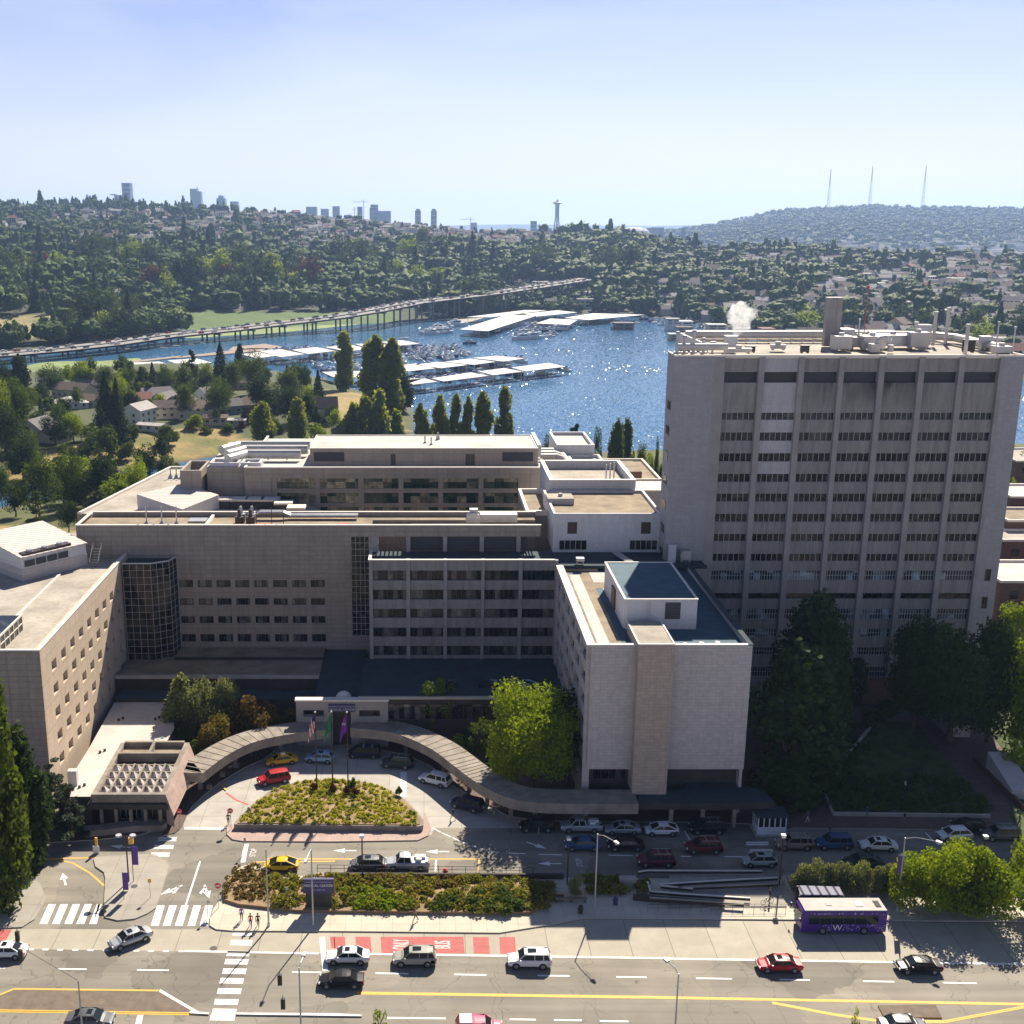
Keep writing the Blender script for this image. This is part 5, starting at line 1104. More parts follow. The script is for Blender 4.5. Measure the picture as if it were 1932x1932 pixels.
s0=at(*c3(708,430));s1=at(*c3(950,430));SH_=thing('bus_shelter','bus shelter with a striped silver roof behind the purple bus','bus shelter',((s0[0]+s1[0])/2,s0[1],0))
zr_=2.7;a_,b_=at(*c3(712,428),zr_),at(*c3(948,430),zr_);c__,d__=at(*c3(925,385),zr_),at(*c3(700,378),zr_)
part(MB().prism([a_,b_,c__,d__],zr_-.15,zr_),'roof',groundslab('striped_roof',(.26,.26,.33),1.0,400,.16,.15,.02,0,.03,.9),SH_)
mb=MB()
for x,y in(a_,b_,((a_[0]+b_[0])/2,a_[1]),c__,d__):mb.box(x-.08,x+.08,y,y+.16,.15,zr_-.15)
part(mb,'posts',M['bronze'],SH_);part(MB().box(d__[0],c__[0],d__[1]-.08,d__[1]-.03,.4,2.4),'back_glass',M['carglass'],SH_)
ramp_m=M['kerb']
cr4=lambda x,y:(1168.5+.1961*x,1602.7+.1961*y)
rl=[([(185,213),(265,200),(1375,203)],'topmost long pale rail wall of the ramp'),([(395,332),(840,303),(1525,268)],'second long rail wall of the ramp, ending at the steps'),([(395,345),(710,375)],'short rail wall forming the tip of the ramp turn'),([(300,400),(780,435),(1260,465)],'lower long rail wall of the ramp sloping down to the right'),([(270,305),(300,400)],'short end wall at the left of the ramp'),([(560,365),(1530,325)],'dull ledge under the second rail wall of the ramp'),([(290,460),(1200,520)],'lowest ledge of the ramp beside the pavement')]
for(q,lb)in rl:
 t=thing('ramp_wall',lb,'wall',(*at(*cr4(*q[0]),.8),0),group='ramp walls beside the steps');a_=[at(*cr4(*v),.9)for v in q];mb=MB();m2=MB()
 for u_,v_ in zip(a_[:-1],a_[1:]):wallseg(mb,u_,v_,.10,.5,.84);wallseg(m2,u_,v_,.22,.84,.92)
 part(mb,'wall',M['podium'],t);part(m2,'cap',M['coping']if 'ledge' not in lb else M['oldwalk'],t)
t=thing('railing','thin dark railing along the pavement below the ramp','railing',(*at(*cr4(270,590)),.15));a_,b_=at(*cr4(270,600),.15),at(*cr4(1600,596),.15)
part(MB().tube((*a_,1.1),(*b_,1.1),.025,n=4).tube((*a_,.65),(*b_,.65),.025,n=4),'rail',M['mull_dark'],t)
for k in range(14):q=Vector(a_).lerp(Vector(b_),k/13);part(MB().tube((q.x,q.y,.15),(q.x,q.y,1.12),.025,n=4),'post',M['mull_dark'],t)
rp=[at(*c3(x,y),.6)for x,y in((0,310),(500,300),(600,340),(640,480),(300,480),(0,500))]
single(MB().prism(rp,.1,.3,0,1),'ramp_floor',[M['kerb'],M['oldwalk']],'dark concrete ramp floor between the long rail walls','ramp')
ST_=thing('steps','concrete steps with dark rails between ramp and bus shelter','steps',(*at(*c3(640,400)),0));a_,b_=at(*c3(620,365),.5),at(*c3(690,365),.5)
mb=MB()
for k in range(7):mb.box(a_[0]+.1*k,b_[0]+.1*k,a_[1]-k*.55,a_[1]-k*.55+.55,.1,1.25-k*.15)
part(mb,'treads',M['kerb'],ST_)
mb=MB()
for X in(a_[0]-.1,b_[0]+.3):mb.tube((X,a_[1]+.5,2.3),(X+.4,a_[1]-3.8,1.2),.05,n=6);mb.tube((X,a_[1]+.4,1.2),(X,a_[1]+.4,2.3),.05,n=6);mb.tube((X+.4,a_[1]-3.7,.2),(X+.4,a_[1]-3.7,1.2),.05,n=6)
part(mb,'handrail',M['mull_dark'],ST_)
ip=P1(c4,(1345,895),(1348,880),(1380,850),(1450,782),(1550,705),(1700,652),(1820,638),(1932,634))+[at(*p)for p in((660,1473),(690.4,1477),(729.7,1488.5),(762.4,1508.4),(785,1531),(797,1547),(798,1557))]
ipw=[at(x,y,.9)for x,y in[c4(*q)for q in((1350,893),(1355,880),(1385,848),(1452,780),(1552,703),(1700,650),(1820,636),(1932,633))]+[(660,1472),(690,1476),(730,1487),(763,1507),(786,1530),(799,1547),(798,1557),(790,1559)]]
IP=thing('island_planter','raised D-shaped planter in the middle of the drop-off loop','planter',(-12,142,0))
part(MB().prism(ipw,.1,.9,0,0),'wall',M['canopy'],IP)
cen=Vector((sum(p[0]for p in ipw)/len(ipw),sum(p[1]for p in ipw)/len(ipw)))
ips=[tuple(cen+(Vector(p)-cen)*.965)for p in ipw];part(MB().prism(ips,.9,1.0),'soil',M['dryearth'],IP)
bed=[at(*p)for p in((423,1703),(420,1690),(428,1668),(447,1650),(470,1644),(492,1650),(505,1662),(560,1668),(1000,1672),(1040,1678),(1045,1700),(1000,1728),(800,1727),(560,1724),(450,1712))]
single(MB().prism(bed,.1,.5),'planting_bed',M['dryearth'],'long dry earth bed of shrubs between the drive and the street','planting bed')
fp=[at(*c2(x,y))for x,y in((-100,330),(1145,345))]
FN=thing('railing','thin dark railing along the upper edge of the shrub bed','railing',(*fp[0],0));mb=MB()
for z in(.7,1.15):mb.tube((*fp[0],z),(*fp[1],z),.035,n=5)
part(mb,'rail',M['mull_dark'],FN)
for k in range(17):p=Vector(fp[0]).lerp(Vector(fp[1]),k/16);part(MB().tube((p.x,p.y,.15),(p.x,p.y,1.2),.04,n=5),'post',M['mull_dark'],FN)
struct(wallseg(MB(),at(*c2(-100,345)),at(*c2(1140,350)),.8,.15,.19),'pavement_edge',M['pinkwalk'])
single(wallseg(MB(),at(*c2(-60,362)),at(*c2(1320,368)),.3,.1,.8),'retaining_wall',M['podium'],'dark retaining wall under the railing behind the shrub bed','wall')
single(wallseg(MB(),at(*c2(1130,482)),at(*c2(1320,492)),.3,.1,.9),'retaining_wall',M['podium'],'short dark retaining wall left of the bench','wall')
single(wallseg(MB(),at(*c2(1720,490)),at(*c3(300,505)),.3,.1,.9),'retaining_wall',M['podium'],'dark retaining wall below the ramp along the pavement','wall')
# ---------------------------------------------------------------- vegetation
def leafquads(C,Nn,size,rng,asp=0.75,jit=.75):
 """many small leaf clumps: centres C (n,3), outward normals Nn, size (n,)"""
 n=len(C);nn=Nn+rng.normal(0,jit,(n,3));nn/=np.linalg.norm(nn,axis=1)[:,None]+1e-9
 a=np.cross(nn,rng.normal(0,1,(n,3)));a/=np.linalg.norm(a,axis=1)[:,None]+1e-9;b=np.cross(nn,a)
 s=size[:,None];a=a*s;b=b*s*asp;j=rng.uniform(.6,1.2,(4,n,1))
 V=np.stack([C-a*j[0],C-b*j[1],C+a*j[2],C+b*j[3]],1).reshape(-1,3)
 Q=np.arange(4*n).reshape(n,4);return V,Q
def lobes_round(rng,k,rx,ry,rz,cz,lr):
 L=[]
 for i in range(k):
  v=rng.normal(0,1,3);v/=np.linalg.norm(v);q=rng.uniform(.5,1.05)
  L.append((v[0]*rx*q,v[1]*ry*q,cz+v[2]*rz*q,lr*rng.uniform(.65,1.15)))
 return L
def sample_lobes(L,n,rng,flat=1.0,inner=.55):
 L=np.array(L);wts=L[:,3]**2;idx=rng.choice(len(L),n,p=wts/wts.sum());v=rng.normal(0,1,(n,3));v/=np.linalg.norm(v,axis=1)[:,None]
 r=L[idx,3]*rng.uniform(inner,1.08,n);C=L[idx,:3]+v*r[:,None]*np.array([1,1,flat]);return C,v
def crown_round(seed,n=2600,leaf=.3,k=16,rx=.40,rz=.36,cz=.58,lr=.2,jit=.75):
 """unit-height broad crown; leaf in units of the height"""
 rng=np.random.default_rng(seed);L=lobes_round(rng,k,rx*.8,rx*.8,rz*.85,cz,lr);C,v=sample_lobes(L,n,rng)
 C[:,2]=np.maximum(C[:,2],.12+rng.uniform(0,.06,n));return leafquads(C,v,rng.uniform(.6,1.3,n)*leaf,rng,.75,jit)
def crown_poplar(seed,n=2400,leaf=.02,w=.1,base=.1,top=1.0):
 rng=np.random.default_rng(seed);L=[]
 for i in range(26):
  h=rng.uniform(0,1);rad=w*(math.sin(math.pi*min(1,(h*.86+.12))**.8))*rng.uniform(.5,.9);t=rng.uniform(0,6.28)
  L.append((math.cos(t)*rad,math.sin(t)*rad,base+h*(top-base)*.93,w*rng.uniform(.35,.6)))
 L+=[(0,0,top-.06,w*.25),(w*.2,0,top-.12,w*.3)]
 C,v=sample_lobes(L,n,rng,2.2);v[:,2]*=.4;return leafquads(C,v,rng.uniform(.6,1.3,n)*leaf,rng,1.2)
def crown_conifer(seed,n=2400,leaf=.022,w=.22,base=.06,pw=.9):
 rng=np.random.default_rng(seed);h=rng.uniform(0,1,n)**1.35;t=rng.uniform(0,6.283,n);tiers=17
 saw=.72+.36*((h*tiers+rng.normal(0,.06,n))%1.0*-1+1);lob=1+.18*np.sin(t*5+h*40)+.1*np.sin(t*3-h*17)
 rad=w*(1-h)**pw*saw*lob*rng.uniform(.55,1.05,n)+.004
 C=np.stack([rad*np.cos(t),rad*np.sin(t),base+h*(1-base)-rad*.25],-1);v=np.stack([np.cos(t)*.8,np.sin(t)*.8,np.full(n,.9)],-1)
 return leafquads(C,v,(leaf*(1.25-.6*h))*rng.uniform(.6,1.3,n),rng,.6)
def crown_cedar(seed,n=2400,leaf=.024,w=.38):
 rng=np.random.default_rng(seed);L=[]
 for i in range(34):
  h=rng.uniform(.12,.97);rr=w*(1-h*.8)*rng.uniform(.3,1);t=rng.uniform(0,6.28);L.append((rr*math.cos(t),rr*math.sin(t),h,.11*(1.15-h*.7)))
 C,v=sample_lobes(L,n,rng,.28);v[:,2]=np.abs(v[:,2])+.5;return leafquads(C,v,rng.uniform(.6,1.3,n)*leaf,rng)
def trunkmesh(name,seed,h=.6,r=.022,limbs=7,spread=.25,z0=.0,up=.25):
 rs=random.Random(seed);mb=MB();pts=[(0,0,-.02)];
 for k in range(1,6):pts.append((rs.uniform(-.012,.012)*k,rs.uniform(-.012,.012)*k,h*k/5))
 for k in range(5):mb.tube(pts[k],pts[k+1],r*(1-k*.16),r*(1-(k+1)*.16),7)
 for k in range(limbs):
  i=rs.randint(2,4);p=Vector(pts[i]);t=rs.uniform(0,6.28);q=p+Vector((math.cos(t)*spread,math.sin(t)*spread,up))*rs.uniform(.5,1);mid=p.lerp(q,.5)+Vector((0,0,.02))
  mb.tube(p,mid,r*.5,r*.34,5).tube(mid,q,r*.34,r*.12,5)
 return rawmesh(name,mb.v,mb.f,mb.m,[M['bark']])
PROTO={}
def proto(key):
 """crown and trunk meshes of unit height, made once per kind and detail"""
 if key in PROTO:return PROTO[key]
 kind,fol,det,sd=key;n={0:380,1:1500,2:5200,3:11000}[det];lf={0:.06,1:.036,2:.021,3:.0145}[det]
 if kind=='round':V,Q=crown_round(sd,n,lf,20,.40,.40,.56,.2);tr=trunkmesh('trunk',sd,.62,.024)
 elif kind=='dense':V,Q=crown_round(sd,int(n*1.5),lf,40,.42,.48,.51,.16);tr=trunkmesh('trunk',sd,.5,.03)
 elif kind=='wide':V,Q=crown_round(sd,int(n*1.3),lf*1.2,30,.66,.36,.60,.20);tr=trunkmesh('trunk',sd,.6,.03,9,.4,0,.2)
 elif kind=='airy':V,Q=crown_round(sd,int(n*.5),lf,20,.40,.42,.58,.12);tr=trunkmesh('trunk',sd,.75,.02,14,.3,0,.3)
 elif kind=='bush':V,Q=crown_round(sd,n,lf*1.7,12,.55,.42,.42,.26);V[:,2]=np.maximum(V[:,2],0);tr=trunkmesh('stem',sd,.3,.02,5)
 elif kind=='poplar':V,Q=crown_poplar(sd,n,lf*.9,.11);tr=trunkmesh('trunk',sd,.8,.014,5,.06)
 elif kind=='egg':V,Q=crown_poplar(sd,n,lf*1.1,.20,.06);tr=trunkmesh('trunk',sd,.7,.02,5,.1)
 elif kind=='conifer':V,Q=crown_conifer(sd,n,lf*1.05,.23);tr=trunkmesh('trunk',sd,.85,.016,0)
 elif kind=='cone':V,Q=crown_conifer(sd,int(n*1.6),lf*1.1,.36,.02,.5);tr=trunkmesh('trunk',sd,.8,.02,0)
 elif kind=='cedar':V,Q=crown_cedar(sd,n,lf*1.15);tr=trunkmesh('trunk',sd,.88,.02,12,.3,0,.08)
 cr=fastmesh('crown',V,Q,[F[fol]]);PROTO[key]=(cr,tr);return PROTO[key]
TREES=[]
def tree(name,lab,x,y,z,h,w=1.0,kind='round',fol='mid',det=1,sd=0,group=None,rz=None,cat='tree'):
 cr,tr=proto((kind,fol,det,sd));o=thing(name,lab,cat,(x,y,z),rz if rz is not None else(x*3.1+y)%6.28,group)
 s=h;o.scale=(s*w,s*w,s)
 link(bpy.data.objects.new('crown',cr),o);link(bpy.data.objects.new('trunk' if kind!='bush' else 'stem',tr),o);TREES.append(o);return o
WREL={'round':.86,'dense':.84,'wide':1.25,'airy':.85,'bush':1.2,'poplar':.24,'egg':.42,'conifer':.42,'cone':.62,'cedar':.78}
def timg(name,lab,px_,yb,yt,wpx,kind,fol,det=1,sd=0,z=None,group=None,Y=None):
 """tree measured in the photo: foot (px_, yb), top row yt, width"""
 if z is None:
  z=-8.0
  for _ in range(6):gx_,gy_=at(px_,yb,z);z=gz(gx_,gy_)
 gx_,gy_=at(px_,yb,z);top=zat(px_,yt,gy_)[1];h=max(.8,top-z);f=gy_*CT+(HCAM-(z+h/2))*ST;wm=wpx/FPX*f
 return tree(name,lab,gx_,gy_,z,h,wm/(h*WREL[kind]),kind,fol,det,sd,group,cat='shrub' if kind=='bush' and 'tree' not in name else 'tree')
timg('large_tree','big round tree with sunlit crown standing against the white block',1003,1500,1284,182,'dense','bright',3,3,0.1)
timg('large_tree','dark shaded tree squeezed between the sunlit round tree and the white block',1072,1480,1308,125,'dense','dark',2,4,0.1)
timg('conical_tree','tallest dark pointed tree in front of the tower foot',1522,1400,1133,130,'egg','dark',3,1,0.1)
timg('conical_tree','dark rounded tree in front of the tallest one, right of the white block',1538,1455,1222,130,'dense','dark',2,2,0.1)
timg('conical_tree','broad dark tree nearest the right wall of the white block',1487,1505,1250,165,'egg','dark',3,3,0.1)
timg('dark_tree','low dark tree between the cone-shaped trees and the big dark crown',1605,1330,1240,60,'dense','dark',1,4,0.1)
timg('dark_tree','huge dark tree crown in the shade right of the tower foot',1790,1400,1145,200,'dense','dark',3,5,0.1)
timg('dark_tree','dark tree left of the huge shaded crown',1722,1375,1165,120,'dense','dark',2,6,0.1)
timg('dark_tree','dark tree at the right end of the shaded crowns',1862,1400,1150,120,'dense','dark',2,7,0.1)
timg('bright_tree','yellow-green tree at the right edge beside the tower foot, upper one',1922,1260,1122,90,'dense','bright',2,8,0.1)
timg('bright_tree','yellow-green tree at the right edge below the upper one',1930,1420,1190,110,'dense','bright',2,9,0.1)
timg('bright_tree','thin yellow-green tree behind the pale skylight roof',1905,1465,1380,60,'airy','bright',1,10,0.1)
timg('street_tree','leftmost of the bright round trees along the street at lower right',1725,1708,1604,125,'bush','bright',3,11,0.2)
timg('street_tree','second of the bright round trees, right of the tall lamp',1793,1714,1591,140,'bush','bright',3,12,0.2)
timg('street_tree','largest bright round tree at lower right',1868,1716,1579,150,'bush','bright',3,13,0.2)
timg('street_tree','bright round tree cut by the right edge beside the street',1945,1716,1587,140,'bush','bright',3,14,0.2)
timg('street_tree','bright round tree beyond the right edge',2040,1715,1590,150,'dense','bright',2,12,0.2)
for k in range(7):timg('hedge_shrub',('leftmost','second','third','fourth','fifth','sixth','rightmost')[k]+' leafy grey-green shrub in the row above the bus shelter',1513+k*27,1686,1620+(k%3)*5,50,'bush','olive',2,k%3,0.15,'shrubs in the row above the bus shelter')
timg('airy_tree','loose airy tree with visible branches between the gate wall and the big round tree',820,1395,1277,98,'airy','bright',3,21,0.1)
timg('small_tree','thin small tree right below the airy tree',905,1440,1345,60,'airy','mid',1,22,0.1)
timg('shrub','bright yellow-green shrub by the canopy below the planter terrace',868,1425,1385,48,'bush','bright',1,1,0.1)
timg('shrub','dark leafy shrub beside the curved canopy',855,1400,1370,34,'bush','mid',1,2,0.1)
timg('olive_tree','tall grey-green tree nearest the pale low roof',345,1402,1285,62,'egg','olive',2,23,0.1)
timg('olive_tree','wide grey-green tree right of the tallest one in the courtyard',385,1400,1275,86,'dense','olive',2,24,0.1)
timg('olive_tree','grey-green tree at the right end of the grey-green group',430,1392,1272,60,'dense','olive',2,25,0.1)
timg('courtyard_tree','rust and green bushy tree in the courtyard below the grey-green ones',405,1432,1338,84,'bush','brown',2,3,0.1)
timg('courtyard_tree','rusty tree left of the gate wall',485,1402,1306,86,'bush','brown',2,4,0.1)
timg('courtyard_tree','rusty green tree next to the left end of the gate wall',530,1392,1316,64,'bush','brown',2,5,0.1)
timg('courtyard_tree','dark rusty tree between the other rust-coloured ones',448,1398,1320,60,'bush','brown',1,6,0.1)
timg('shrub','green shrub beside the left end of the curved canopy',385,1440,1388,70,'bush','mid',2,7,0.1)
timg('shrub','small pink-flowering shrub at the edge of the pale low roof',350,1390,1365,26,'bush','purple',1,8,0.1)
timg('conifer','very tall dark evergreen cut by the left edge in front of the sunlit wing',15,1700,1300,110,'egg','mid',3,31,0.15)
timg('conifer','dark evergreen at the left edge beside the very tall one',50,1640,1400,90,'egg','dark',2,32,0.15)
timg('blue_cedar','blue-green cedar spreading in front of the pale low roof at left',105,1585,1428,120,'cedar','cedar',3,33,0.15)
timg('blue_cedar','smaller blue-green cedar right of the spreading one',138,1580,1480,70,'cedar','cedar',2,34,0.15)
timg('small_street_tree','small leafy tree standing in the street median at the bottom edge',717,1990,1900,36,'airy','bright',1,41,0.0)
timg('small_street_tree','thin small tree at the bottom edge near the small median island',1607,1990,1897,20,'airy','bright',1,42,0.0)
timg('shrub','round dark shrub beside the lamp post at the bench',1088,1692,1643,30,'bush','olive',2,9,0.5)
NB=[(205,828,700,62,'conifer','dark','tall dark evergreen behind the white two-storey house'),(225,832,712,44,'conifer','dark','second tall dark evergreen right of the first'),(222,780,712,46,'round','bright','bright tree behind the two tall dark evergreens'),(20,880,760,80,'round','dark','dark tree mass at the left edge above the canal'),(0,830,706,60,'round','bright','bright tree at the left edge'),(35,825,715,70,'round','mid','green tree near the left edge behind the gabled houses'),(45,905,820,70,'dense','dark','dark tree on the canal bank at far left'),(32,810,775,46,'round','bright','yellow-green tree at the left edge'),(8,760,680,44,'round','dark','dark tree at the left edge by the water'),(38,740,672,36,'egg','dark','narrow dark tree on the waterside at left'),(100,745,690,56,'round','mid','green tree by the waterside behind the roofs'),(155,735,683,50,'round','bright','light green tree by the lily pads'),(198,740,690,44,'round','mid','mid-green tree by the waterside'),(245,740,692,30,'round','mid','small waterside tree near the white shed'),(268,750,692,30,'conifer','dark','dark pointed tree near the boat sheds, left one'),(290,748,684,30,'conifer','dark','dark pointed tree near the boat sheds, right one'),(315,752,700,42,'round','dark','dark round tree between the pointed ones and the cedar'),(345,745,682,40,'round','mid','tree below the flat-topped cedar'),(364,720,658,36,'cedar','dark','flat-topped dark cedar rising over the docks'),(418,735,645,44,'conifer','dark','dark evergreen crown rising over the brown dock'),(455,720,654,22,'egg','dark','small dark tree beside the evergreen over the dock'),(350,790,722,46,'round','mid','rounded tree in the middle of the gardens'),(415,790,715,60,'round','mid','wide garden tree right of the middle one'),(395,745,700,50,'round','dark','dark garden tree under the flat-topped cedar'),(440,740,680,46,'round','mid','green tree beside the marina'),(480,745,666,56,'round','mid','tall green tree beside the first boat shed'),(500,785,700,66,'round','dark','large dark tree in the middle right of the gardens'),(540,770,695,60,'round','mid','green tree right of the large dark one'),(570,745,685,50,'round','dark','dark tree in front of the boats'),(601,768,698,32,'conifer','dark','narrow dark evergreen at the edge of the dry lawn'),(545,800,730,56,'round','dark','dark tree above the two poplars'),(580,790,740,36,'round','mid','green tree behind the right poplar'),(85,760,715,30,'round','dark','dark tree between the left roofs'),(60,770,730,40,'round','mid','green tree between the left houses'),(110,800,758,36,'round','mid','green garden tree right of the pale hipped roof'),(150,770,728,30,'round','mid','small garden tree near the grey roofs'),(140,835,778,46,'round','bright','light green tree above the dry bank'),(105,840,780,50,'round','dark','dark garden tree above the dry bank'),(65,862,810,40,'round','mid','green tree beside the gabled house above the bank'),(318,838,797,42,'bush','mid','round dark-green bush on the dry bank'),(250,830,800,32,'bush','mid','round bush left of the white garage'),(247,840,822,30,'bush','dark','low dark hedge bush on the bank below the white house'),(365,810,778,38,'bush','bright','light green rounded bush by the long house'),(410,800,772,26,'bush','mid','bush by the porch of the long house'),(345,786,768,18,'bush','mid','small garden bush left of the long house'),(418,795,772,20,'bush','purple','reddish bush beside the long house'),(465,800,772,26,'bush','purple','dark red bush at the end of the gardens'),(455,812,792,18,'bush','purple','small dark red bush on the lawn edge'),(390,818,802,26,'bush','mid','hedge bush above the lawn, left one'),(430,815,798,34,'bush','mid','hedge bush above the lawn, right one'),(125,862,835,34,'bush','mid','garden bush at the top of the dry bank'),(70,868,850,24,'bush','bright','light bush at the top of the dry bank'),(262,800,765,20,'conifer','dark','slim dark evergreen by the white garage'),(302,780,750,10,'conifer','dark','tiny pointed evergreen in the gardens, left one'),(295,782,758,9,'conifer','dark','tiny pointed evergreen in the gardens, right one'),(497,838,762,44,'egg','poplar','leafy poplar left of the pair on the lawn'),(563,838,758,42,'egg','poplar','leafy poplar right of the pair on the lawn'),(630,812,772,30,'round','bright','light green drooping tree right of the poplar pair'),(600,830,800,40,'bush','bright','bright shrubs at the end of the lawn'),(650,738,627,42,'poplar','poplar','very tall poplar, leftmost of the three before the boat sheds'),(710,785,629,60,'poplar','poplar','very tall wide poplar, middle of the three before the boat sheds'),(740,790,637,46,'poplar','poplar','very tall poplar, right of the three before the boat sheds'),(755,775,700,44,'egg','dark','dark rounded tree at the foot of the tall poplars'),(668,842,762,40,'egg','poplar','poplar at the left of the low clump below the tall ones'),(690,842,750,36,'egg','poplar','second poplar of the low clump'),(718,842,742,38,'egg','poplar','tallest poplar of the low clump'),(748,838,775,34,'egg','poplar','lowest poplar at the point by the water')]
for k,(x,yb,yt,ww,kd,fl_,lb)in enumerate(NB):timg('shrub' if kd=='bush' else 'garden_tree' if kd in('round','dense')else 'poplar' if kd in('poplar','egg')and fl_=='poplar' else 'evergreen',lb,x,yb,yt,ww,kd,fl_,2 if ww>40 else 1,k%3)
FR=random.Random(12)
def fill(poly,n,lo,hi,lab,nm,z0=None,kinds=(('round','mid'),('round','bright'),('dense','dark'),('bush','mid'),('egg','mid'))):
 c=0;a_=np.array(poly);
 while c<n:
  x,y=FR.uniform(a_[:,0].min(),a_[:,0].max()),FR.uniform(a_[:,1].min(),a_[:,1].max())
  if not inside(poly,np.array([x]),np.array([y]))[0]:continue
  u3=(x-a_[:,0].min())/np.ptp(a_[:,0]);v3=(y-a_[:,1].min())/np.ptp(a_[:,1]);qd=('back','front')[int(v3>.5)]+' '+('far left','left','middle','right','far right')[min(4,int(u3*5))];c+=1;kd,fo=FR.choice(kinds);h=FR.uniform(lo,hi)*(.6 if kd=='bush' else 1);z=-8
  for _ in range(4):gx_,gy_=at(x,y,z);z=gz(gx_,gy_)
  tree(nm,'%s %s %s'%({'mid':'green','bright':'light green','dark':'dark'}[fo],{'round':'round tree','dense':'dense tree','bush':'low bush','egg':'slender tree'}[kd],qd+', '+lab),gx_,gy_,z,h,FR.uniform(.85,1.2),kd,fo,1,c%3,'%s %s %s %s'%(fo,kd,qd,lab))
fill([(40,905),(140,890),(265,872),(330,862),(340,880),(270,930),(240,970),(60,975),(40,940)],26,8,13,'on the near canal bank behind the gravel roof','bank_tree')
fill([(20,745),(250,742),(470,742),(590,745),(590,790),(470,775),(250,785),(60,800),(20,800)],46,6,11,'among the garden houses across the canal','garden_tree')
fill([(60,718),(250,702),(520,712),(590,728),(560,742),(60,740)],34,7,12,'along the waterside behind the garden houses','garden_tree')
fill([(0,800),(60,800),(150,815),(200,822),(60,855),(0,880)],16,7,11,'above the left end of the dry bank','garden_tree')
fill([(480,845),(520,830),(640,822),(765,828),(765,842),(620,850)],14,5,8,'along the canal bank behind the rear roofs','bank_tree')
for k,(x,yt,ww)in enumerate(((793,758,40),(830,745,36),(862,746,32),(884,745,30),(912,738,38),(952,732,34))):
 Yp=395+k*4;gx_=zat(x,yt,Yp)[0];z0=gz(gx_,Yp);top=zat(x,yt,Yp)[1];h=top-z0;wm=ww/FPX*Yp
 tree('poplar',('first','second','third','fourth','fifth','sixth and rightmost')[k]+' poplar from the left in the row against the bay water',gx_,Yp,z0,h,wm/(h*.23),'poplar','poplar',2,k%3,'poplars in a row against the water')
NB2=[(75,985,860,80,'round','mid','green tree on the near canal bank, left'),(130,965,850,60,'round','mid','green tree on the near canal bank left of the dark one'),(205,955,848,66,'round','dark','dark tree on the near canal bank'),(180,940,880,50,'round','mid','rounded tree between canal and roofs'),(262,950,868,50,'round','bright','vivid yellow-green tree beside the canal'),(190,978,918,70,'cedar','mid','spreading cedar behind the gravel roof, left one'),(230,972,912,60,'cedar','mid','spreading cedar behind the gravel roof, right one'),(72,1010,925,60,'cedar','mid','layered cedar above the dry lawn at left'),(130,1003,945,50,'round','dark','low dark tree behind the left link wall'),(5,960,880,40,'round','mid','tree cut by the left edge above the dry lawn'),(320,905,862,60,'bush','mid','olive bush on the canal bank behind the stair tower'),(30,975,905,60,'round','dark','dark tree at the left edge of the near bank'),(245,945,905,46,'bush','bright','bright bush next to the vivid tree')]
for k,(x,yb,yt,ww,kd,fl_,lb)in enumerate(NB2):timg('shrub' if kd=='bush' else 'bank_tree',lb,x,yb,yt,ww,kd,fl_,2,k%3)
NB3=[(1085,795,52,'cedar','dark','flat dark pine at the shore behind the white rooftop cubes'),(1060,830,60,'round','dark','low dark tree left of the shore pine'),(1035,822,40,'round','dark','dark tree just right of the flat penthouse'),(1130,800,24,'airy','mid','thin tree right of the shore pine'),(1165,800,34,'egg','mid','light tree at the shore behind the brick annex'),(1185,805,34,'egg','mid','second light tree at the shore behind the brick annex'),(1212,835,26,'round','mid','small tree at the corner of the brick annex'),(1228,856,30,'bush','bright','bright yellow-green bush by the tower corner'),(1243,825,14,'round','mid','narrow tree touching the tower edge'),(1250,862,20,'bush','mid','small bush by the tower edge')]
for k,(x,yt,ww,kd,fl_,lb)in enumerate(NB3):
 Yp=330+(k%4)*12;gx_=zat(x,yt,Yp)[0];z0=gz(gx_,Yp);h=zat(x,yt,Yp)[1]-z0;h=max(h,3);wm=ww/FPX*Yp
 tree('shore_tree',lb,gx_,Yp,z0,h,wm/(h*WREL[kd]),kd,fl_,2,k%3)
for k,(x,yt,ww)in enumerate(((1905,832,40),(1930,858,36),(1912,905,30),(1928,965,26))):
 Yp=(370,340,300,262)[k];gx_=zat(x,yt,Yp)[0];z0=gz(gx_,Yp);h=max(3,zat(x,yt,Yp)[1]-z0);tree('campus_tree',('topmost','second','third','lowest')[k]+' green tree at the right edge among the brick buildings',gx_,Yp,z0,h,ww/FPX*Yp/(h*.86),'round','bright' if k%2==0 else 'dark',1,k%3)
def tufts(name,lab,poly,n,r0,r1,mat,z0,seed,ylo=0,leaf=.16,per=40,kind='stuff',hfac=1.0,cat='plants'):
 rng=np.random.default_rng(seed);P_=np.array(poly);lo,hi=P_.min(0),P_.max(0);pts=[]
 while len(pts)<n:
  q=rng.uniform(lo,hi,(n,2));q=q[inside(poly,q[:,0],q[:,1])];pts+=list(q)
 pts=pts[:n];VV=[];QQ=[];off=0
 for(x,y)in pts:
  r=rng.uniform(r0,r1);v=rng.normal(0,1,(per,3));v/=np.linalg.norm(v,axis=1)[:,None];v[:,2]=np.abs(v[:,2]);C=v*r*rng.uniform(.5,1,(per,1))*np.array([1,1,hfac])+np.array([x,y,z0])
  V,Q=leafquads(C,v,rng.uniform(.6,1.3,per)*leaf,rng);VV.append(V);QQ.append(Q+off);off+=len(V)
 me=fastmesh(name,np.concatenate(VV),np.concatenate(QQ),[mat]);o=link(bpy.data.objects.new(name,me));return tag(o,lab,cat,None,kind)
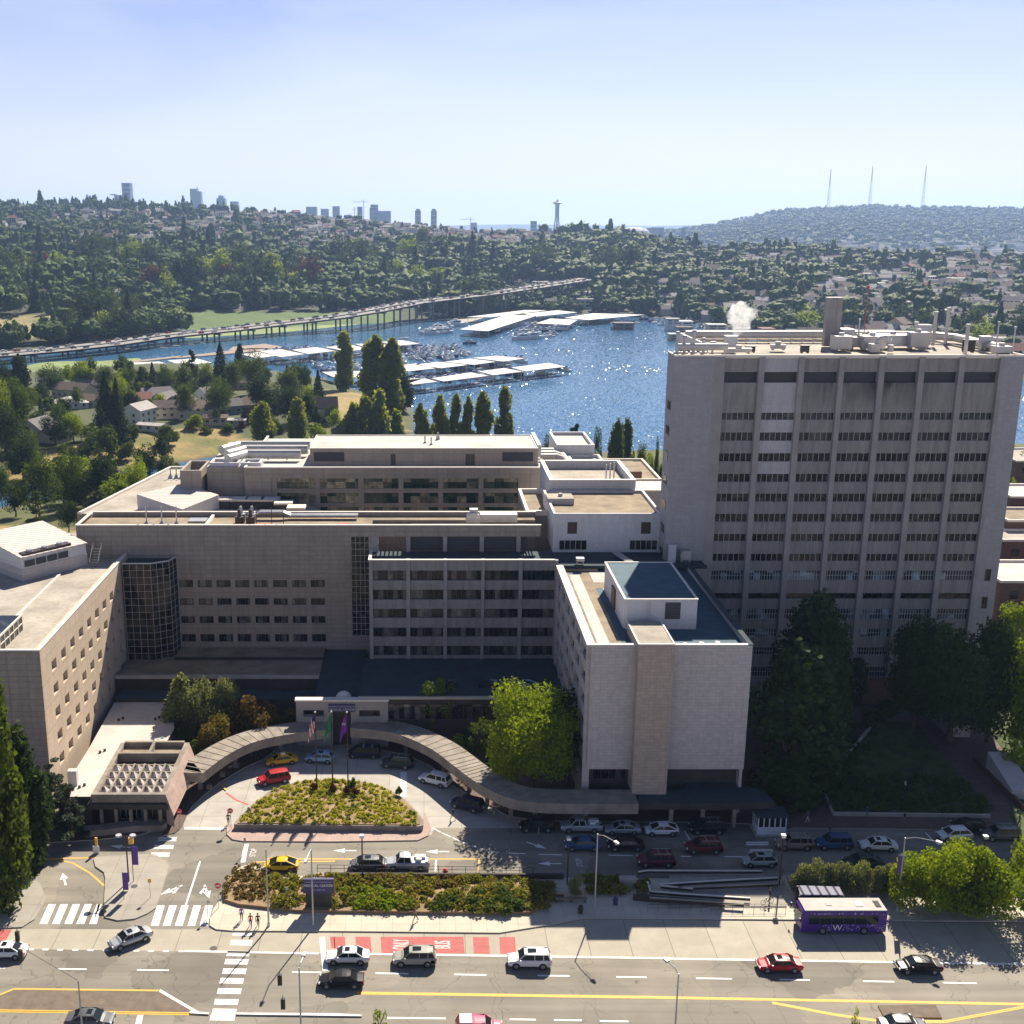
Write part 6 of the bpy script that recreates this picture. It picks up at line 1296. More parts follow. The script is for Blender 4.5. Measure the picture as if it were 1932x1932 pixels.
tufts('grass_tufts','yellow-green grass tufts covering the island planter',ips,720,.22,.40,F['yellow'],1.0,1,leaf=.14,per=30,cat='grasses')
tufts('low_plants','small dark green plants between the yellow tufts of the island planter',ips,60,.25,.5,F['mid'],1.0,2,leaf=.14,per=36)
for k,(x,y,fl_)in enumerate(((592,1490,'purple'),(628,1493,'purple'),(655,1497,'purple'),(671,1500,'purple'),(666,1484,'mid'),(752,1500,'mid'))):
 timg('island_shrub',('leftmost pink flowering shrub at the first flagpole','pink flowering shrub at the middle flagpole','pink flowering shrub at the right flagpole','reddish shrub right of the flagpoles','green shrub behind the right flagpole','dark green shrub near the right end of the island')[k],x,y,y-16,16,'bush',fl_,1,k%3,1.0)
bedL=P1(c1,(1290,500),(1270,480),(1300,400),(1350,330),(1420,290),(1480,300),(1530,360),(1530,520))
tufts('dry_grasses','brown dry grass clumps on the left end of the street bed',bedL,90,.3,.55,F['brown'],.5,3,leaf=.14,per=34,cat='grasses')
bedM=P1(c1,(1540,372),(1932,372))+P1(c2,(400,375),(1140,390),(1250,400),(1260,540),(1180,550),(1070,580),(740,575),(300,560),(0,560))+P1(c1,(1550,545))
tufts('bed_shrubs','dense mixed green and rust ground shrubs in the long street bed',bedM,260,.5,.95,F['mixbed'],.5,4,leaf=.2,per=70,hfac=.9)
tufts('bed_grasses','dry brown grasses along the upper side of the street bed',P1(c2,(-100,370),(460,372),(760,380),(740,440),(500,430),(200,420),(-100,420)),80,.4,.65,F['brown'],.5,5,leaf=.16,per=46,cat='grasses')
bedlow=P1(c2,(820,470),(1010,460),(1075,540),(1060,580),(760,580),(560,570),(560,520))
tufts('bed_hedge','dark green dense shrubs along the pavement side of the street bed',bedlow,50,.6,1.0,F['mid'],.5,6,leaf=.2,per=90)
tufts('bed_hedge','bright green shrubs at the left part of the street bed below the blue sign',P1(c2,(60,460),(250,440),(450,500),(450,560),(100,555)),30,.6,.95,F['bright'],.5,7,leaf=.2,per=80)
tufts('lawn_shrubs','dark shrubs along the front of the triangular lawn in shade',P1(c6,(880,600),(1300,580),(1620,640),(1745,770),(1730,800),(895,785),(830,670)),130,.6,1.3,F['mid'],.2,8,leaf=.22,per=60)
tufts('ramp_plants','green plants beside the ramp at the wall end',P1(c2,(1735,400),(1800,400),(1800,470),(1735,470)),12,.5,.8,F['mixbed'],.4,9,leaf=.2,per=60)
tufts('ramp_plants','dim shrubs in shadow behind the tall street lamp',P1(c2,(1440,370),(1640,370),(1700,470),(1440,470)),30,.5,.8,F['mixbed'],.4,10,leaf=.2,per=60)
tufts('courtyard_planting','green ground cover in the shaded courtyard beside the canopy',[at(*p)for p in((330,1400),(560,1340),(560,1365),(470,1390),(400,1425),(360,1445))],60,.6,1.3,F['brown'],.2,11,leaf=.25,per=60)
tufts('courtyard_planting','green ground cover behind the canopy on its right part',[at(*p)for p in((745,1355),(840,1370),(930,1400),(960,1480),(900,1440),(830,1400),(760,1380))],60,.5,1.1,F['mixbed'],.2,12,leaf=.25,per=60)
tufts('tower_planting','dark ground shrubs at the foot of the cone-shaped trees',[at(*p)for p in((1410,1500),(1600,1400),(1640,1330),(1700,1330),(1560,1520),(1480,1530))],60,.6,1.4,F['dark'],.2,13,leaf=.3,per=50)
LMX=[(120,'at the left edge'),(270,'below the tallest skyscraper'),(390,'below the notched skyscraper'),(500,'below the pointed-roof tower'),(640,'left of the cranes'),(745,'below the cranes'),(860,'below the twin towers'),(990,'right of the twin towers'),(1110,'below the observation tower'),(1240,'above the far boat sheds'),(1400,'above the steam plume'),(1540,'left of the chimney top'),(1620,'behind the chimney top'),(1720,'right of the red mast'),(1830,'below the right antenna tower'),(9999,'at the right edge')]
def wherex(x,y):
 v='high on the ridge' if y<440 else 'on the upper slope' if y<490 else 'on the middle slope' if y<545 else 'on the lower slope' if y<600 else 'by the far shoreline'
 return v+' '+next(l for a,l in LMX if x<a)
 # ---- woods on the hillside: the largest ones as trees, the rest as one mass
def cubesphere(m):
 V=[];Q=[]
 for ax in range(3):
  for sg in(-1,1):
   b0=len(V)
   for a in range(m+1):
    for b in range(m+1):
     q=[0,0,0];q[ax]=sg;q[(ax+1)%3]=math.tan((a/m*2-1)*.785);q[(ax+2)%3]=math.tan((b/m*2-1)*.785)*sg;V.append(q)
   for a in range(m):
    for b in range(m):k=b0+a*(m+1)+b;Q.append((k,k+m+1,k+m+2,k+1))
 V=np.array(V,float);V/=np.linalg.norm(V,axis=1)[:,None];return V,np.array(Q)
def bumpy(rng,c,r,m,amp=.22):
 V,Q=cubesphere(m);ph=rng.uniform(0,6,6);d=1+amp*(np.sin(V[:,0]*4.1+ph[0])*np.sin(V[:,1]*4.7+ph[1])+np.sin(V[:,2]*5.3+ph[2])*np.sin(V[:,0]*6.1+ph[3]));return V*d[:,None]*r+np.array(c),Q
def lowtree(kind,seed,n):
 rng=np.random.default_rng(seed);m=3 if n>60 else 2;VV,QQ,off=[],[],0
 def add(V,Q):
  nonlocal off
  VV.append(V);QQ.append(Q+off);off+=len(V)
 if kind=='r':
  for k in range(5):
   t=rng.uniform(0,6.28);rr=rng.uniform(.08,.27);add(*bumpy(rng,(rr*math.cos(t),rr*math.sin(t),rng.uniform(.36,.72)),np.array([1,1,1.05])*rng.uniform(.16,.25),m,.3))
  V,Q=crown_round(seed,70 if m==2 else 150,.048,12,.46,.42,.52,.27,.5);add(V,Q)
 elif kind=='c':
  for k in range(4):
   z0=.08+k*.2;add(*bumpy(rng,(0,0,z0+.14),np.array([.24-k*.05,.24-k*.05,.2]),m,.25))
  V,Q=crown_conifer(seed,40 if m==2 else 90,.06,.25,.03);add(V,Q)
 else:
  for k in range(4):add(*bumpy(rng,(rng.uniform(-.03,.03),rng.uniform(-.03,.03),.2+k*.2),np.array([.13-abs(k-1.5)*.02,.13-abs(k-1.5)*.02,.2]),m,.25))
  V,Q=crown_poplar(seed,30,.05,.15);add(V,Q)
 return np.concatenate(VV),np.concatenate(QQ)
rng=np.random.default_rng(77)
def keep_prob(pxx,pyy):
 p=np.full(pxx.shape,.9)
 left=pxx<1000
 p=np.where(left&(pyy<478)&(pyy>400)&(pxx>380),.42,p);p=np.where(left&(pyy<440)&(pxx>150)&(pyy>400)&(pxx<380),.6,p)
 p=np.where((pxx>650)&(pyy<470)&(pxx<1050),.32,p)
 p=np.where((pxx>1230)&(pyy>488),.30,p);p=np.where((pxx>1500)&(pyy>515),.15,p);p=np.where((pxx>1230)&(pyy>640),.1,p)
 p=np.where((pxx>340)&(pxx<780)&(pyy>586),0,p);p=np.where((pxx>-40)&(pxx<170)&(pyy>596)&(pyy<640),.06,p)
 p=np.where((pxx>775)&(pxx<830)&(pyy>575),0.1,p)
 return p
nT=17000;u=rng.uniform(-.66,.66,nT);t=rng.uniform(0.004,1.03,nT)**1.25;s_=np.interp(u,KX,SY);r_=np.interp(u,KX,RD);Y_=s_+(r_-s_)*t;X_=u*(Y_*CT+(HCAM+5)*ST);Z_=hillz(X_,Y_)
pn=np.sin(X_*.013+2*np.sin(Y_*.006))*np.sin(Y_*.011+1.7*np.sin(X_*.007));pxx,pyy=proj(X_,Y_,Z_);ok=rng.uniform(0,1,nT)<keep_prob(pxx,pyy)*(.85+.5*pn);ok&=(pxx>-120)&(pxx<2080)
X_,Y_,Z_,pxx,pyy,pn=X_[ok],Y_[ok],Z_[ok],pxx[ok],pyy[ok],pn[ok]
H_=rng.uniform(11,22,len(X_))+6*rng.uniform(0,1,len(X_))**4;H_=H_*(1-.3*np.sin(X_*.021+1.3*np.sin(Y_*.013))*np.sin(Y_*.017+2));H_=np.where(rng.uniform(0,1,len(X_))<.06,H_*1.4,H_);H_=np.where((pxx<1230)&(pyy>470)&(pyy<560),H_*1.25,H_)
H_=np.where((pxx>930)&(pxx<1125)&(pyy>540),np.minimum(H_,11),H_);H_=np.where(pxx>1240,np.minimum(H_*.95,24),H_);H_=np.where((pxx<1050)&(pyy<475),H_*.8,H_)
kd_=rng.choice(3,len(X_),p=[.80,.15,.05]);kd_=np.where((pyy<400)&(pxx<700)&(rng.uniform(0,1,len(X_))<.4),1,kd_);H_=np.where(kd_==1,H_*1.25,H_)
siz=H_/Y_;order=np.argsort(-siz);big=set(order[:230].tolist())
protos={(k,s,d):lowtree('rcp'[k],s+10*k,{0:46,1:100}[d])for k in range(3)for s in range(4)for d in(0,1)}
VV,QQ,off=[],[],0
for i in range(len(X_)):
 if i in big:continue
 V,Q=protos[(int(kd_[i]),i%4,1 if Y_[i]<1250 else 0)];a=rng.uniform(0,6.28);c_,sn=math.cos(a),math.sin(a);h=H_[i];w_=h*rng.uniform(.9,1.35)
 W=np.empty_like(V);W[:,0]=(V[:,0]*c_-V[:,1]*sn)*w_+X_[i];W[:,1]=(V[:,0]*sn+V[:,1]*c_)*w_+Y_[i];W[:,2]=V[:,2]*h+Z_[i]-.3;VV.append(W);QQ.append(Q+off);off+=len(V)
me=fastmesh('hillside_woods',np.concatenate(VV),np.concatenate(QQ),[F['far']]);o=link(bpy.data.objects.new('hillside_woods',me));tag(o,'woods covering the hillside across the bay','woods',None,'stuff')
for k in range(12):
 x_=955+k*14;gx_,gy_=at(x_,590-(k%3)*3,-10);tree('shore_tree',('first','second','third','fourth','fifth','sixth','seventh','eighth','ninth','tenth','eleventh','last')[k]+' tree from the left in front of the upper bridge end',gx_,gy_+12+(k%2)*14,-10,10+(k*5)%5,1.5,('round','dense','egg')[k%3],('mid','dark','mid')[k%3],1,k%3)
fmap={0:('round',['mid','dark','mid','bright','purple']),1:('conifer',['dark']),2:('egg',['mid'])}
wn={'mid':'green','dark':'dark','bright':'light green','purple':'reddish','round':'round','conifer':'pointed','egg':'narrow'}
F['bigfar']=foliage('hillside_leaves',(0.018,0.038,0.010),(0.08,0.12,0.024),0.3)
for q,i in enumerate(order[:230]):
 kd,fs=fmap[int(kd_[i])];fo=fs[q%len(fs)]if not(fs[q%len(fs)]=='purple' and q%3)else 'mid'
 reg=wherex(pxx[i],pyy[i]);wn2='tall ' if H_[i]>22 else 'short ' if H_[i]<15 else ''
 tree('hillside_tree','%s%s %s tree %s'%(wn2,wn[fo],wn[kd],reg),X_[i],Y_[i],Z_[i]-.3,H_[i],1.0,kd,fo if fo!='mid' else 'bigfar',1 if q<90 else 0,q%3,'hillside %s%s %s trees %s'%(wn2,wn[fo],wn[kd],reg))
rng=np.random.default_rng(5);n=5200;u=rng.uniform(.12,.62,n);Y_=rng.uniform(3520,5480,n);X_=u*(Y_*CT+20);Z_=qaz(X_,Y_);VV,QQ,off=[],[],0
for i in range(n):
 if rng.uniform()>np.clip((Y_[i]-3300)/900,.15,.95):continue
 V,Q=protos[(int(rng.integers(0,2))if rng.uniform()<.4 else 0,i%4,0)];h=rng.uniform(12,24);W=V*np.array([h*1.3,h*1.3,h])+np.array([X_[i],Y_[i],Z_[i]]);VV.append(W);QQ.append(Q+off);off+=len(V)
me=fastmesh('far_hill_woods',np.concatenate(VV),np.concatenate(QQ),[F['far']]);o=link(bpy.data.objects.new('far_hill_woods',me));tag(o,'woods on the hazy far hill with the antenna masts','woods',None,'stuff')
# ---------------------------------------------------------------- houses
roofm={k:solid('roof_shingle_'+k,c,.9,var=.15,scale=.5)for k,c in dict(grey=(.17,.155,.15),brown=(.15,.11,.085),pale=(.38,.36,.34),red=(.24,.10,.07),white=(.6,.58,.55)).items()}
wallm={k:solid('house_wall_'+k,c,.8,var=.06)for k,c in dict(white=(.62,.61,.58),cream=(.5,.43,.33),grey=(.34,.34,.34),blue=(.22,.27,.32),brown=(.22,.15,.11),yellow=(.55,.46,.28)).items()}
def house_parts(t,wd,dp,hh,rh,wk,rk,hip=False,win=True,world=False,x0=0,y0=0,z0=0,ch=False):
 """a gabled or hipped house centred on x0,y0 (local)"""
 a,b=wd/2,dp/2;mb=MB();mb.box(x0-a,x0+a,y0-b,y0+b,z0-1.5,z0+hh)
 if not hip:
  mb.quad([(x0-a,y0-b,z0+hh),(x0-a,y0,z0+hh+rh),(x0-a,y0+b,z0+hh)]).quad([(x0+a,y0-b,z0+hh),(x0+a,y0+b,z0+hh),(x0+a,y0,z0+hh+rh)])
 part(mb,'wall',wallm[wk],t,False)
 mb=MB();e=.45;th_=.22
 if hip:
  r=max(0,a-b);A=[(x0-a-e,y0-b-e),(x0+a+e,y0-b-e),(x0+a+e,y0+b+e),(x0-a-e,y0+b+e)];z=z0+hh+.01;p,q=(x0-r,y0,z0+hh+rh),(x0+r,y0,z0+hh+rh)
  A=[(*c,z)for c in A];mb.quad([A[0],A[1],q,p]).quad([A[2],A[3],p,q]).quad([A[1],A[2],q]).quad([A[3],A[0],p]).quad(A[::-1])
 else:
  sl=rh/b;zz=z0+hh-e*sl
  for s in(-1,1):
   mb.quad([(x0-a-e,y0+s*(b+e),zz+.05),(x0+a+e,y0+s*(b+e),zz+.05),(x0+a+e,y0,z0+hh+rh+.05),(x0-a-e,y0,z0+hh+rh+.05)])
   mb.quad([(x0-a-e,y0+s*(b+e),zz+.05+th_),(x0+a+e,y0+s*(b+e),zz+.05+th_),(x0+a+e,y0,z0+hh+rh+.05+th_),(x0-a-e,y0,z0+hh+rh+.05+th_)])
   mb.quad([(x0-a-e,y0+s*(b+e),zz+.05),(x0+a+e,y0+s*(b+e),zz+.05),(x0+a+e,y0+s*(b+e),zz+.05+th_),(x0-a-e,y0+s*(b+e),zz+.05+th_)])
   for xx in(x0-a-e,x0+a+e):mb.quad([(xx,y0+s*(b+e),zz+.05),(xx,y0,z0+hh+rh+.05),(xx,y0,z0+hh+rh+.05+th_),(xx,y0+s*(b+e),zz+.05+th_)])
 rf=part(mb,'roof',roofm[rk],t,False)
 if ch:part(MB().box(x0+a*.3,x0+a*.3+.9,y0-.4,y0+.5,z0+hh,z0+hh+rh+1.2),'chimney',wallm['brown'],rf,False)
 if win:
  nf=2 if hh>4.5 else 1;nw=max(2,int(wd/3.2))
  for f_ in range(nf):
   for k in range(nw):
    x=x0-a+wd*(k+.5)/nw;z=z0+1.1+f_*2.7;mb=MB();mb.box(x-.6,x+.6,y0-b-.06,y0-b,z,z+1.3,0);mb.box(x-.7,x+.7,y0-b-.1,y0-b-.061,z-.1,z,1).box(x-.7,x+.7,y0-b-.1,y0-b-.061,z+1.3,z+1.4,1).box(x-.04,x+.04,y0-b-.1,y0-b-.061,z,z+1.3,1)
    part(mb,'window',[M['carglass'],wallm['white']],t,False)
   mb=MB()
   for s in(-1,1):mb.box(x0+s*a-(0 if s>0 else .05),x0+s*a+(.05 if s>0 else 0),y0-b*.4,y0-b*.4+1.0,z0+1.1+f_*2.7,z0+2.3+f_*2.7)
   part(mb,'side_window',M['carglass'],t,False)
def himg(lab,x,yb,wd,dp,hh,rh,wk,rk,rz,hip=False,ch=False,z=None):
 if z is None:
  z=-7.0
  for _ in range(5):gx_,gy_=at(x,yb,z);z=gz(gx_,gy_)
 gx_,gy_=at(x,yb,z);t=thing('house',lab,'house',(gx_,gy_+dp/2,z),rz);house_parts(t,wd,dp,hh,rh,wk,rk,hip,ch=ch);return t
himg('white two-storey house with a deck above the dry bank',258,802,12,10,6.4,2.6,'white','pale',1.2)
himg('white low garage in front of the white two-storey house',285,815,12,6,2.6,.6,'white','pale',-.35)
himg('long cream house with many white windows and a brown roof',322,790,16,9,4.8,2.8,'cream','brown',.15,ch=True)
himg('hip-roofed brown house joined to the long cream house',372,792,18,13,4.6,3.4,'cream','brown',.1,True)
himg('pale hip-roofed bungalow among the trees at left',127,772,15,14,2.8,2.4,'white','white',.3,True,True)
himg('grey gabled house above the left end of the dry bank',65,832,13,12,4.2,4.2,'cream','grey',1.3)
himg('second gabled house at the left end of the dry bank, lower one',100,836,10,9,3.4,3.2,'cream','grey',1.2)
himg('long dark-roofed house left of the evergreens',135,752,20,10,4.2,3.0,'cream','brown',-.4)
himg('brown-roofed house below the long dark-roofed one',158,768,14,9,3.2,2.4,'cream','brown',-.3)
himg('long house with a grey roof near the waterside',178,738,20,9,3.4,2.6,'grey','grey',.1)
himg('red-roofed house right of the tall evergreens',255,770,13,10,4.0,2.6,'cream','red',.2)
himg('grey gabled house in the middle of the gardens',290,765,14,12,4.2,3.6,'white','grey',.5)
himg('grey gabled house at the middle of the gardens, right one',308,768,12,9,3.6,2.8,'white','grey',1.2)
himg('small white house behind the garden trees',392,757,12,9,3.6,3.0,'white','grey',.9)
himg('brown roof peeping between trees near the marina',452,735,16,10,3.6,3.0,'cream','brown',.2)
himg('dark hip roof right of the middle garden trees',472,778,16,12,3.4,3.4,'brown','brown',.1,True)
himg('blue-grey house beside the dark hip roof',432,782,9,8,3.8,2.8,'blue','grey',.6)
himg('white steep-gabled house beside the right poplar',605,788,14,9,4.2,4.4,'white','brown',.15)
himg('small flat-roofed shed by the garden end',445,805,8,6,2.6,.4,'grey','pale',.0)
himg('flat white porch house with patio at the bank end',405,802,10,6,3.0,1.0,'cream','brown',.1)
himg('small grey-roofed house at the waterside far left',88,735,12,9,3.4,2.6,'grey','grey',.4)
himg('half-hidden grey roof between garden trees',340,770,11,9,3.2,2.4,'grey','grey',1.0)
# ---- houses over the far hillside
rng=np.random.default_rng(21)
protoh=[]
for k,(wd,dp,hh,rh,wk,rk,hip)in enumerate(((12,9,5.4,3,'white','grey',False),(11,10,5.2,3.2,'cream','brown',False),(13,11,3.4,2.6,'grey','grey',True),(10,9,5.6,3.2,'blue','grey',False),(14,10,5.4,.5,'white','pale',False),(11,9,5.2,2.8,'brown','red',False),(12,10,5.2,3.0,'white','brown',True))):
 t=thing('hillside_house',None,'house',(0,0,-500));house_parts(t,wd,dp,hh,rh,wk,rk,hip,win=False)
 mb=MB();nw=4
 for f_ in range(2 if hh>4.5 else 1):
  for q in range(nw):x=-wd/2+wd*(q+.5)/nw;mb.box(x-.75,x+.75,-dp/2-.06,-dp/2,1+f_*2.6,2.5+f_*2.6)
 part(mb,'windows',M['carglass'],t,False);protoh.append((t,('white house with a grey gable','cream house with a brown gable','grey house with a hip roof','blue-grey house with a gable','white flat-roofed house','brown house with a red roof','white house with a brown hip roof')[k]))
cand=9000;u=rng.uniform(-.5,.62,cand);t_=rng.uniform(.02,1.0,cand);s_=np.interp(u,KX,SY);r_=np.interp(u,KX,RD);Y_=s_+(r_-s_)*t_;X_=u*(Y_*CT+(HCAM+5)*ST);Z_=hillz(X_,Y_);a_,b_=proj(X_,Y_,Z_)
wgt=np.zeros(cand);wgt[(a_>1240)&(a_<1960)&(b_>486)&(b_<690)]=.7;wgt[(a_>1500)&(b_>520)]=1.3;wgt[(a_>400)&(a_<1060)&(b_>405)&(b_<475)]=1.1;wgt[(a_>0)&(a_<400)&(b_>400)&(b_<470)]=.4;wgt[(a_>780)&(a_<1240)&(b_>470)&(b_<520)]=.35;wgt[(a_>0)&(a_<1240)&(b_>520)&(b_<580)]=.16
idx=np.nonzero(rng.uniform(0,1,cand)<wgt*.62)[0];used=[];cells=set();kept=[]
for i in idx:
 if any((X_[i]-X_[j])**2+(Y_[i]-Y_[j])**2<260 for j in kept[-400:]):continue
 kept.append(i)
kept.sort(key=lambda i:Y_[i]);n_=0;first={}
sel=kept if len(kept)<=290 else[kept[int(k)]for k in np.linspace(0,len(kept)-1,290)]
rest=[i for i in kept if i not in set(sel)]
wh=wherex
for i in sel:
 k=int(rng.integers(0,7));p,lb=protoh[k];g='%s %s'%(lb,wh(a_[i],b_[i]));dup(p,(X_[i],Y_[i],Z_[i]+1.2),float(rng.normal(0,.5)),g,'houses: '+g,1.15+float(rng.uniform(0,.35)))
mb=MB();cw_=[wallm['white'],wallm['cream'],wallm['grey'],roofm['grey'],roofm['brown'],roofm['pale']]
for i in rest:
 s=1.15;wd,dp=6*s,5*s;x,y,z=X_[i],Y_[i],Z_[i];wm,rm_=int(rng.integers(0,3)),int(rng.integers(3,6));mb.box(x-wd,x+wd,y-dp,y+dp,z-1,z+6,wm)
 mb.quad([(x-wd-.5,y-dp-.5,z+5.9),(x+wd+.5,y-dp-.5,z+5.9),(x+wd+.5,y,z+9.5),(x-wd-.5,y,z+9.5)],rm_).quad([(x-wd-.5,y+dp+.5,z+5.9),(x-wd-.5,y,z+9.5),(x+wd+.5,y,z+9.5),(x+wd+.5,y+dp+.5,z+5.9)],rm_)
if rest:tag(part(mb,'distant_houses',cw_,None,False),'the remaining tiny houses crowding the hillside','houses',None,'stuff')
for p,lb in protoh:
 for c in list(p.children):bpy.data.objects.remove(c)
 bpy.data.objects.remove(p)
def bldg(lab,x,yb,Y,wpx,ytop,dp,wk,rk='pale',name='waterfront_building',z=None,floors=2):
 gx_,zb=zat(x,yb,Y);zt_=zat(x,ytop,Y)[1];wd=wpx/FPX*Y;t=thing(name,lab,'building',(gx_,Y,zb))
 part(MB().box(-wd/2,wd/2,0,dp,-6,zt_-zb),'wall',wallm[wk],t,False);part(MB().box(-wd/2-.5,wd/2+.5,-.5,dp+.5,zt_-zb,zt_-zb+.8),'roof',roofm[rk],t,False)
 h=(zt_-zb)/floors
 for f_ in range(floors):
  for q in range(max(2,int(wd/7))):
   n_=max(2,int(wd/7));x_=-wd/2+wd*(q+.5)/n_;part(MB().box(x_-wd/n_*.35,x_+wd/n_*.35,-.12,0,f_*h+h*.3,f_*h+h*.75),'window',M['carglass'],t,False)
 return t
bldg('white building with dark windows seen through the bridge piers',828,599,1150,32,574,18,'white','white',floors=4)
bldg('upper white building just above the bridge deck',835,570,1250,46,558,20,'white','white',floors=2)
bldg('long white clubhouse with a grey roof on the shore right of the bridge end',1122,581,1230,62,566,18,'white','grey')
bldg('white institutional building with flat roof high in the woods',973,492,1800,44,472,40,'white','white',floors=2)
bldg('long flat-roofed low building at the wood edge over the marsh',530,570,1250,52,560,25,'grey','pale')
bldg('second long flat-roofed low building at the wood edge',588,572,1250,40,561,20,'grey','white')
bldg('third flat-roofed low building right of the other two',660,578,1250,20,562,20,'white','white')
bldg('white apartment block high on the left ridge',353,470,2050,36,455,25,'white','brown',floors=3)
bldg('pinkish long house on the left ridge',346,434,2300,20,427,20,'cream','red')
bldg('pale building at the left edge of the ridge',18,422,2350,26,417,22,'white','pale')
bldg('white row building on the left ridge below the trees',165,450,2150,60,443,22,'white','pale')
bldg('dark floating home with an upper deck at the right of the far sheds',1178,622,1010,36,611,12,'brown','grey','floating_home')
bldg('white-roofed boathouse at the water edge by the tower corner',1287,618,1020,40,608,14,'white','white')
bldg('blue-sided shed with a red roof behind the steam',1510-60,635,900,24,622,14,'blue','red')
bldg('low white-roofed boathouse behind the tower roof',1372,640,880,40,632,14,'brown','white')
bldg('long white-roofed building behind the chimney',1640,640,860,120,628,16,'grey','white')
for k in range(26):
 x=1270+(k*61)%660;yy=612+(k*37)%42+max(0,(x-1500)*.03);Yk=1000-(yy-612)*3;bldg(('small waterfront house number in the row behind the tower roof')[:27]+' with a %s roof and %s walls behind the tower roof'%(('pale','grey','brown','white')[k%4],('white','grey','cream')[k%3]),x,yy,Yk,22+k%3*6,yy-9,10,('white','grey','cream')[k%3],('pale','grey','brown','white')[k%4],'waterfront_house')['group']='waterfront houses %s %s'%(('pale','grey','brown','white')[k%4],('white','grey','cream')[k%3])
 # ---- long bridge: two parallel decks on pier groups
BL=[(-120,676,-6.5),(0,668,-6.5),(104,659,-6.2),(209,647.6,-5.8),(310,633,-5.2),(425,621.5,-4.2),(536,608.4,-2.6),(631,597.6,0.2),(700,586,3.5),(778,570.5,5.4),(850,562,7.6),(926,552.8,10),(1000,542,12),(1063,532.6,13.5),(1112,525,15)]
bp=[Vector((*at(x,y,z),z))for x,y,z in BL]
def off(pts,d,dz=0):
 o_=[]
 for i,p in enumerate(pts):
  t=(pts[min(i+1,len(pts)-1)]-pts[max(i-1,0)]);t.z=0;t.normalize();o_.append(p+Vector((-t.y,t.x,0))*d+Vector((0,0,dz)))
 return o_
def deck(mb,pts,w,th_,mi=0,dz=0):
 a,b=off(pts,w/2,dz),off(pts,-w/2,dz)
 for i in range(len(pts)-1):
  q=[a[i],b[i],b[i+1],a[i+1]];k=len(mb.v);mb.v+=[tuple(p)for p in q]+[(p.x,p.y,p.z-th_)for p in q]
  for f_ in((0,3,2,1),(4,5,6,7),(0,1,5,4),(3,7,6,2)):mb.f.append(tuple(k+e for e in f_));mb.m.append(mi)
BG=thing('bridge','long low road bridge on pier groups crossing the bay and climbing to the right','bridge',tuple(bp[4]))
conc=solid('bridge_concrete',(.17,.165,.155),.9,var=.2,scale=.05)
for s in(-1,1):
 c_=off(bp,s*8.2);mb=MB();deck(mb,c_,12,1.2);part(mb,'deck',conc,BG)
 mb=MB();deck(mb,off(c_,0,.02),10.6,.01);part(mb,'roadway',solid('bridge_road',(.27,.26,.245),.9,var=.1),BG)
 for e in(-1,1):mb=MB();deck(mb,off(c_,e*5.8,.9),.35,.9);part(mb,'barrier',conc,BG)
def along(pts,s):
 L=0
 for a,b in zip(pts[:-1],pts[1:]):
  l=(b-a).length
  if L+l>=s:return a.lerp(b,(s-L)/l),(b-a).normalized()
  L+=l
 return pts[-1],(pts[-1]-pts[-2]).normalized()
Ltot=sum((b-a).length for a,b in zip(bp[:-1],bp[1:]));s=60
while s<Ltot-20:
 p,d=along(bp,s);n=Vector((-d.y,d.x,0)).normalized();t_z=max(WATER-2,min(p.z-3,float(hillz(np.array([p.x]),np.array([p.y]))[0])-1));mb=MB()
 for e in(-11.5,-5,5,11.5):q=p+n*e;mb.tube((q.x,q.y,t_z),(q.x,q.y,p.z-2.2),.75,n=8)
 a,b=p+n*13.5,p-n*13.5;dv=Vector((d.x,d.y,0)).normalized()*.8
 mb.prism([(a.x+dv.x,a.y+dv.y),(a.x-dv.x,a.y-dv.y),(b.x-dv.x,b.y-dv.y),(b.x+dv.x,b.y+dv.y)],p.z-2.6,p.z-1.6)
 part(mb,'pier',conc,BG);s+=34
 # ---- covered moorage: roofs on posts over boats, boats in the open
def moor(lab,q,zr=-6.6,mat='shed',grp='covered boat sheds',rows_=2):
 P_=[Vector((*at(x,y,zr),zr))for x,y in q];c=sum(P_,Vector())/4;t=thing('boat_shed',lab,'boat shed',(c.x,c.y,WATER),group=grp)
 part(MB().prism([(p.x,p.y)for p in P_],zr-.35,zr),'roof',M[mat],t)
 mb=MB();fl_,fr_,br2,bl2=P_
 for(a,b)in((fl_,fr_),(bl2,br2),(fl_.lerp(bl2,.5),fr_.lerp(br2,.5))):
  n=max(2,int((b-a).length/7))
  for k in range(n+1):p=a.lerp(b,k/n);p=p.lerp(c,.03);mb.tube((p.x,p.y,WATER-1),(p.x,p.y,zr-.35),.16,n=5)
 part(mb,'posts',M['coping'],t);mb=MB();d=(fr_-fl_).normalized()
 a,b=fl_.lerp(bl2,.5),fr_.lerp(br2,.5);wallseg(mb,(a.x,a.y),(b.x,b.y),2.2,WATER+.1,WATER+.5);wallseg(mb,(fl_.x,fl_.y),(fr_.x,fr_.y),.8,WATER+.1,WATER+.45);part(mb,'dock',M['oldwalk'],t)
 return P_
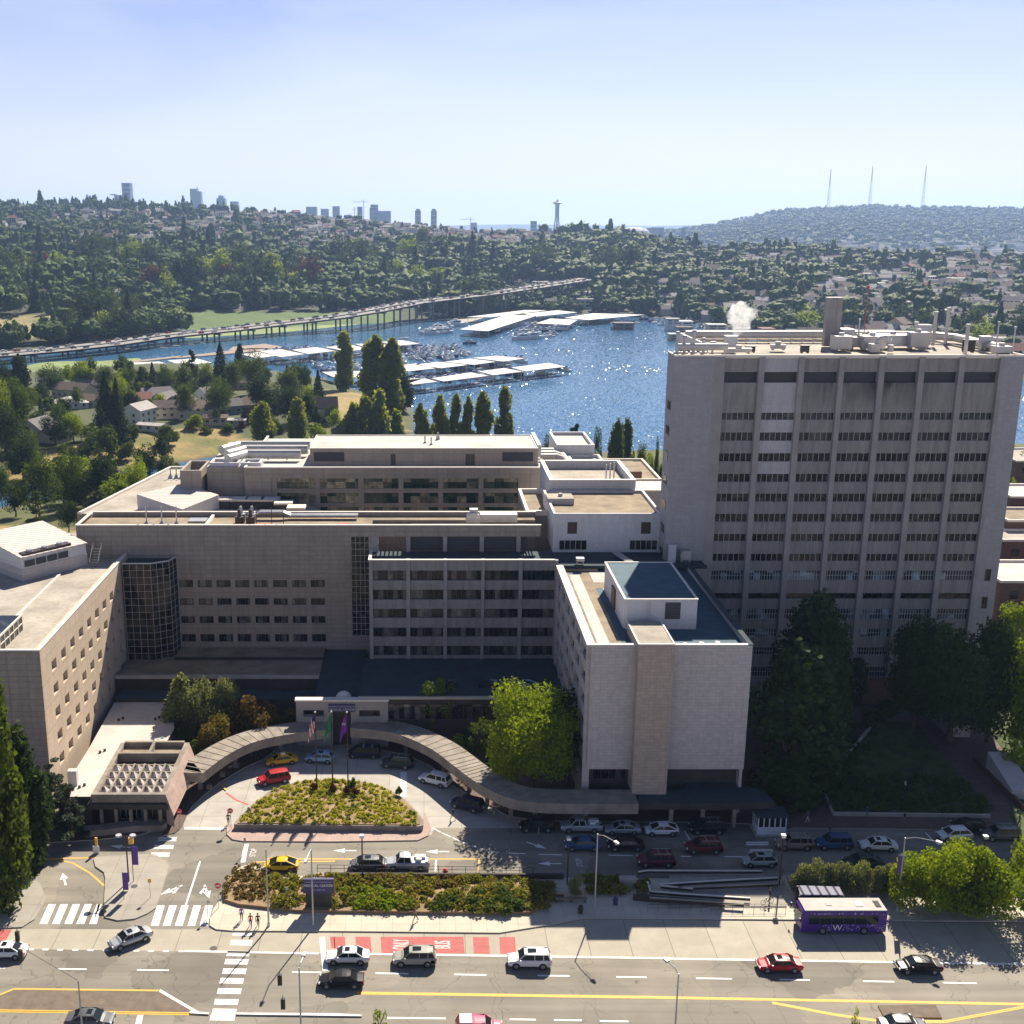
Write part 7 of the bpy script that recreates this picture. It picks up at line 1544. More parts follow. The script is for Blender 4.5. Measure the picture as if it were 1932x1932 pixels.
sheds=[('front row shed half hidden by the poplars',[(755,728),(758-30,728),(801-25,714),(801,713.7)]),('first shed of the front row, nearest the poplars',[(758,728),(826,720),(801,713.7),(750,718)]),('second shed of the front row',[(837,719.4),(921.6,708.8),(888,702.7),(813.7,713.7)]),('third shed of the front row',[(930.6,707.6),(984.6,701),(952,694.4),(903.7,700.6)]),('outermost shed at the open-water end of the front row',[(991,700.3),(1067,691.6),(1035,684.7),(965,693.2)]),('first shed of the second row beside the poplars',[(760,701.4),(820.8,694.8),(783,685.9),(745,690)]),('second shed of the second row',[(832.5,694.5),(881.6,688.3),(827.6,682.6),(781.9,688)]),('third shed of the second row',[(894.7,688),(934.7,682.6),(886.5,676.4),(839,682.6)]),('end shed of the second row',[(950,681.8),(990.3,676),(937.2,671.2),(891.4,675.2)]),('shed behind the left tall poplar, lower one',[(628,711),(700,712),(680,700),(606.7,701.4)]),('leftmost shed of the back row',[(530,673.6),(574.8,667.9),(531.5,658.9),(488,662)]),('second shed of the back row',[(581,667.9),(632.8,661.8),(596.8,654.8),(550,659.7)]),('third shed of the back row behind the poplar',[(655,663),(697,657.3),(659,650.7),(613,654.8)]),('fourth shed of the back row',[(700,657),(744,652.7),(716,647.5),(669.6,649)]),('end shed of the back row by the poplar tops',[(746.4,652.4),(792,648.3),(758.7,641.7),(719.4,645)]),('white shed roof beside the tree tops at left',[(485,676),(520,671),(487,664),(455,668)]),('low shed between the waterside trees, left',[(262,694),(330,690),(300,682),(250,684)]),('low shed between the waterside trees, right',[(345,690),(400,684),(370,676),(315,680)])]
for lb,q in sheds:moor('white-roofed boat shed, '+lb,q)
fars=[('big long white roof nearest the water in the far marina',[(866.9,621.3),(920.8,624.6),(1010.7,596),(958.4,593.2)]),('long thin roof at the back of the far marina',[(880,598),(925,598.5),(1031,585.5),(991,584.8)]),('roof right of the thin back roof in the far marina',[(987.8,591.9),(1012,597),(1089,589.4),(1051.6,585.3)]),('roof beside the yachts in the far marina',[(1011.5,609.9),(1074.5,612.8),(1089.5,603.3),(1038.5,600.9)]),('rightmost wide roof of the far marina',[(1064.7,599.6),(1110,603.5),(1216.8,593.7),(1118.7,591)])]
for lb,q in fars:moor(lb,q,-6.6,'shed','far boat sheds')
single(MB().prism([at(*p,WATER+.6)for p in((842,607.8),(862,615.6),(924,596.5),(900,594))],WATER-.5,WATER+.8),'pier',M['oldwalk'],'grey broad pier left of the big long shed roof in the far marina','pier')
dk=solid('dock_boards',(.30,.23,.18),.9,var=.12,scale=.3)
for k,(q,lb)in enumerate(((((329,676),(528,659),(524,656.5),(470,657),(340,672.5)),'long brown wooden dock reaching into the bay at left'),(((430,661),(545,656),(500,648.5),(440,654)),'wide brown dock platform behind the long one'),(((250,684),(345,673),(340,671),(246,681)),'narrow wooden dock beside the lily pads'))):single(MB().prism([at(*p,WATER+.5)for p in q],WATER-.4,WATER+.5),'dock',dk,lb,'dock')
for k,(x,y)in enumerate(((300,657),(325,653.5),(350,651),(373,649),(242,660))):
 gx_,gy_=at(x,y,WATER);single(MB().prism([(-6,-.5),(-4,-.9),(4,-.9),(6,-.4),(6,.4),(4,.9),(-4,.9),(-6,.5)],0,.8),'float',M['roof_white'],('leftmost long white float in the water before the bridge','second long white float','third long white float','rightmost long white float','small white rowing boat alone near the bridge')[k],'float').location=(gx_,gy_,WATER)
hullw=paint('hull_white',(.72,.72,.70),.3);hullb=paint('hull_navy',(.03,.04,.09),.3);canv=solid('boat_canvas',(.08,.14,.3),.8,var=.1)
def boat(kind,hull):
 t=thing('boat',None,'boat',(0,0,WATER));L,W_,H={'c':(11,3.6,1.6),'s':(9,2.8,1.1),'y':(17,5,2.4)}[kind];mb=MB();st_=[(-.5,.82,1),(-.2,1,1),(.15,.95,1.05),(.35,.6,1.15),(.5,.05,1.3)];rows_=[]
 for fx_,fw,fh in st_:x=fx_*L;w_=fw*W_/2;k=len(mb.v);mb.v+=[(x*.94,-w_*.6,-.2),(x,-w_,H*fh),(x,w_,H*fh),(x*.94,w_*.6,-.2)];rows_.append(k)
 for a,b in zip(rows_[:-1],rows_[1:]):
  for e in range(4):mb.f.append((a+e,b+e,b+(e+1)%4,a+(e+1)%4));mb.m.append(0)
 mb.f.append((rows_[0],rows_[0]+3,rows_[0]+2,rows_[0]+1));mb.m.append(0);mb.f.append(tuple(rows_[-1]+e for e in range(4)));mb.m.append(0);part(mb,'hull',hull,t,False)
 if kind=='s':
  part(MB().prism([(-2,-.8),(2,-.6),(2.4,0),(2,.6),(-2,.8)],H,H+.55),'cabin',hullw,t,False);part(MB().tube((.5,0,H),(.5,0,H+11),.07,.05,6).tube((.4,0,H+1.2),(-3.6,0,H+1.2),.06,n=5).tube((.5,0,H+10.8),(4.4,0,H+.2),.02,n=3).tube((.5,0,H+10.8),(-4.4,0,H+.2),.02,n=3),'mast',M['duct'],t,False);part(MB().tube((.2,0,H+1.4),(-3.4,0,H+1.35),.2,.12,6),'furled_sail',canv,t,False)
 else:
  s=1 if kind=='c' else 1.5;part(MB().prism([(-3.4*s,-1.3*s),(1.5*s,-1.2*s),(2.6*s,0),(1.5*s,1.2*s),(-3.4*s,1.3*s)],H,H+1.5*s),'cabin',hullw,t,False)
  part(MB().box(-3.0*s,1.3*s,-1.32*s,1.32*s,H+.7*s,H+1.15*s),'window',M['carglass'],t,False);part(MB().box(-3.2*s,.6*s,-1.2*s,1.2*s,H+1.5*s,H+1.65*s).box(-1.2*s,-.4*s,-.7*s,.7*s,H+1.65*s,H+2.4*s),'flybridge',hullw if kind=='y' else canv,t,False)
 return t
bps=[(boat('c',hullw),'white cabin cruiser'),(boat('s',hullw),'white sailboat'),(boat('y',hullw),'large white motor yacht'),(boat('c',hullb),'dark-hulled cruiser'),(boat('s',hullb),'dark-hulled sailboat')]
rng=np.random.default_rng(8);cnt=0
def fleet(poly,n,rz,where,kinds,zpush=0,grp=None):
 P_=[at(x,y,WATER)for x,y in poly];A=np.array(P_);lo,hi=A.min(0),A.max(0);done=[];tries=0
 while len(done)<n and tries<6000:
  tries+=1;q=rng.uniform(lo,hi)
  if not inside(P_,np.array([q[0]]),np.array([q[1]]))[0]or any(math.hypot((q[0]-d[0]),(q[1]-d[1]))<6.5 for d in done):continue
  done.append(q);u3=(q[0]-lo[0])/(hi[0]-lo[0]);v3=(q[1]-lo[1])/(hi[1]-lo[1]);qd=('near','middle','far')[min(2,int(v3*3))]+' '+('far left','left','centre','right','far right')[min(4,int(u3*5))];k=kinds[len(done)%len(kinds)];p,lb=bps[k];dup(p,(float(q[0]),float(q[1]),WATER),rz+float(rng.choice([0,math.pi]))+float(rng.normal(0,.08)),'%s %s, %s'%(lb,where,qd),'boats: %s %s %s'%(lb,where,qd),.8+float(rng.uniform(0,.4)))
fleet([(800,658),(850,656),(890,668),(860,678),(790,682),(770,676),(765,665)],42,2.0,'in berths between the shed rows',[0,0,1,3,0])
fleet([(585,672),(760,668),(770,685),(740,712),(620,712),(590,690)],50,2.0,'left of the sheds behind tall poplars',[0,0,1,3,0,0])
fleet([(790,627),(845,610),(866,614),(838,630),(805,634)],12,.4,'in the far marina, left group',[2,0,2,0])
fleet([(968,634),(1010,612),(1072,614),(1068,622),(1030,640),(985,642)],26,.4,'before the far marina sheds',[0,2,0,3,0,1])
fleet([(925,626),(1012,598),(1016,604),(935,631)],12,.4,'along the big long shed roof',[0,0,3])
fleet([(1135,608),(1230,600),(1240,612),(1150,622)],10,.8,'around the dark floating home',[0,1,3])
fleet([(1235,602),(1300,606),(1440,626),(1440,640),(1330,634),(1240,614)],34,.9,'on the right-hand shore',[0,0,1,3])
for q in(((760,728),(1070,700),(1060,694),(760,720)),((765,702),(990,684),(985,678),(765,696)),((490,672),(790,655),(780,650),(490,664))):fleet([(x,y+1)for x,y in q],20,2.2,'under the %s row of shed roofs'%('front' if q[0][1]==728 else 'second' if q[0][1]==702 else 'back'),[0,3,0])
for x,y,k,rz,lb in((984,641,2,3.3,'largest motor yacht at the left of the cluster before the far sheds'),(808,631,2,3.0,'big motor yacht at the left end of the far marina'),(763,640,1,.5,'sailboat with a tall mast behind the right tall poplar'),(641,655,1,.4,'sailboat with a bare mast behind the left tall poplar'),(886,649,3,0,'lone dark barge-like boat on open water')):dup(bps[k][0],(*at(x,y,WATER),WATER),rz,lb)
for p,lb in bps:
 for c in list(p.children):bpy.data.objects.remove(c)
 bpy.data.objects.remove(p)
 # ---- skyline, far towers
tm=winglass('tower_glass_far',(.03,.05,.08),(.09,.13,.17),6,4,.3,.4);tl=solid('far_tower_light',(.17,.21,.26),.6,var=.05)
def tower(lab,x0,x1,yt,Y=4900,steps=(),dp=45,mat=None,spire=None):
 a,zt_=zat(x0,yt,Y);b=zat(x1,yt,Y)[0];t=thing('skyscraper',lab,'skyscraper',((a+b)/2,Y,-5));mb=MB();mb.box(a,b,Y,Y+dp,-5,zt_)
 for(sx0,sx1,sy)in steps:q,r=zat(sx0,sy,Y-2)[0],zat(sx1,sy,Y-2)[0];mb.box(q,r,Y+3,Y+dp-3,-5 if sy>yt else zt_,zat(sx0,sy,Y)[1])
 part(mb,'shaft',mat or tm,t)
 zz_=[z for z in np.arange(60,zt_-6,16)];mb=MB()
 for z in zz_:mb.box(a-.4,b+.4,Y-.4,Y-.01,z,z+3)
 part(mb,'floor_band',tl,t)
 if spire:gx_=zat(spire[0],spire[1],Y)[0];part(MB().tube((gx_,Y+10,zt_),(gx_,Y+10,zat(spire[0],spire[1],Y)[1]),2.2,.6,5),'spire',tl,t)
 return t
tower('tallest dark skyscraper rising over the left ridge',229,244,345,4800,dp=50)
tower('stepped pale tower left beside the tallest skyscraper',215,232,368,4900,[(207,216,366)],mat=tl)
tower('broad skyscraper with a notched top over the left ridge',358,371,356,4900,[(371,378,361)],mat=tl,spire=(371,350))
tower('tower with a pointed pyramid roof over the left ridge',408,424,374,4900,[(411,420,369)],mat=tl,spire=(415,366))
tower('pale low tower behind the ridge trees',434,448,380,5000,mat=tl)
tower('pale block on the ridge between the tree tops',577,597,390,4700,mat=tl)
tower('second pale block left of the cranes',605,619,394,4700,mat=tl);tower('small pale block right of the second',627,640,389,4700,mat=tl)
tower('dark slab tower beside the orange crane',674,683,390,4600);tower('tall blue tower right of the crane',699,713,386,4600,[(697,700,392)]);tower('wide pale tower joined to the tall blue tower',713,737,398,4620,mat=tl)
tower('left one of the two narrow twin towers',783,794,397,4500,[(785,792,394)]);tower('right one of the two narrow twin towers',813,824,397,4500,[(815,822,394)])
tower('lone brownish apartment tower left of the space-age tower',1002,1013,417,4300,dp=30);tower('low pale block on the horizon left of the lone tower',888,900,420,4600,mat=tl,dp=30)
for k in range(26):
 x=650+(k*53)%700;tower('low hazy %s city block'%('small','middling','larger')[k%3]+', '+next(l for a,l in LMX if x<a),x,x+8+k%4*4,430+(k*7)%12-(6 if k%3==2 else 0),3600+k*37,mat=tl if k%2 else tm,dp=30)['group']='low hazy city blocks %d'%(k%3)
Yn=4600;nx,nzt=zat(1052,375,Yn);NT=thing('observation_tower','slender tower with a saucer top standing on the horizon','tower',(nx,Yn,-5));sc=5.0
zs=zat(1052,384,Yn)[1];mb=MB()
for k in range(3):
 an=2*math.pi*k/3+.5;prev=None
 for f_ in np.linspace(0,1,9):
  r=17*(1-f_)**1.6+4.2+3*max(0,f_-.75)*4;p=(nx+r*math.cos(an),Yn+r*math.sin(an),-5+f_*(zs+5));
  if prev:mb.tube(prev,p,2.4,2.2,6)
  prev=p
mb.tube((nx,Yn,-5),(nx,Yn,zs),3.4,n=8);part(mb,'legs',solid('needle',(.10,.10,.11),.6,var=.04),NT)
part(MB().tube((nx,Yn,zs-4),(nx,Yn,zs+3),8,20,20).tube((nx,Yn,zs+3),(nx,Yn,zs+7),20,12,20).tube((nx,Yn,zs+7),(nx,Yn,zs+13),6,3,12),'saucer',solid('needle_top',(.07,.07,.08),.6,var=.04),NT)
part(MB().tube((nx,Yn,zs+12),(nx,Yn,nzt),1.2,.4,6),'spire',bpy.data.materials['needle'],NT)
for k,(x,yt,yb,lb)in enumerate(((1568,318,388,'left'),(1647,313,386,'middle'),(1748,312,386,'right'))):
 Yk=5300;gx_,zt_=zat(x,yt,Yk);zb=zat(x,yb+8,Yk)[1];t=thing('antenna_tower',lb+' one of the three red and white lattice antenna towers on the far hill','antenna tower',(gx_,Yk,zb));H=zt_-zb
 for a_,b_,m_ in((0,.3,'red'),(.3,.6,'w'),(.6,1,'red')):
  mb=MB()
  for e in range(3):
   an=e*2.094;r=lambda f:8*(1-f)**1.5+1.4
   mb.tube((gx_+r(a_)*math.cos(an),Yk+r(a_)*math.sin(an),zb+H*a_),(gx_+r(b_)*math.cos(an)*(1 if b_<1 else .3),Yk+r(b_)*math.sin(an),zb+H*b_),.7,.6,5)
  nb=int((b_-a_)*30)
  for q in range(nb):
   f0=a_+(b_-a_)*q/nb;f1=a_+(b_-a_)*(q+1)/nb;mb.tube((gx_-r(f0)*.7,Yk,zb+H*f0),(gx_+r(f1)*.7,Yk,zb+H*f1),.35,n=3).tube((gx_+r(f0)*.7,Yk,zb+H*f0),(gx_-r(f1)*.7,Yk,zb+H*f1),.35,n=3)
  part(mb,'lattice',solid('mast_'+m_,(.45,.2,.18)if m_=='red' else(.55,.55,.55),.6,var=0),t)
def crane(lab,x,yt,jl,jr,Y=4550):
 gx_,zt_=zat(x,yt,Y);t=thing('tower_crane',lab,'crane',(gx_,Y,0));cm=solid('crane_paint',(.45,.3,.22),.6,var=0);part(MB().tube((gx_,Y,0),(gx_,Y,zt_),1.5,1.2,5),'mast',cm,t);zj=zat(x,yt+4,Y)[1]
 part(MB().tube((zat(jl,yt,Y)[0],Y,zj),(zat(jr,yt,Y)[0],Y,zj),1.0,n=4).tube((gx_,Y,zt_),(zat(jl,yt,Y)[0]+20,Y,zj),.4,n=3),'jib',cm,t)
crane('tower crane with a long flat jib among the city towers',686,377,664,697);crane('shorter crane mast left of the flat jib crane',669,391,664,672);crane('small crane on the horizon right of the twin towers',888,410,868,896)
rng=np.random.default_rng(9);mb=MB()
for k in range(1500):
 Y=float(rng.uniform(2900,4700));u_=float(rng.uniform(.02,.62));x=u_*Y;z=max(-5,float(qaz(np.array([x]),np.array([Y]))[0])if x>.12*Y else-5);w_=float(rng.uniform(6,20))*(1.5 if Y<3700 else .8);h=float(rng.uniform(5,14));mb.box(x-w_,x+w_,Y,Y+float(rng.uniform(8,26)),z-3,z+h,int(rng.integers(0,3)),int(rng.integers(3,5)))
tag(part(mb,'far_town',[wallm['white'],wallm['grey'],wallm['cream'],roofm['pale'],roofm['white']],None,False),'hazy town blocks and white roofs at the foot of the far hill','town',None,'stuff')
mb=MB()
for k in range(900):
 Y=float(rng.uniform(4300,5350));u_=float(rng.uniform(.16,.62));x=u_*Y;z=float(qaz(np.array([x]),np.array([Y]))[0]);w_=float(rng.uniform(4,9));mb.box(x-w_,x+w_,Y,Y+10,z-3,z+float(rng.uniform(9,16)),int(rng.integers(0,3)),int(rng.integers(3,5)))
tag(part(mb,'far_hill_houses',[wallm['white'],wallm['grey'],wallm['cream'],roofm['pale'],roofm['grey']],None,False),'tiny hazy houses on the slope of the far hill','houses',None,'stuff')
mb=MB();gx_,z_=zat(1190,437,4300);t=thing('arena','low pale arena with a white curved roof below the horizon','arena',(gx_,4300,-5));part(MB().box(gx_-80,gx_+10,4300,4400,-5,zat(1190,434,4300)[1]),'wall',wallm['grey'],t);part(MB().ball((gx_+20,4350,zat(1190,440,4300)[1]),60,60,22,14,8),'roof',roofm['white'],t)
# ---------------------------------------------------------------- vehicles (front towards +X)
CARS=dict(sedan=(4.8,1.84,1.46,.98,(-1.75,-.95,.45,1.25),.62),hatch=(4.4,1.80,1.52,1.0,(-2.05,-1.45,.45,1.35),.66),suv=(4.75,1.92,1.74,1.12,(-2.25,-1.95,.5,1.25),.76),van=(5.1,1.98,1.76,1.08,(-2.42,-2.15,.75,1.75),.72),pickup=(5.6,1.95,1.85,1.15,(-.55,-.35,.85,1.45),.8),prius=(4.5,1.76,1.5,.98,(-2.1,-.85,.35,1.5),.66))
PAINTS=dict(white=(.75,.75,.74),silver=(.42,.44,.46),black=(.012,.012,.014),grey=(.13,.135,.14),olive=(.33,.33,.28),red=(.42,.02,.025),darkred=(.12,.012,.018),yellow=(.72,.45,.01),lightblue=(.28,.43,.58),navy=(.015,.02,.05),blue=(.03,.09,.2),tan=(.26,.22,.17),sage=(.33,.37,.35),maroon=(.10,.02,.03),pink=(.55,.10,.16),darkgreen=(.03,.05,.05))
pm={k:paint('paint_'+k,c,.34 if k not in('silver','grey','olive')else .38,.0 if k not in('silver','grey')else .35)for k,c in PAINTS.items()}
def loft(mb,secs,mi=0):
 n=len(secs[0]);ks=[]
 for s in secs:ks.append(len(mb.v));mb.v+=s
 for a,b in zip(ks[:-1],ks[1:]):
  for e in range(n):mb.f.append((a+e,a+(e+1)%n,b+(e+1)%n,b+e));mb.m.append(mi)
 mb.f.append(tuple(ks[0]+e for e in range(n))[::-1]);mb.m.append(mi);mb.f.append(tuple(ks[-1]+e for e in range(n)));mb.m.append(mi)
MESHC={}
def cmesh(key,fn):
 if key not in MESHC:MESHC[key]=fn()
 return MESHC[key]
def car(name,lab,kind,col,x,y,ang,group=None,z=0.0,extra=()):
 L,W_,H,belt,(xa,xb,xc,xd),roofw=CARS[kind];w=W_/2;l=L/2;t=thing(name,lab,{'pickup':'pickup truck','van':'minivan'}.get(kind,'taxi' if 'taxi' in name else 'car'),(x,y,z),ang,group);pmx=pm[col]
 hood=belt-(.12 if kind!='pickup' else .05);trunk=belt if kind in('suv','van','hatch','prius','pickup')else belt-.02
 def sec(x,k,zs,zt,zb=.28):return[(x,-w*k*.86,zb),(x,-w*k,zb+.2),(x,-w*k,zs),(x,-w*k*.86,zt),(x,-w*k*.4,zt+.045),(x,w*k*.4,zt+.045),(x,w*k*.86,zt),(x,w*k,zs),(x,w*k,zb+.2),(x,w*k*.86,zb)]
 def body():
  mb=MB();loft(mb,[sec(-l,.86,trunk-.32,trunk-.2,.4),sec(-l+.12,.95,trunk-.18,trunk-.04,.3),sec(-l*.72,1,trunk-.14,trunk),sec(xa,1,belt-.14,belt),sec(xd,1,belt-.16,belt-.02),sec(l*.62,.99,hood-.18,hood-.04),sec(l*.88,.95,hood-.26,hood-.12,.3),sec(l-.03,.84,hood-.38,hood-.28,.36)])
  return rawmesh('body',mb.v,mb.f,mb.m,[M['black']])
 b0=cmesh(('body',kind),body);bm_=cmesh(('body',kind,col),lambda:(lambda m:(m.materials.clear(),m.materials.append(pmx),m)[2])(b0.copy()))
 bo=link(bpy.data.objects.new('body',bm_),t);bv=bo.modifiers.new('bevel','BEVEL');bv.width=.09;bv.segments=2;bv.limit_method='ANGLE';bv.angle_limit=R(25)
 rw=w*roofw/.86 if kind!='x' else w
 tw=w*.72;bw=w*.87
 def glass():
  mb=MB();lo=[(xa,-bw,belt-.03),(xd,-bw,belt-.03),(xd,bw,belt-.03),(xa,bw,belt-.03)];hi=[(xb,-tw,H-.05),(xc,-tw,H-.05),(xc,tw,H-.05),(xb,tw,H-.05)];mb.v+=lo+hi
  for f_ in((0,1,5,4),(1,2,6,5),(2,3,7,6),(3,0,4,7),(4,5,6,7)):mb.f.append(f_);mb.m.append(0)
  return rawmesh('windows',mb.v,mb.f,mb.m,[M['carglass']])
 link(bpy.data.objects.new('windows',cmesh(('glass',kind),glass)),t)
 def roof():
  mb=MB();rs_=lambda x,d,k:[(x,-tw*k,H-.08),(x,-tw*k,H-.045+d),(x,-tw*.5*k,H+d),(x,0,H+.015+d),(x,tw*.5*k,H+d),(x,tw*k,H-.045+d),(x,tw*k,H-.08)]
  loft(mb,[rs_(xb-.06,-.035,.96),rs_(xb+(xc-xb)*.25,-.005,1.02),rs_(xb+(xc-xb)*.6,.01,1.02),rs_(xc+.08,-.03,.95)])
  for s in(-1,1):
   for(p,q,r)in(((xa,s*bw,belt-.05),(xb,s*tw,H-.03),.07 if kind!='van' else .1),((xd,s*bw,belt-.05),(xc,s*tw,H-.03),.05),((xc-(xc-xb)*.42,s*(bw+.005),belt-.05),(xc-(xc-xb)*.42,s*tw,H-.03),.045),((xb,s*(tw+.01),H-.05),(xc,s*(tw+.01),H-.05),.04)):mb.tube(p,q,r,n=5)
   if kind in('suv','van'):mb.tube((xb+(xc-xb)*.2,s*(bw+.005),belt-.05),(xb+(xc-xb)*.2,s*tw,H-.03),.06,n=5)
  return rawmesh('roof',mb.v,mb.f,mb.m,[M['black']])
 r0=cmesh(('roof',kind),roof);link(bpy.data.objects.new('roof',cmesh(('roof',kind,col),lambda:(lambda m:(m.materials.clear(),m.materials.append(pmx),m)[2])(r0.copy()))),t)
 wr=.34 if kind not in('suv','pickup')else .38
 def tyre():
  mb=MB();mb.tube((0,-.11,0),(0,.11,0),wr,wr,16);return rawmesh('tyre',mb.v,mb.f,mb.m,[M['tyre']])
 def rim():
  mb=MB();mb.tube((0,.105,0),(0,.135,0),wr*.62,wr*.5,10);return rawmesh('rim',mb.v,mb.f,mb.m,[M['rim']])
 for fx in(-.59,.62):
  for s in(-1,1):
   wo=bpy.data.objects.new('wheel',cmesh(('tyre',wr),tyre));link(wo,t);wo.location=(fx*l,s*(w-.08),wr);wo.rotation_euler=(0,0,0 if s>0 else math.pi);ro=bpy.data.objects.new('rim',cmesh(('rim',wr),rim));link(ro,wo)
 def lampm(nm,mat,xx,zz,dx):
  def f():
   mb=MB();mb.box(-dx,dx,-.2,.2,-.08,.09);return rawmesh(nm,mb.v,mb.f,mb.m,[mat])
  return cmesh((nm,),f)
 for s in(-1,1):
  o1=link(bpy.data.objects.new('headlight',lampm('headlight',M['headlamp'],0,0,.07)),t);o1.location=(l-.17,s*w*.66,hood-.25);o1.rotation_euler=(0,0,s*-.35)
  o2=link(bpy.data.objects.new('tail_light',lampm('tail_light',M['taillamp'],0,0,.05)),t);o2.location=(-l+.07,s*w*.68,trunk-.2);o2.rotation_euler=(0,0,s*.25)
  def mir():
   mb=MB();mb.box(-.08,.08,-.1,.1,-.07,.08);return rawmesh('mirror',mb.v,mb.f,mb.m,[M['black']])
  o3=link(bpy.data.objects.new('mirror',cmesh(('mirror',col),lambda:(lambda m:(m.materials.clear(),m.materials.append(pmx),m)[2])(mir()))),t);o3.location=(xd-.25,s*(w+.06),belt+.02)
 def trim():
  mb=MB()
  for fx in(-.59,.62):
   for s in(-1,1):mb.tube((fx*l,s*(w-.12),wr),(fx*l,s*(w+.006),wr),wr+.07,n=16)
  for s in(-1,1):mb.box(-l*.5,l*.5,s*w-.012,s*w+.012,.26,.40)
  mb.box(l-.06,l+.012,-.55,.55,.48,.66).box(l*.9,l-.02,-.7,.7,.3,.4).box(-l-.012,-l+.06,-.6,.6,.34,.46)
  return rawmesh('trim',mb.v,mb.f,mb.m,[M['black']])
 link(bpy.data.objects.new('trim',cmesh(('trim',kind),trim)),t)
 def plate():
  mb=MB().box(-l-.02,-l-.008,-.26,.26,.62,.75).box(l+.013,l+.025,-.26,.26,.42,.53);return rawmesh('number_plate',mb.v,mb.f,mb.m,[M['white']])
 link(bpy.data.objects.new('number_plate',cmesh(('plate',kind),plate)),t)
 if kind=='pickup':
  part(MB().box(-l+.12,xa-.1,-w*.8,w*.8,belt-.004,belt+.006),'bed',M['black'],t,False)
  part(MB().box(-l+.5,xa-.4,-.6,.1,belt,belt+.35).box(-1.8,-1.1,-.1,.55,belt,belt+.3),'cargo',M['white']if col=='silver' else M['lawn'],t,False)
 if 'sunroof' in extra:part(MB().box(xb+(xc-xb)*.5,xb+(xc-xb)*.88,-tw*.5,tw*.5,H-.004,H+.04),'sunroof',M['carglass'],t,False)
 if 'rack' in extra:
  mb=MB()
  for s in(-1,1):mb.tube((xb+.1,s*tw*.9,H+.06),(xc-.1,s*tw*.9,H+.06),.03,n=5)
  for f_ in(.25,.7):mb.tube((xb+(xc-xb)*f_,-tw*.9,H+.09),(xb+(xc-xb)*f_,tw*.9,H+.09),.03,n=5)
  part(mb,'roof_rack',M['lampgrey'],t,False)
 if 'bars' in extra:
  for f_ in(.3,.75):part(MB().box(xb+(xc-xb)*f_-.08,xb+(xc-xb)*f_+.08,-tw*.9,tw*.9,H,H+.06),'roof_bar',M['lampgrey'],t,False)
 if 'taxisign' in extra:part(MB().box(-.55,.1,-.25,.25,H,H+.28),'roof_sign',M['white'],t,False)
 if 'capw' in extra:part(MB().box(xb,xb+1.2,-tw,tw,H-.06,H+.035),'rear_roof_panel',M['white'],t,False)
 return t
PI=math.pi
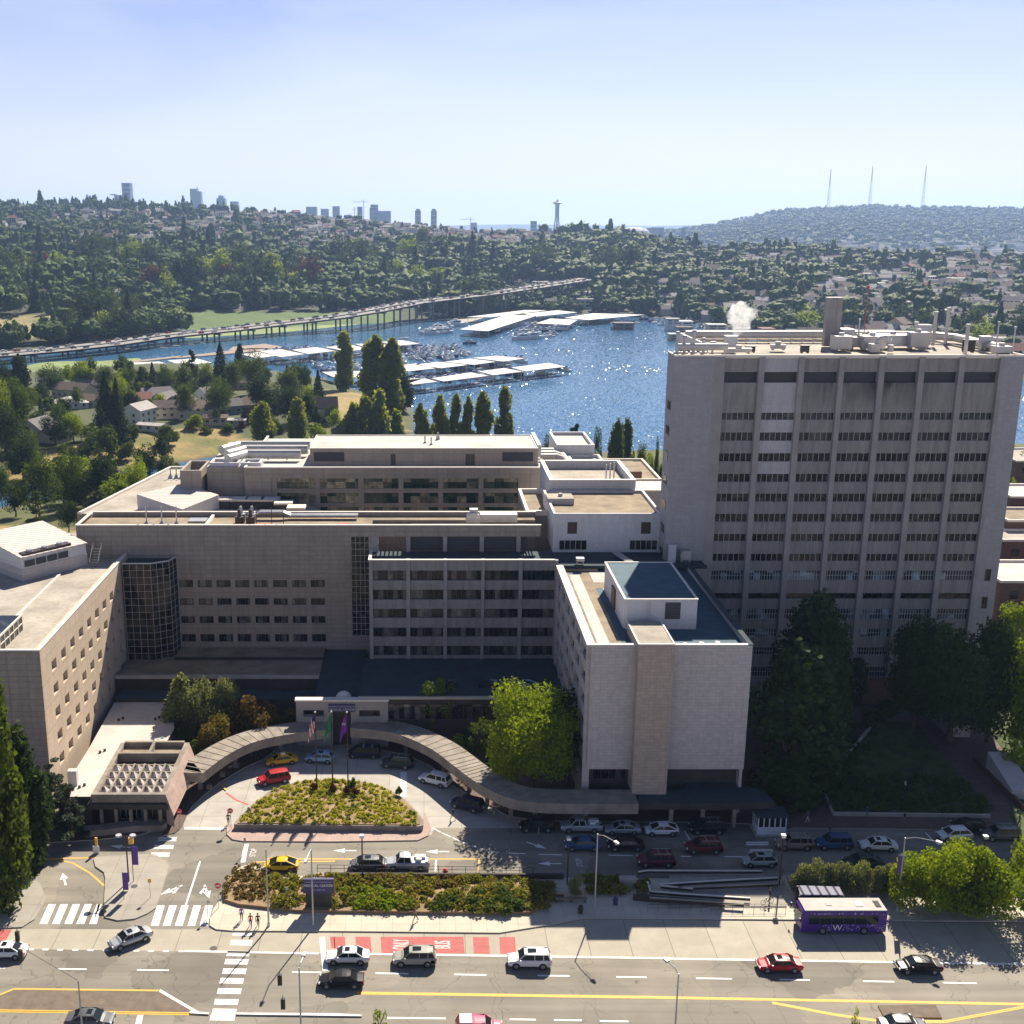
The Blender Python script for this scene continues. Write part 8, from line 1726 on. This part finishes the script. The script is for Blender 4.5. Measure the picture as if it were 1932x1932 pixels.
CL=[('car','silver sedan turning out of the crosswalk at an angle','sedan','silver',(243,1785),PI+.62,('sunroof',)),('car','white car cut by the left edge on the street','sedan','white',(5,1812),PI,('sunroof',)),('car','white sedan waiting beside the black sedan at the stop line','sedan','white',(655,1822),PI,('sunroof',)),('car','black sedan in the near lane next to the white sedan','sedan','black',(643,1867),PI,()),('car','beige off-road car just behind the white sedan','suv','olive',(782,1826),PI,('sunroof',)),('car','white off-road car alone in the middle of the street','suv','white',(1000,1830),PI-.02,('sunroof',)),('car','bright red sedan on the street','sedan','red',(1474,1837),PI,('sunroof',)),('car','black sedan at right on the street behind the red one','sedan','black',(1738,1840),PI,()),('car','dark grey sedan at the bottom edge left, driving right','sedan','grey',(166,1943),0,('sunroof',)),('car','pink car with white rear roof cut by the bottom edge','suv','pink',(905,1962),0,('capw',)),('car','dark car roof just visible at the bottom edge right','sedan','grey',(1710,1955),0,()),('taxi','yellow taxi sedan with a roof sign under the curved canopy','sedan','yellow',(530,1445),PI+.28,('taxisign',)),('car','dark red off-road car in the drop-off loop','suv','red',(515,1481),PI+.36,()),('car','light blue small car with white roof at the gate','hatch','lightblue',(603,1441),PI-.12,('sunroof',)),('car','black minivan right of the flagpoles','van','navy',(686,1432),PI-.05,('bars',)),('car','dark estate behind the black minivan','suv','darkgreen',(749,1451),PI-.16,('rack',)),('car','white off-road car in the right arc of the loop','suv','white',(821,1483),PI-.5,()),('car','navy off-road car at the end of the loop, half in shade','suv','navy',(882,1530),PI-.5,()),('taxi','yellow hatchback taxi parked at the shrub bed','prius','yellow',(528,1647),PI,()),('car','grey off-road car parked beside the lamp post','hatch','grey',(692,1644),PI,('sunroof',)),('pickup_truck','grey pickup truck with white load parked by the railing','pickup','silver',(768,1644),PI,()),('car','black car in shade under the canopy edge','suv','black',(1014,1572),PI,()),('pickup_truck','silver pickup truck in the shaded row','pickup','silver',(1098,1573),PI,()),('car','silver sedan in the shaded row beside the pickup','sedan','silver',(1176,1577),PI,('sunroof',)),('car','white hatchback in the shaded row','prius','white',(1250,1579),PI,()),('car','black off-road car left of the booth','suv','black',(1337,1576),PI,('rack',)),('car','dark blue sedan in the second shaded row, left','sedan','blue',(1101,1607),PI,()),('car','black sedan in the second shaded row','sedan','black',(1182,1607),PI,()),('car','maroon car with a roof rack, front of the shaded rows','suv','maroon',(1240,1638),PI,('rack',)),('car','dark red off-road car in the shade left of the crosswalk','suv','darkred',(1330,1613),PI,('rack',)),('car','sage green car below the booth crosswalk','hatch','sage',(1436,1638),PI,('sunroof',)),('car','tan estate with roof rack right of the booth','suv','tan',(1502,1606),PI,('rack',)),('car','blue off-road car right of the tan one','suv','blue',(1577,1605),PI,()),('car','white sedan right of the blue car','sedan','white',(1661,1608),PI-.05,('sunroof',)),('car','dark car half hidden behind the grey-green shrubs','sedan','darkgreen',(1632,1640),PI,()),('car','white off-road car parked above the bright trees','hatch','white',(1805,1588),PI+.1,()),('car','grey estate at the right edge beside the white car','suv','grey',(1893,1588),PI,('rack',)),('car','dark car behind the white one at right','hatch','black',(1832,1572),PI-.3,())]
for nm,lb,kd,cl_,(x,y),an,ex in CL:
 gx_,gy_=at(x,y,.05);car(nm,lb,kd,cl_,gx_,gy_+CARS[kd][1]*.5*abs(math.cos(an)),an,None,.015,ex)
rng=np.random.default_rng(14)
def tinycar(col):
 t=thing('car',None,'car',(0,0,0));mb=MB();loft(mb,[[(x,-.9,.4),(x,-.95,z),(x,.95,z),(x,.9,.4)]for x,z in((-2.3,.9),(-2.2,1.05),(2.1,.95),(2.3,.7))]);part(mb,'body',pm[col],t,False)
 mb=MB();mb.prism([(-1.6,-.8),(.9,-.8),(.9,.8),(-1.6,.8)],1.0,1.5,0,1);part(mb,'cabin',[M['carglass'],pm[col]],t,False)
 for fx in(-1.4,1.4):part(MB().tube((fx,-.95,.35),(fx,.95,.35),.35,n=8),'axle_wheels',M['tyre'],t,False)
 return t
tc=[(tinycar(c),c)for c in('white','silver','black','white','red','grey','blue')];cname=dict(white='white',silver='silver',black='black',red='red',grey='grey',blue='blue')
def bwh(p):
 x=proj(p.x,p.y,p.z)[0];return next(l for a,l in((100,'left edge'),(210,'over the lily pads'),(330,'before the dark tree mass'),(450,'at the marsh start'),(560,'over the marsh'),(680,'left of the tall poplar'),(800,'above the tall poplars'),(920,'by the white building'),(1010,'above the far sheds'),(9999,'near its upper end'))if x<a)
for lane,d in((0,-10.5),(1,-6.2),(2,6.2),(3,10.5)):
 c_=off(bp,d,.05);s=20+9*lane
 while s<Ltot-15:
  p,dv=along(c_,s);k=int(rng.integers(0,7));o_=dup(tc[k][0],tuple(p),math.atan2(dv.y,dv.x),'%s car %s on the long bridge, %s'%(cname[tc[k][1]],('in the near lane','in the second lane','in the third lane','in the far lane')[lane],bwh(p)),'%s cars %s on the bridge, %s'%(cname[tc[k][1]],lane,bwh(p)));o_.rotation_euler=(0,-math.asin(dv.z),math.atan2(dv.y,dv.x));s+=float(rng.uniform(10,40))if lane<2 else float(rng.uniform(8,26))
for p,c in tc:
 for q in list(p.children):bpy.data.objects.remove(q)
 bpy.data.objects.remove(p)
b0,b1=at(1517,1764),at(1667,1767);bcx=(b0[0]+b1[0])/2;BL_=9.6;BU=thing('bus','purple bus with a white roof at the shelter','bus',(bcx,b0[1]+1.3,.02),PI)
pur=paint('bus_purple',(.07,.025,.22),.3);l,w=BL_/2,1.28
mb=MB();S_=lambda x,k,zt:[(x,-w*k,.35),(x,-w*k,zt-.25),(x,-w*k*.92,zt),(x,w*k*.92,zt),(x,w*k,zt-.25),(x,w*k,.35)]
loft(mb,[S_(-l,.94,2.9),S_(-l+.15,1,3.0),S_(l-.3,1,3.0),S_(l,.93,2.8)]);part(mb,'body',pur,BU,False)
part(MB().box(-l+.1,l-.25,-w*.96,w*.96,2.99,3.08),'roof',M['roof_white'],BU,False)
part(MB().box(-l+.5,-l+1.1,-.6,.6,3.08,3.14),'roof_grille',M['louvre'],BU,False);part(MB().box(-2.3,-1.5,-.4,.4,3.08,3.16),'roof_hatch',M['lampgrey'],BU,False);part(MB().box(1.2,1.8,-.3,.3,3.08,3.13),'roof_hatch',M['roof_white'],BU,False)
for s in(-1,1):
 mb=MB()
 for k in range(6):x0=-l+1.0+k*1.32;mb.box(x0,x0+1.24,s*w-.02,s*w+.02,1.35,2.45)
 part(mb,'side_windows',M['carglass'],BU,False)
part(MB().box(l-.06,l+.04,-w*.8,w*.8,1.3,2.6),'windscreen',M['carglass'],BU,False)
for fx in(-2.3,2.4):
 for s in(-1,1):wo=part(MB().tube((fx,s*(w-.2),.48),(fx,s*(w+.03),.48),.48,n=16),'wheel',M['tyre'],BU,False);part(MB().tube((fx,s*(w+.03),.48),(fx,s*(w+.06),.48),.27,n=10),'rim',M['rim'],wo,False)
dm=MB();rs=random.Random(4)
for k in range(90):
 x=rs.uniform(-l+.2,0.1)if k%5 else rs.uniform(1.4,2.4);z=.55+rs.random()**1.6*.75;r=rs.uniform(.03,.075);dm.tube((x,w+.005,z),(x,w+.012,z),r,n=5)
for k in range(26):x=rs.uniform(-l+.2,l-1);z=rs.uniform(2.55,2.75);dm.box(x,x+.12,w+.004,w+.012,z,z+.07)
part(dm,'light_dots',solid('dot_lilac',(.5,.45,.62),.5,var=0),BU,False)
lettering('W','lettering',M['white'],1.05,Matrix.Translation((.75,w+.03,.86))@Matrix.Rotation(math.pi,4,'Z')@rot,BU)
lettering('UW MEDICINE','lettering',M['signtext'],.24,Matrix.Translation((2.2,w+.03,2.66))@Matrix.Rotation(math.pi,4,'Z')@rot,BU)
mb=MB();mb.tube((l,w,2.4),(l+.35,w+.25,2.2),.03,n=5).box(l+.3,l+.42,w+.15,w+.4,1.9,2.3);mb.tube((l,-w,2.4),(l+.35,-w-.25,2.2),.03,n=5).box(l+.3,l+.42,-w-.4,-w-.15,1.9,2.3);part(mb,'mirrors',M['black'],BU,False)
# ---------------------------------------------------------------- people
def person_mesh(pose):
 wk={'stand':.06,'walk':.24,'stride':.34}[pose];V=[((0,0,.95),.125,.10),((0,0,1.18),.12,.09),((0,0,1.38),.165,.10),((0,0,1.5),.055,.055),((.01,0,1.58),.065,.07),((.01,0,1.67),.085,.1),((.01,0,1.76),.05,.06)];E=[(0,1),(1,2),(2,3),(3,4),(4,5),(5,6)]
 def add(p,r,par):V.append((p,r,r));E.append((par,len(V)-1));return len(V)-1
 for s in(-1,1):
  d=wk*s;a=add((0,s*.1,.88),.095,0);b=add((d*.55,s*.1,.5),.065,a);c=add((d-(.1 if s<0 and wk>.1 else 0),s*.1,.1+(.08 if s<0 and wk>.2 else 0)),.045,b);add((d+.14,s*.11,.04+(.05 if s<0 and wk>.2 else 0)),.04,c)
  a=add((0,s*.2,1.42),.06,2);b=add((-d*.4,s*.25,1.14),.045,a);c=add((-d*.7+.06,s*.24,.9),.034,b);add((-d*.8+.1,s*.23,.8),.036,c)
 me=bpy.data.meshes.new('p');me.from_pydata([v[0]for v in V],E,[]);o=bpy.data.objects.new('p',me);COL.objects.link(o);sk=o.modifiers.new('s','SKIN');
 for i,v in enumerate(V):me.skin_vertices[0].data[i].radius=(v[1],v[2])
 me.skin_vertices[0].data[0].use_root=True;sb=o.modifiers.new('u','SUBSURF');sb.levels=1;dg=bpy.context.evaluated_depsgraph_get();m2=bpy.data.meshes.new_from_object(o.evaluated_get(dg));bpy.data.objects.remove(o);return m2
PM={p:person_mesh(p)for p in('stand','walk','stride')}
cloth={k:solid('cloth_'+k,c,.9,var=.05)for k,c in dict(black=(.015,.015,.018),navy=(.02,.025,.06),white=(.65,.65,.66),blue=(.05,.12,.35),purple=(.22,.1,.4),red=(.4,.03,.03),tan=(.32,.22,.14),grey=(.15,.15,.16)).items()}
skin_m=solid('skin',(.38,.22,.15),.6,var=0);hair_m=solid('hair',(.02,.015,.012),.7,var=0)
def person(lab,x,y,pose,top,bot,ang,z=.16,sc=1.0):
 gx_,gy_=at(x,y,z);me=PM[pose].copy();me.materials.clear()
 for m in(cloth[bot],cloth[top],skin_m,M['black']):me.materials.append(m)
 for p in me.polygons:c=p.center;p.material_index=2 if c.z>1.47 or(abs(c.y)>.19 and c.z<.95 and c.z>.7)else 1 if c.z>.97 else 3 if c.z<.09 else 0
 me.polygons.foreach_set('use_smooth',[True]*len(me.polygons));o=link(bpy.data.objects.new('person',me));o.location=(gx_,gy_,z);o.rotation_euler=(0,0,ang);o.scale=(sc,)*3;tag(o,lab,'person');part(MB().ball((-.015,0,1.72),.098,.098,.10,10,7),'hair',hair_m,o,False);return o
PP=[('person in dark clothes walking at the left tip of the island',431,1556,'walk','black','black',1.6,.02),('person in black striding across the loop with a long shadow',855,1546,'stride','black','grey',2.6,.02),('person in a dark purple top alone on the corner pavement',456,1736,'stand','purple','navy',-1.5,.16),('person in a dark red top, left of the pair at the kerb',473,1749,'walk','darkred' if 0 else 'red','navy',-1.5,.16),('person in black, right of the pair at the kerb',487,1749,'walk','black','black',-1.5,.16),('person in a tan top and dark skirt on the pavement below the bed',784,1738,'walk','tan','black',3.0,.16),('person in white standing under the curved canopy at left',460,1433,'stand','white','navy',0,.16),('person in dark clothes under the canopy beside the one in white',487,1434,'walk','black','navy',1,.16),('person in a red top under the canopy at left',474,1427,'stand','red','tan',.5,.16),('person standing in shade on the right part of the loop pavement',781,1417,'stand','tan','black',0,.16),('person sitting out beside the canopy pavement in black',800,1424,'walk','black','tan',2,.16),('person in grey beside the black car in shade',1016,1583,'stand','grey','grey',3,.02),('person in violet and light trousers on the shaded brick plaza',1523,1552,'walk','purple','white',3,.16),('person in blue before the triangular lawn',1635,1541,'stand','blue','blue',3,.16),('person in dark clothes at the right end of the lawn wall',1706,1553,'stand','black','tan',3,.16),('person in light blue at the left corner of the lawn',1556,1492,'stand','blue','white',3,.2),('person in white in the middle of the lawn shrubs',1707,1492,'stand','white','grey',3,.2),('person near the right edge where the plaza turns sunny',1922,1558,'walk','tan','black',3,.16),('person in dark clothes behind the blue car',1565,1578,'stand','black','navy',3,.16)]
for lb,x,y,ps,tp_,bt,an,z in PP:person(lb,x,y,ps,tp_,bt,an,z)
bx,by=at(1447,1706,.3);BK=thing('bicycle','bicycle beside the person at the foot of the steps','bicycle',(bx,by,.3),.3)
for s in(-.52,.52):
 mb=MB();
 for k in range(14):a0,a1=k*2*PI/14,(k+1)*2*PI/14;mb.tube((s+.34*math.cos(a0),0,.34+.34*math.sin(a0)),(s+.34*math.cos(a1),0,.34+.34*math.sin(a1)),.025,n=4)
 part(mb,'wheel',M['tyre'],BK,False)
part(MB().path([(-.52,0,.34),(-.15,0,.78),(.4,0,.8),(.52,0,.34)],.03,5).path([(-.15,0,.78),(0,0,.32),(.4,0,.8)],.03,5).path([(-.52,0,.34),(0,0,.32)],.025,5),'frame',M['mull_dark'],BK,False);part(MB().box(-.3,-.02,-.07,.07,.84,.9),'saddle',M['black'],BK,False);part(MB().tube((.38,-.25,.95),(.38,.25,.95),.02,n=5).tube((.38,0,.8),(.38,0,.95),.02,n=5),'handlebar',M['black'],BK,False)
person('person in navy standing over a bicycle at the foot of the steps',1452,1700,'stand','navy','navy',3,.3)
# ---------------------------------------------------------------- lamps, poles, signs, flags
def lamp(lab,x,y,h,arm=(0,0),rise=0,z=.15,r=.11,name='street_lamp',XY=None,head=True,mat='lampgrey'):
 gx_,gy_=XY or at(x,y,z);t=thing(name,lab,'street lamp' if head else 'pole',(gx_,gy_,z));part(MB().tube((0,0,0),(0,0,h),r,r*.6,8),'pole',M[mat],t,False);part(MB().tube((0,0,0),(0,0,.5),r*1.7,r*1.2,8),'base',M[mat],t,False)
 if head:
  e=Vector((arm[0],arm[1],h+rise));p=[Vector((0,0,h-.1)),Vector((arm[0]*.35,arm[1]*.35,h+rise*.6)),e];part(MB().path(p,r*.45,6),'arm',M[mat],t,False);d=Vector((arm[0],arm[1],0)).normalized()if arm!=(0,0)else Vector((1,0,0));n=Vector((-d.y,d.x,0))
  q=[e+d*.55+n*.12,e+d*.55-n*.12,e-d*.1-n*.2,e-d*.1+n*.2];part(MB().prism([(v.x,v.y)for v in q],e.z-.12,e.z+.1),'lamp_head',M['lampgrey'],t,False);part(MB().box(e.x+d.x*.2-.15,e.x+d.x*.2+.15,e.y+d.y*.2-.15,e.y+d.y*.2+.15,e.z-.2,e.z-.13),'lens',M['lens'],t,False)
 return t
lamp('plain grey pole on the corner pavement beside the three people',507,1747,9.8,head=False,name='utility_pole')
lamp('tall lamp in front of the blue hospital sign',591,1747,9.9,(-.3,-2.6),.1)
lamp('tall lamp with a bent arm in the long shadow right of the bench',1122,1712,9.6,(1.6,-2.6),.5)
lamp('tall lamp with a curved arm rising from the bright round trees',1692,1720,9.6,(2.6,-2.2),.8)
lamp('lamp at the bottom edge right of the middle, pole leaving the frame',0,0,9.5,(-.8,1.2),.5,XY=(24.0,93.5),z=0)
sgp=lamp('lamp pole at the bottom edge carrying traffic signals',0,0,10.5,(.3,1.4),.3,XY=(-11.7,93.0),z=0);lamp('grey pole top at the bottom left edge',0,0,7.2,head=False,XY=(-33.4,95.6),z=0,name='utility_pole')
def signal(lab,x,y,z,parent=None):
 t=thing('traffic_signal',lab,'traffic signal',(x,y,z));part(MB().box(-.2,.2,-.18,.12,-.55,.55),'housing',M['black'],t,False)
 for k,c in enumerate(((.25,.02,.02),(.3,.18,.02),(.02,.2,.05))):part(MB().tube((0,.12,.36-k*.36),(0,.2,.36-k*.36),.12,n=8),'lens',paint('signal_lens%d'%k,c,.3),t,False)
 part(MB().tube((0,0,.55),(0,0,.9),.03,n=5),'hanger',M['black'],t,False);return t
for x,y,Y,lb in((528,1848,93.6,'upper traffic signal beside the lamp pole at the bottom edge'),(534,1893,93.2,'lower traffic signal beside the lamp pole at the bottom edge'),(33,1766,104,'traffic signal hanging at the left edge, upper one'),(39,1801,101,'traffic signal hanging at the left edge, lower one')):
 gx_,gz_=zat(x,y,Y);signal(lb,gx_,Y,gz_)
wA=zat(33,1752,104);wB=zat(39,1787,101)
single(MB().path([(-60,109,8.9),(wA[0],104,wA[1]+.0),(wB[0],101,wB[1]),(-33.4,95.6,7.2)],.025,4),'span_wire',M['black'],'thin wire carrying the traffic signals at the left edge','wire')
def plamp(lab,x,y,h,z=.15,two=False):
 gx_,gy_=at(x,y,z);t=thing('lamp_post',lab,'lamp post',(gx_,gy_,z));part(MB().tube((0,0,0),(0,0,h),.10,.08,8),'post',M['bronze'],t,False)
 if two:
  part(MB().tube((-.7,0,h),(.7,0,h),.05,n=6),'arm',M['bronze'],t,False)
  for s in(-.85,.85):part(MB().tube((s,0,h-.05),(s,0,h+.12),.42,.36,14),'lamp_shade',M['lampgrey'],t,False)
 else:part(MB().box(-.26,.26,-.26,.26,h,h+.35),'lamp_head',M['lampgrey'],t,False);part(MB().box(-.2,.2,-.28,-.262,h+.04,h+.28),'lens',M['lens'],t,False)
 return t
plamp('bronze lamp post before the grey parked car',684,1662,5.9);plamp('bronze lamp post beside the bench',1070,1668,6.0);plamp('bronze lamp post at the top of the steps',1470,1672,6.6);plamp('bronze lamp post sticking out of the bright trees',1846,1680,7.0)
dl=plamp('lamp post with two round shades on the triangular pavement',243,1663,6.2,two=True)
ban=thing('banner','purple and pink banner hanging beside the two-shade lamp post','banner',(*at(252,1662,.15),.15));part(MB().tube((0,0,0),(0,0,5.1),.05,n=6),'pole',M['bronze'],ban,False);part(MB().box(.05,.75,-.02,.02,2.2,4.7),'cloth',paint('banner_purple',(.12,.06,.3),.7),ban,False);part(MB().box(-.25,.3,-.2,.2,5.1,5.9),'yellow_box',M['yellow'],ban,False)
for x,y,lb in((234,1696,'purple banner over the shadow on the triangular pavement'),(1688,1640,'dark banner on the tall curved lamp')):
 gx_,gy_=at(x,y,.15)if x<1000 else at(1692,1720,.15);t=thing('banner',lb,'banner',(gx_-(.5 if x>1000 else 0),gy_,.15 if x<1000 else 4.0));part(MB().tube((0,0,0),(0,0,3.6),.04,n=6),'pole',M['bronze'],t,False);part(MB().box(.04,.62,-.02,.02,1.2,3.5),'cloth',bpy.data.materials['banner_purple'],t,False)
def roundsign(lab,x,y,h,z=.15):
 gx_,gy_=at(x,y,z);t=thing('no_entry_sign',lab,'sign',(gx_,gy_,z));part(MB().tube((0,0,0),(0,0,h),.04,n=6),'post',M['lampgrey'],t,False);f=part(MB().tube((0,-.04,h-.1),(0,-.07,h-.1),.38,n=18),'disc',M['redcurb'],t,False);part(MB().box(-.25,.25,-.085,-.072,h-.17,h-.03),'white_bar',M['white'],f,False)
roundsign('red no-entry sign beside the skylight pavilion',340,1562,2.5);roundsign('red no-entry sign at the left tip of the island',436,1564,2.8);roundsign('red no-entry sign at the corner of the street bed',413,1712,3.0)
t=thing('warning_sign','small yellow sign on a thin post on the triangular pavement','sign',(*at(284,1693,.15),.15));part(MB().tube((0,0,0),(0,0,2.4),.03,n=5),'post',M['lampgrey'],t,False);part(MB().box(-.2,.2,-.05,-.03,2.0,2.5),'plate',M['yellow'],t,False)
t=thing('direction_sign','yellow post and small white arrow sign at the brick kerb','sign',(*at(183,1607,.15),.15));part(MB().box(-.15,.15,-.1,.1,0,2.0),'yellow_panel',M['yellow'],t,False);part(MB().box(-.45,.35,-.16,-.1,-.1,.9),'plate',M['white'],t,False)
for x,y,lb in((461,1610,'thin sign post at the stop bar'),(540,1705,'thin white post in front of the blue sign'),(392,1730,'thin sign post at the corner crosswalk')):single(MB().tube((0,0,0),(0,0,2.2),.04,n=6).box(-.02,.3,-.03,-.01,1.8,2.2),'sign_post',M['lampgrey'],lb,'sign').location=(*at(x,y,.15),.15)
gx_,gy_=at(601,1712,.5);nx0,nz1=zat(571,1659,gy_);nx1,nz0=zat(630,1686,gy_);NS=thing('name_sign','blue hospital name sign standing in the street shrub bed','sign',(gx_,gy_,.5));part(MB().box(nx0+.3,nx1-.3,gy_+.1,gy_+.5,.5,nz0),'base',M['darkwall'],NS)
pn=part(MB().box(nx0,nx1,gy_,gy_+.35,nz0,nz1),'panel',M['purple_sign'],NS);hh_=nz1-nz0;sc_=(nx0+nx1)/2
wall_text('UNIVERSITY OF WASHINGTON',sc_,gy_-.02,nz1-hh_*.2,.22,pn,M['signtext']);wall_text('MEDICAL CENTER',sc_,gy_-.02,nz1-hh_*.45,.42,pn,M['white']);wall_text('UW MEDICINE',sc_,gy_-.02,nz1-hh_*.75,.24,pn,M['signtext'])
def flag(lab,x,yb,yt,cols,stripes=False,extra=None):
 gx_,gy_=at(x,yb,1.0);zt_=zat(x,yt,gy_)[1];t=thing('flagpole',lab+' flagpole in the island planter','flagpole',(gx_,gy_,1.0));h=zt_-1.0;part(MB().tube((0,0,0),(0,0,h),.11,.06,8),'pole',M['bronze'],t,False);part(MB().ball((0,0,h+.1),.14),'finial',M['lens'],t,False)
 f=thing('flag',lab+' flag hanging limp from its pole','flag',(gx_,gy_,zt_-.4));mb=MB();nx__,nz__=6,13;hgt=2.5
 P_=lambda i,j:(-.08-.12*i-.05*j/nz__*i,.16*math.sin(i*1.9+j*.18),-hgt*j/nz__-.05*i*i)
 for i in range(nx__):
  for j in range(nz__):mb.quad([P_(i,j),P_(i,j+1),P_(i+1,j+1),P_(i+1,j)],(1 if(i+(j//5))%2 else 0)if stripes else 0)
 if stripes:mb.m=[2 if(k%nz__)<4 and k//nz__<3 else m for k,m in enumerate(mb.m)]
 o_=part(mb,'cloth',cols,f,False);so=o_.modifiers.new('thick','SOLIDIFY');so.thickness=.012
 if extra:lettering(extra,'emblem',M['white'],.55,Matrix.Translation((-.45,-.22,-1.2))@rot,f)
 return t
fr_=solid('flag_red',(.55,.03,.05),.7,var=0);fw=solid('flag_white',(.8,.8,.8),.7,var=0);fb_=solid('flag_blue',(.02,.03,.18),.7,var=0);fg=solid('flag_green',(.01,.22,.09),.7,var=0);fp_=solid('flag_purple',(.22,.02,.42),.7,var=0)
flag('red, white and blue striped',598,1490,1345,[fr_,fw,fb_],True);flag('green',628,1490,1344,[fg]);flag('purple',657,1494,1345,[fp_],False,'W')
bx,by=at(1077,1701,.15);BN=thing('bench','wooden bench on the pavement below the bronze lamp post','bench',(bx,by,.15));mb=MB()
for k in range(4):mb.box(-1.9,1.9,-.3+k*.16,-.18+k*.16,.42,.47)
part(mb,'seat',dk,BN,False);mb=MB()
for k in range(3):mb.box(-1.9,1.9,.34,.38,.55+k*.17,.66+k*.17)
part(mb,'backrest',dk,BN,False)
for s in(-1.7,0,1.7):part(MB().box(s-.04,s+.04,-.3,.38,0,.42).box(s-.04,s+.04,.385,.43,.42,1.1),'leg',M['mull_dark'],BN,False)
for x,y,m_,lb,c in((1161,1706,'purple_sign','dark blue bin in the long shadow on the pavement','bin'),(1095,1722,'bronze','small dark bin at the end of the street bed','bin'),(840,1652,'redcurb','small red hydrant behind the pickup truck','hydrant'),(1184,1672,'metal','grey utility cabinet in the dim bed behind the shadow','cabinet')):
 g_=at(x,y,.15);mb=MB();s=.28 if c!='cabinet' else .9
 if c=='cabinet':mb.box(-1.0,1.0,-.4,.4,0,1.1).box(-1.05,1.05,-.45,.45,1.1,1.18).box(-.02,.02,-.42,-.4,.1,1.0)
 else:mb.tube((0,0,0),(0,0,.85),s,s*.95,10).tube((0,0,.85),(0,0,1.0),s*1.05,s*.4,10).tube((-s*1.3,0,.55),(s*1.3,0,.55),.07,n=6)
 single(mb,{'bin':'litter_bin','hydrant':'hydrant','cabinet':'utility_cabinet'}[c],M[m_],lb,c).location=(*g_,.15)
for c,x,y in((c1,1232,764),(c1,1590,587),(c1,775,412)):g_=at(*c(x,y),.1);s_=single(MB().tube((0,0,0),(0,0,.012),.42,n=16),'manhole_cover',solid('iron',(.07,.06,.055),.7,var=.1),{1232:'round iron manhole cover in the bus lane',1590:'manhole cover on the corner pavement',775:'cover plate on the triangular pavement'}[x],'manhole cover');s_.location=(*at(*c(x,y)),.006 if x==1232 else .152)
for k,(x,y)in enumerate(((395,1487),(420,1464),(446,1447))):g_=at(x,y,.16);single(MB().box(-.35,.35,-.35,.35,0,.5).box(-.28,.28,-.28,.28,.5,.62),'bollard_planter',M['canopy'],('leftmost','middle','rightmost')[k]+' low concrete block on the brick pavement of the left canopy arc','planter','low blocks under the canopy').location=(*g_,.16)
# ---------------------------------------------------------------- air
hz=MB().box(-10000,13000,-60,12600,-34,350);hm=bpy.data.materials.new('haze_air');hm.use_nodes=True;tt=hm.node_tree;tt.nodes.remove(tt.nodes['Principled BSDF']);v=tt.nodes.new('ShaderNodeVolumePrincipled');v.inputs['Color'].default_value=(.42,.61,1.0,1);v.inputs['Density'].default_value=HAZE;v.inputs['Anisotropy'].default_value=0.4
tt.links.new(v.outputs[0],tt.nodes['Material Output'].inputs['Volume']);ho=single(hz,'haze',hm,None,None);ho['kind']='stuff';ho['label']='thin blue haze over the whole view';ho['category']='haze'
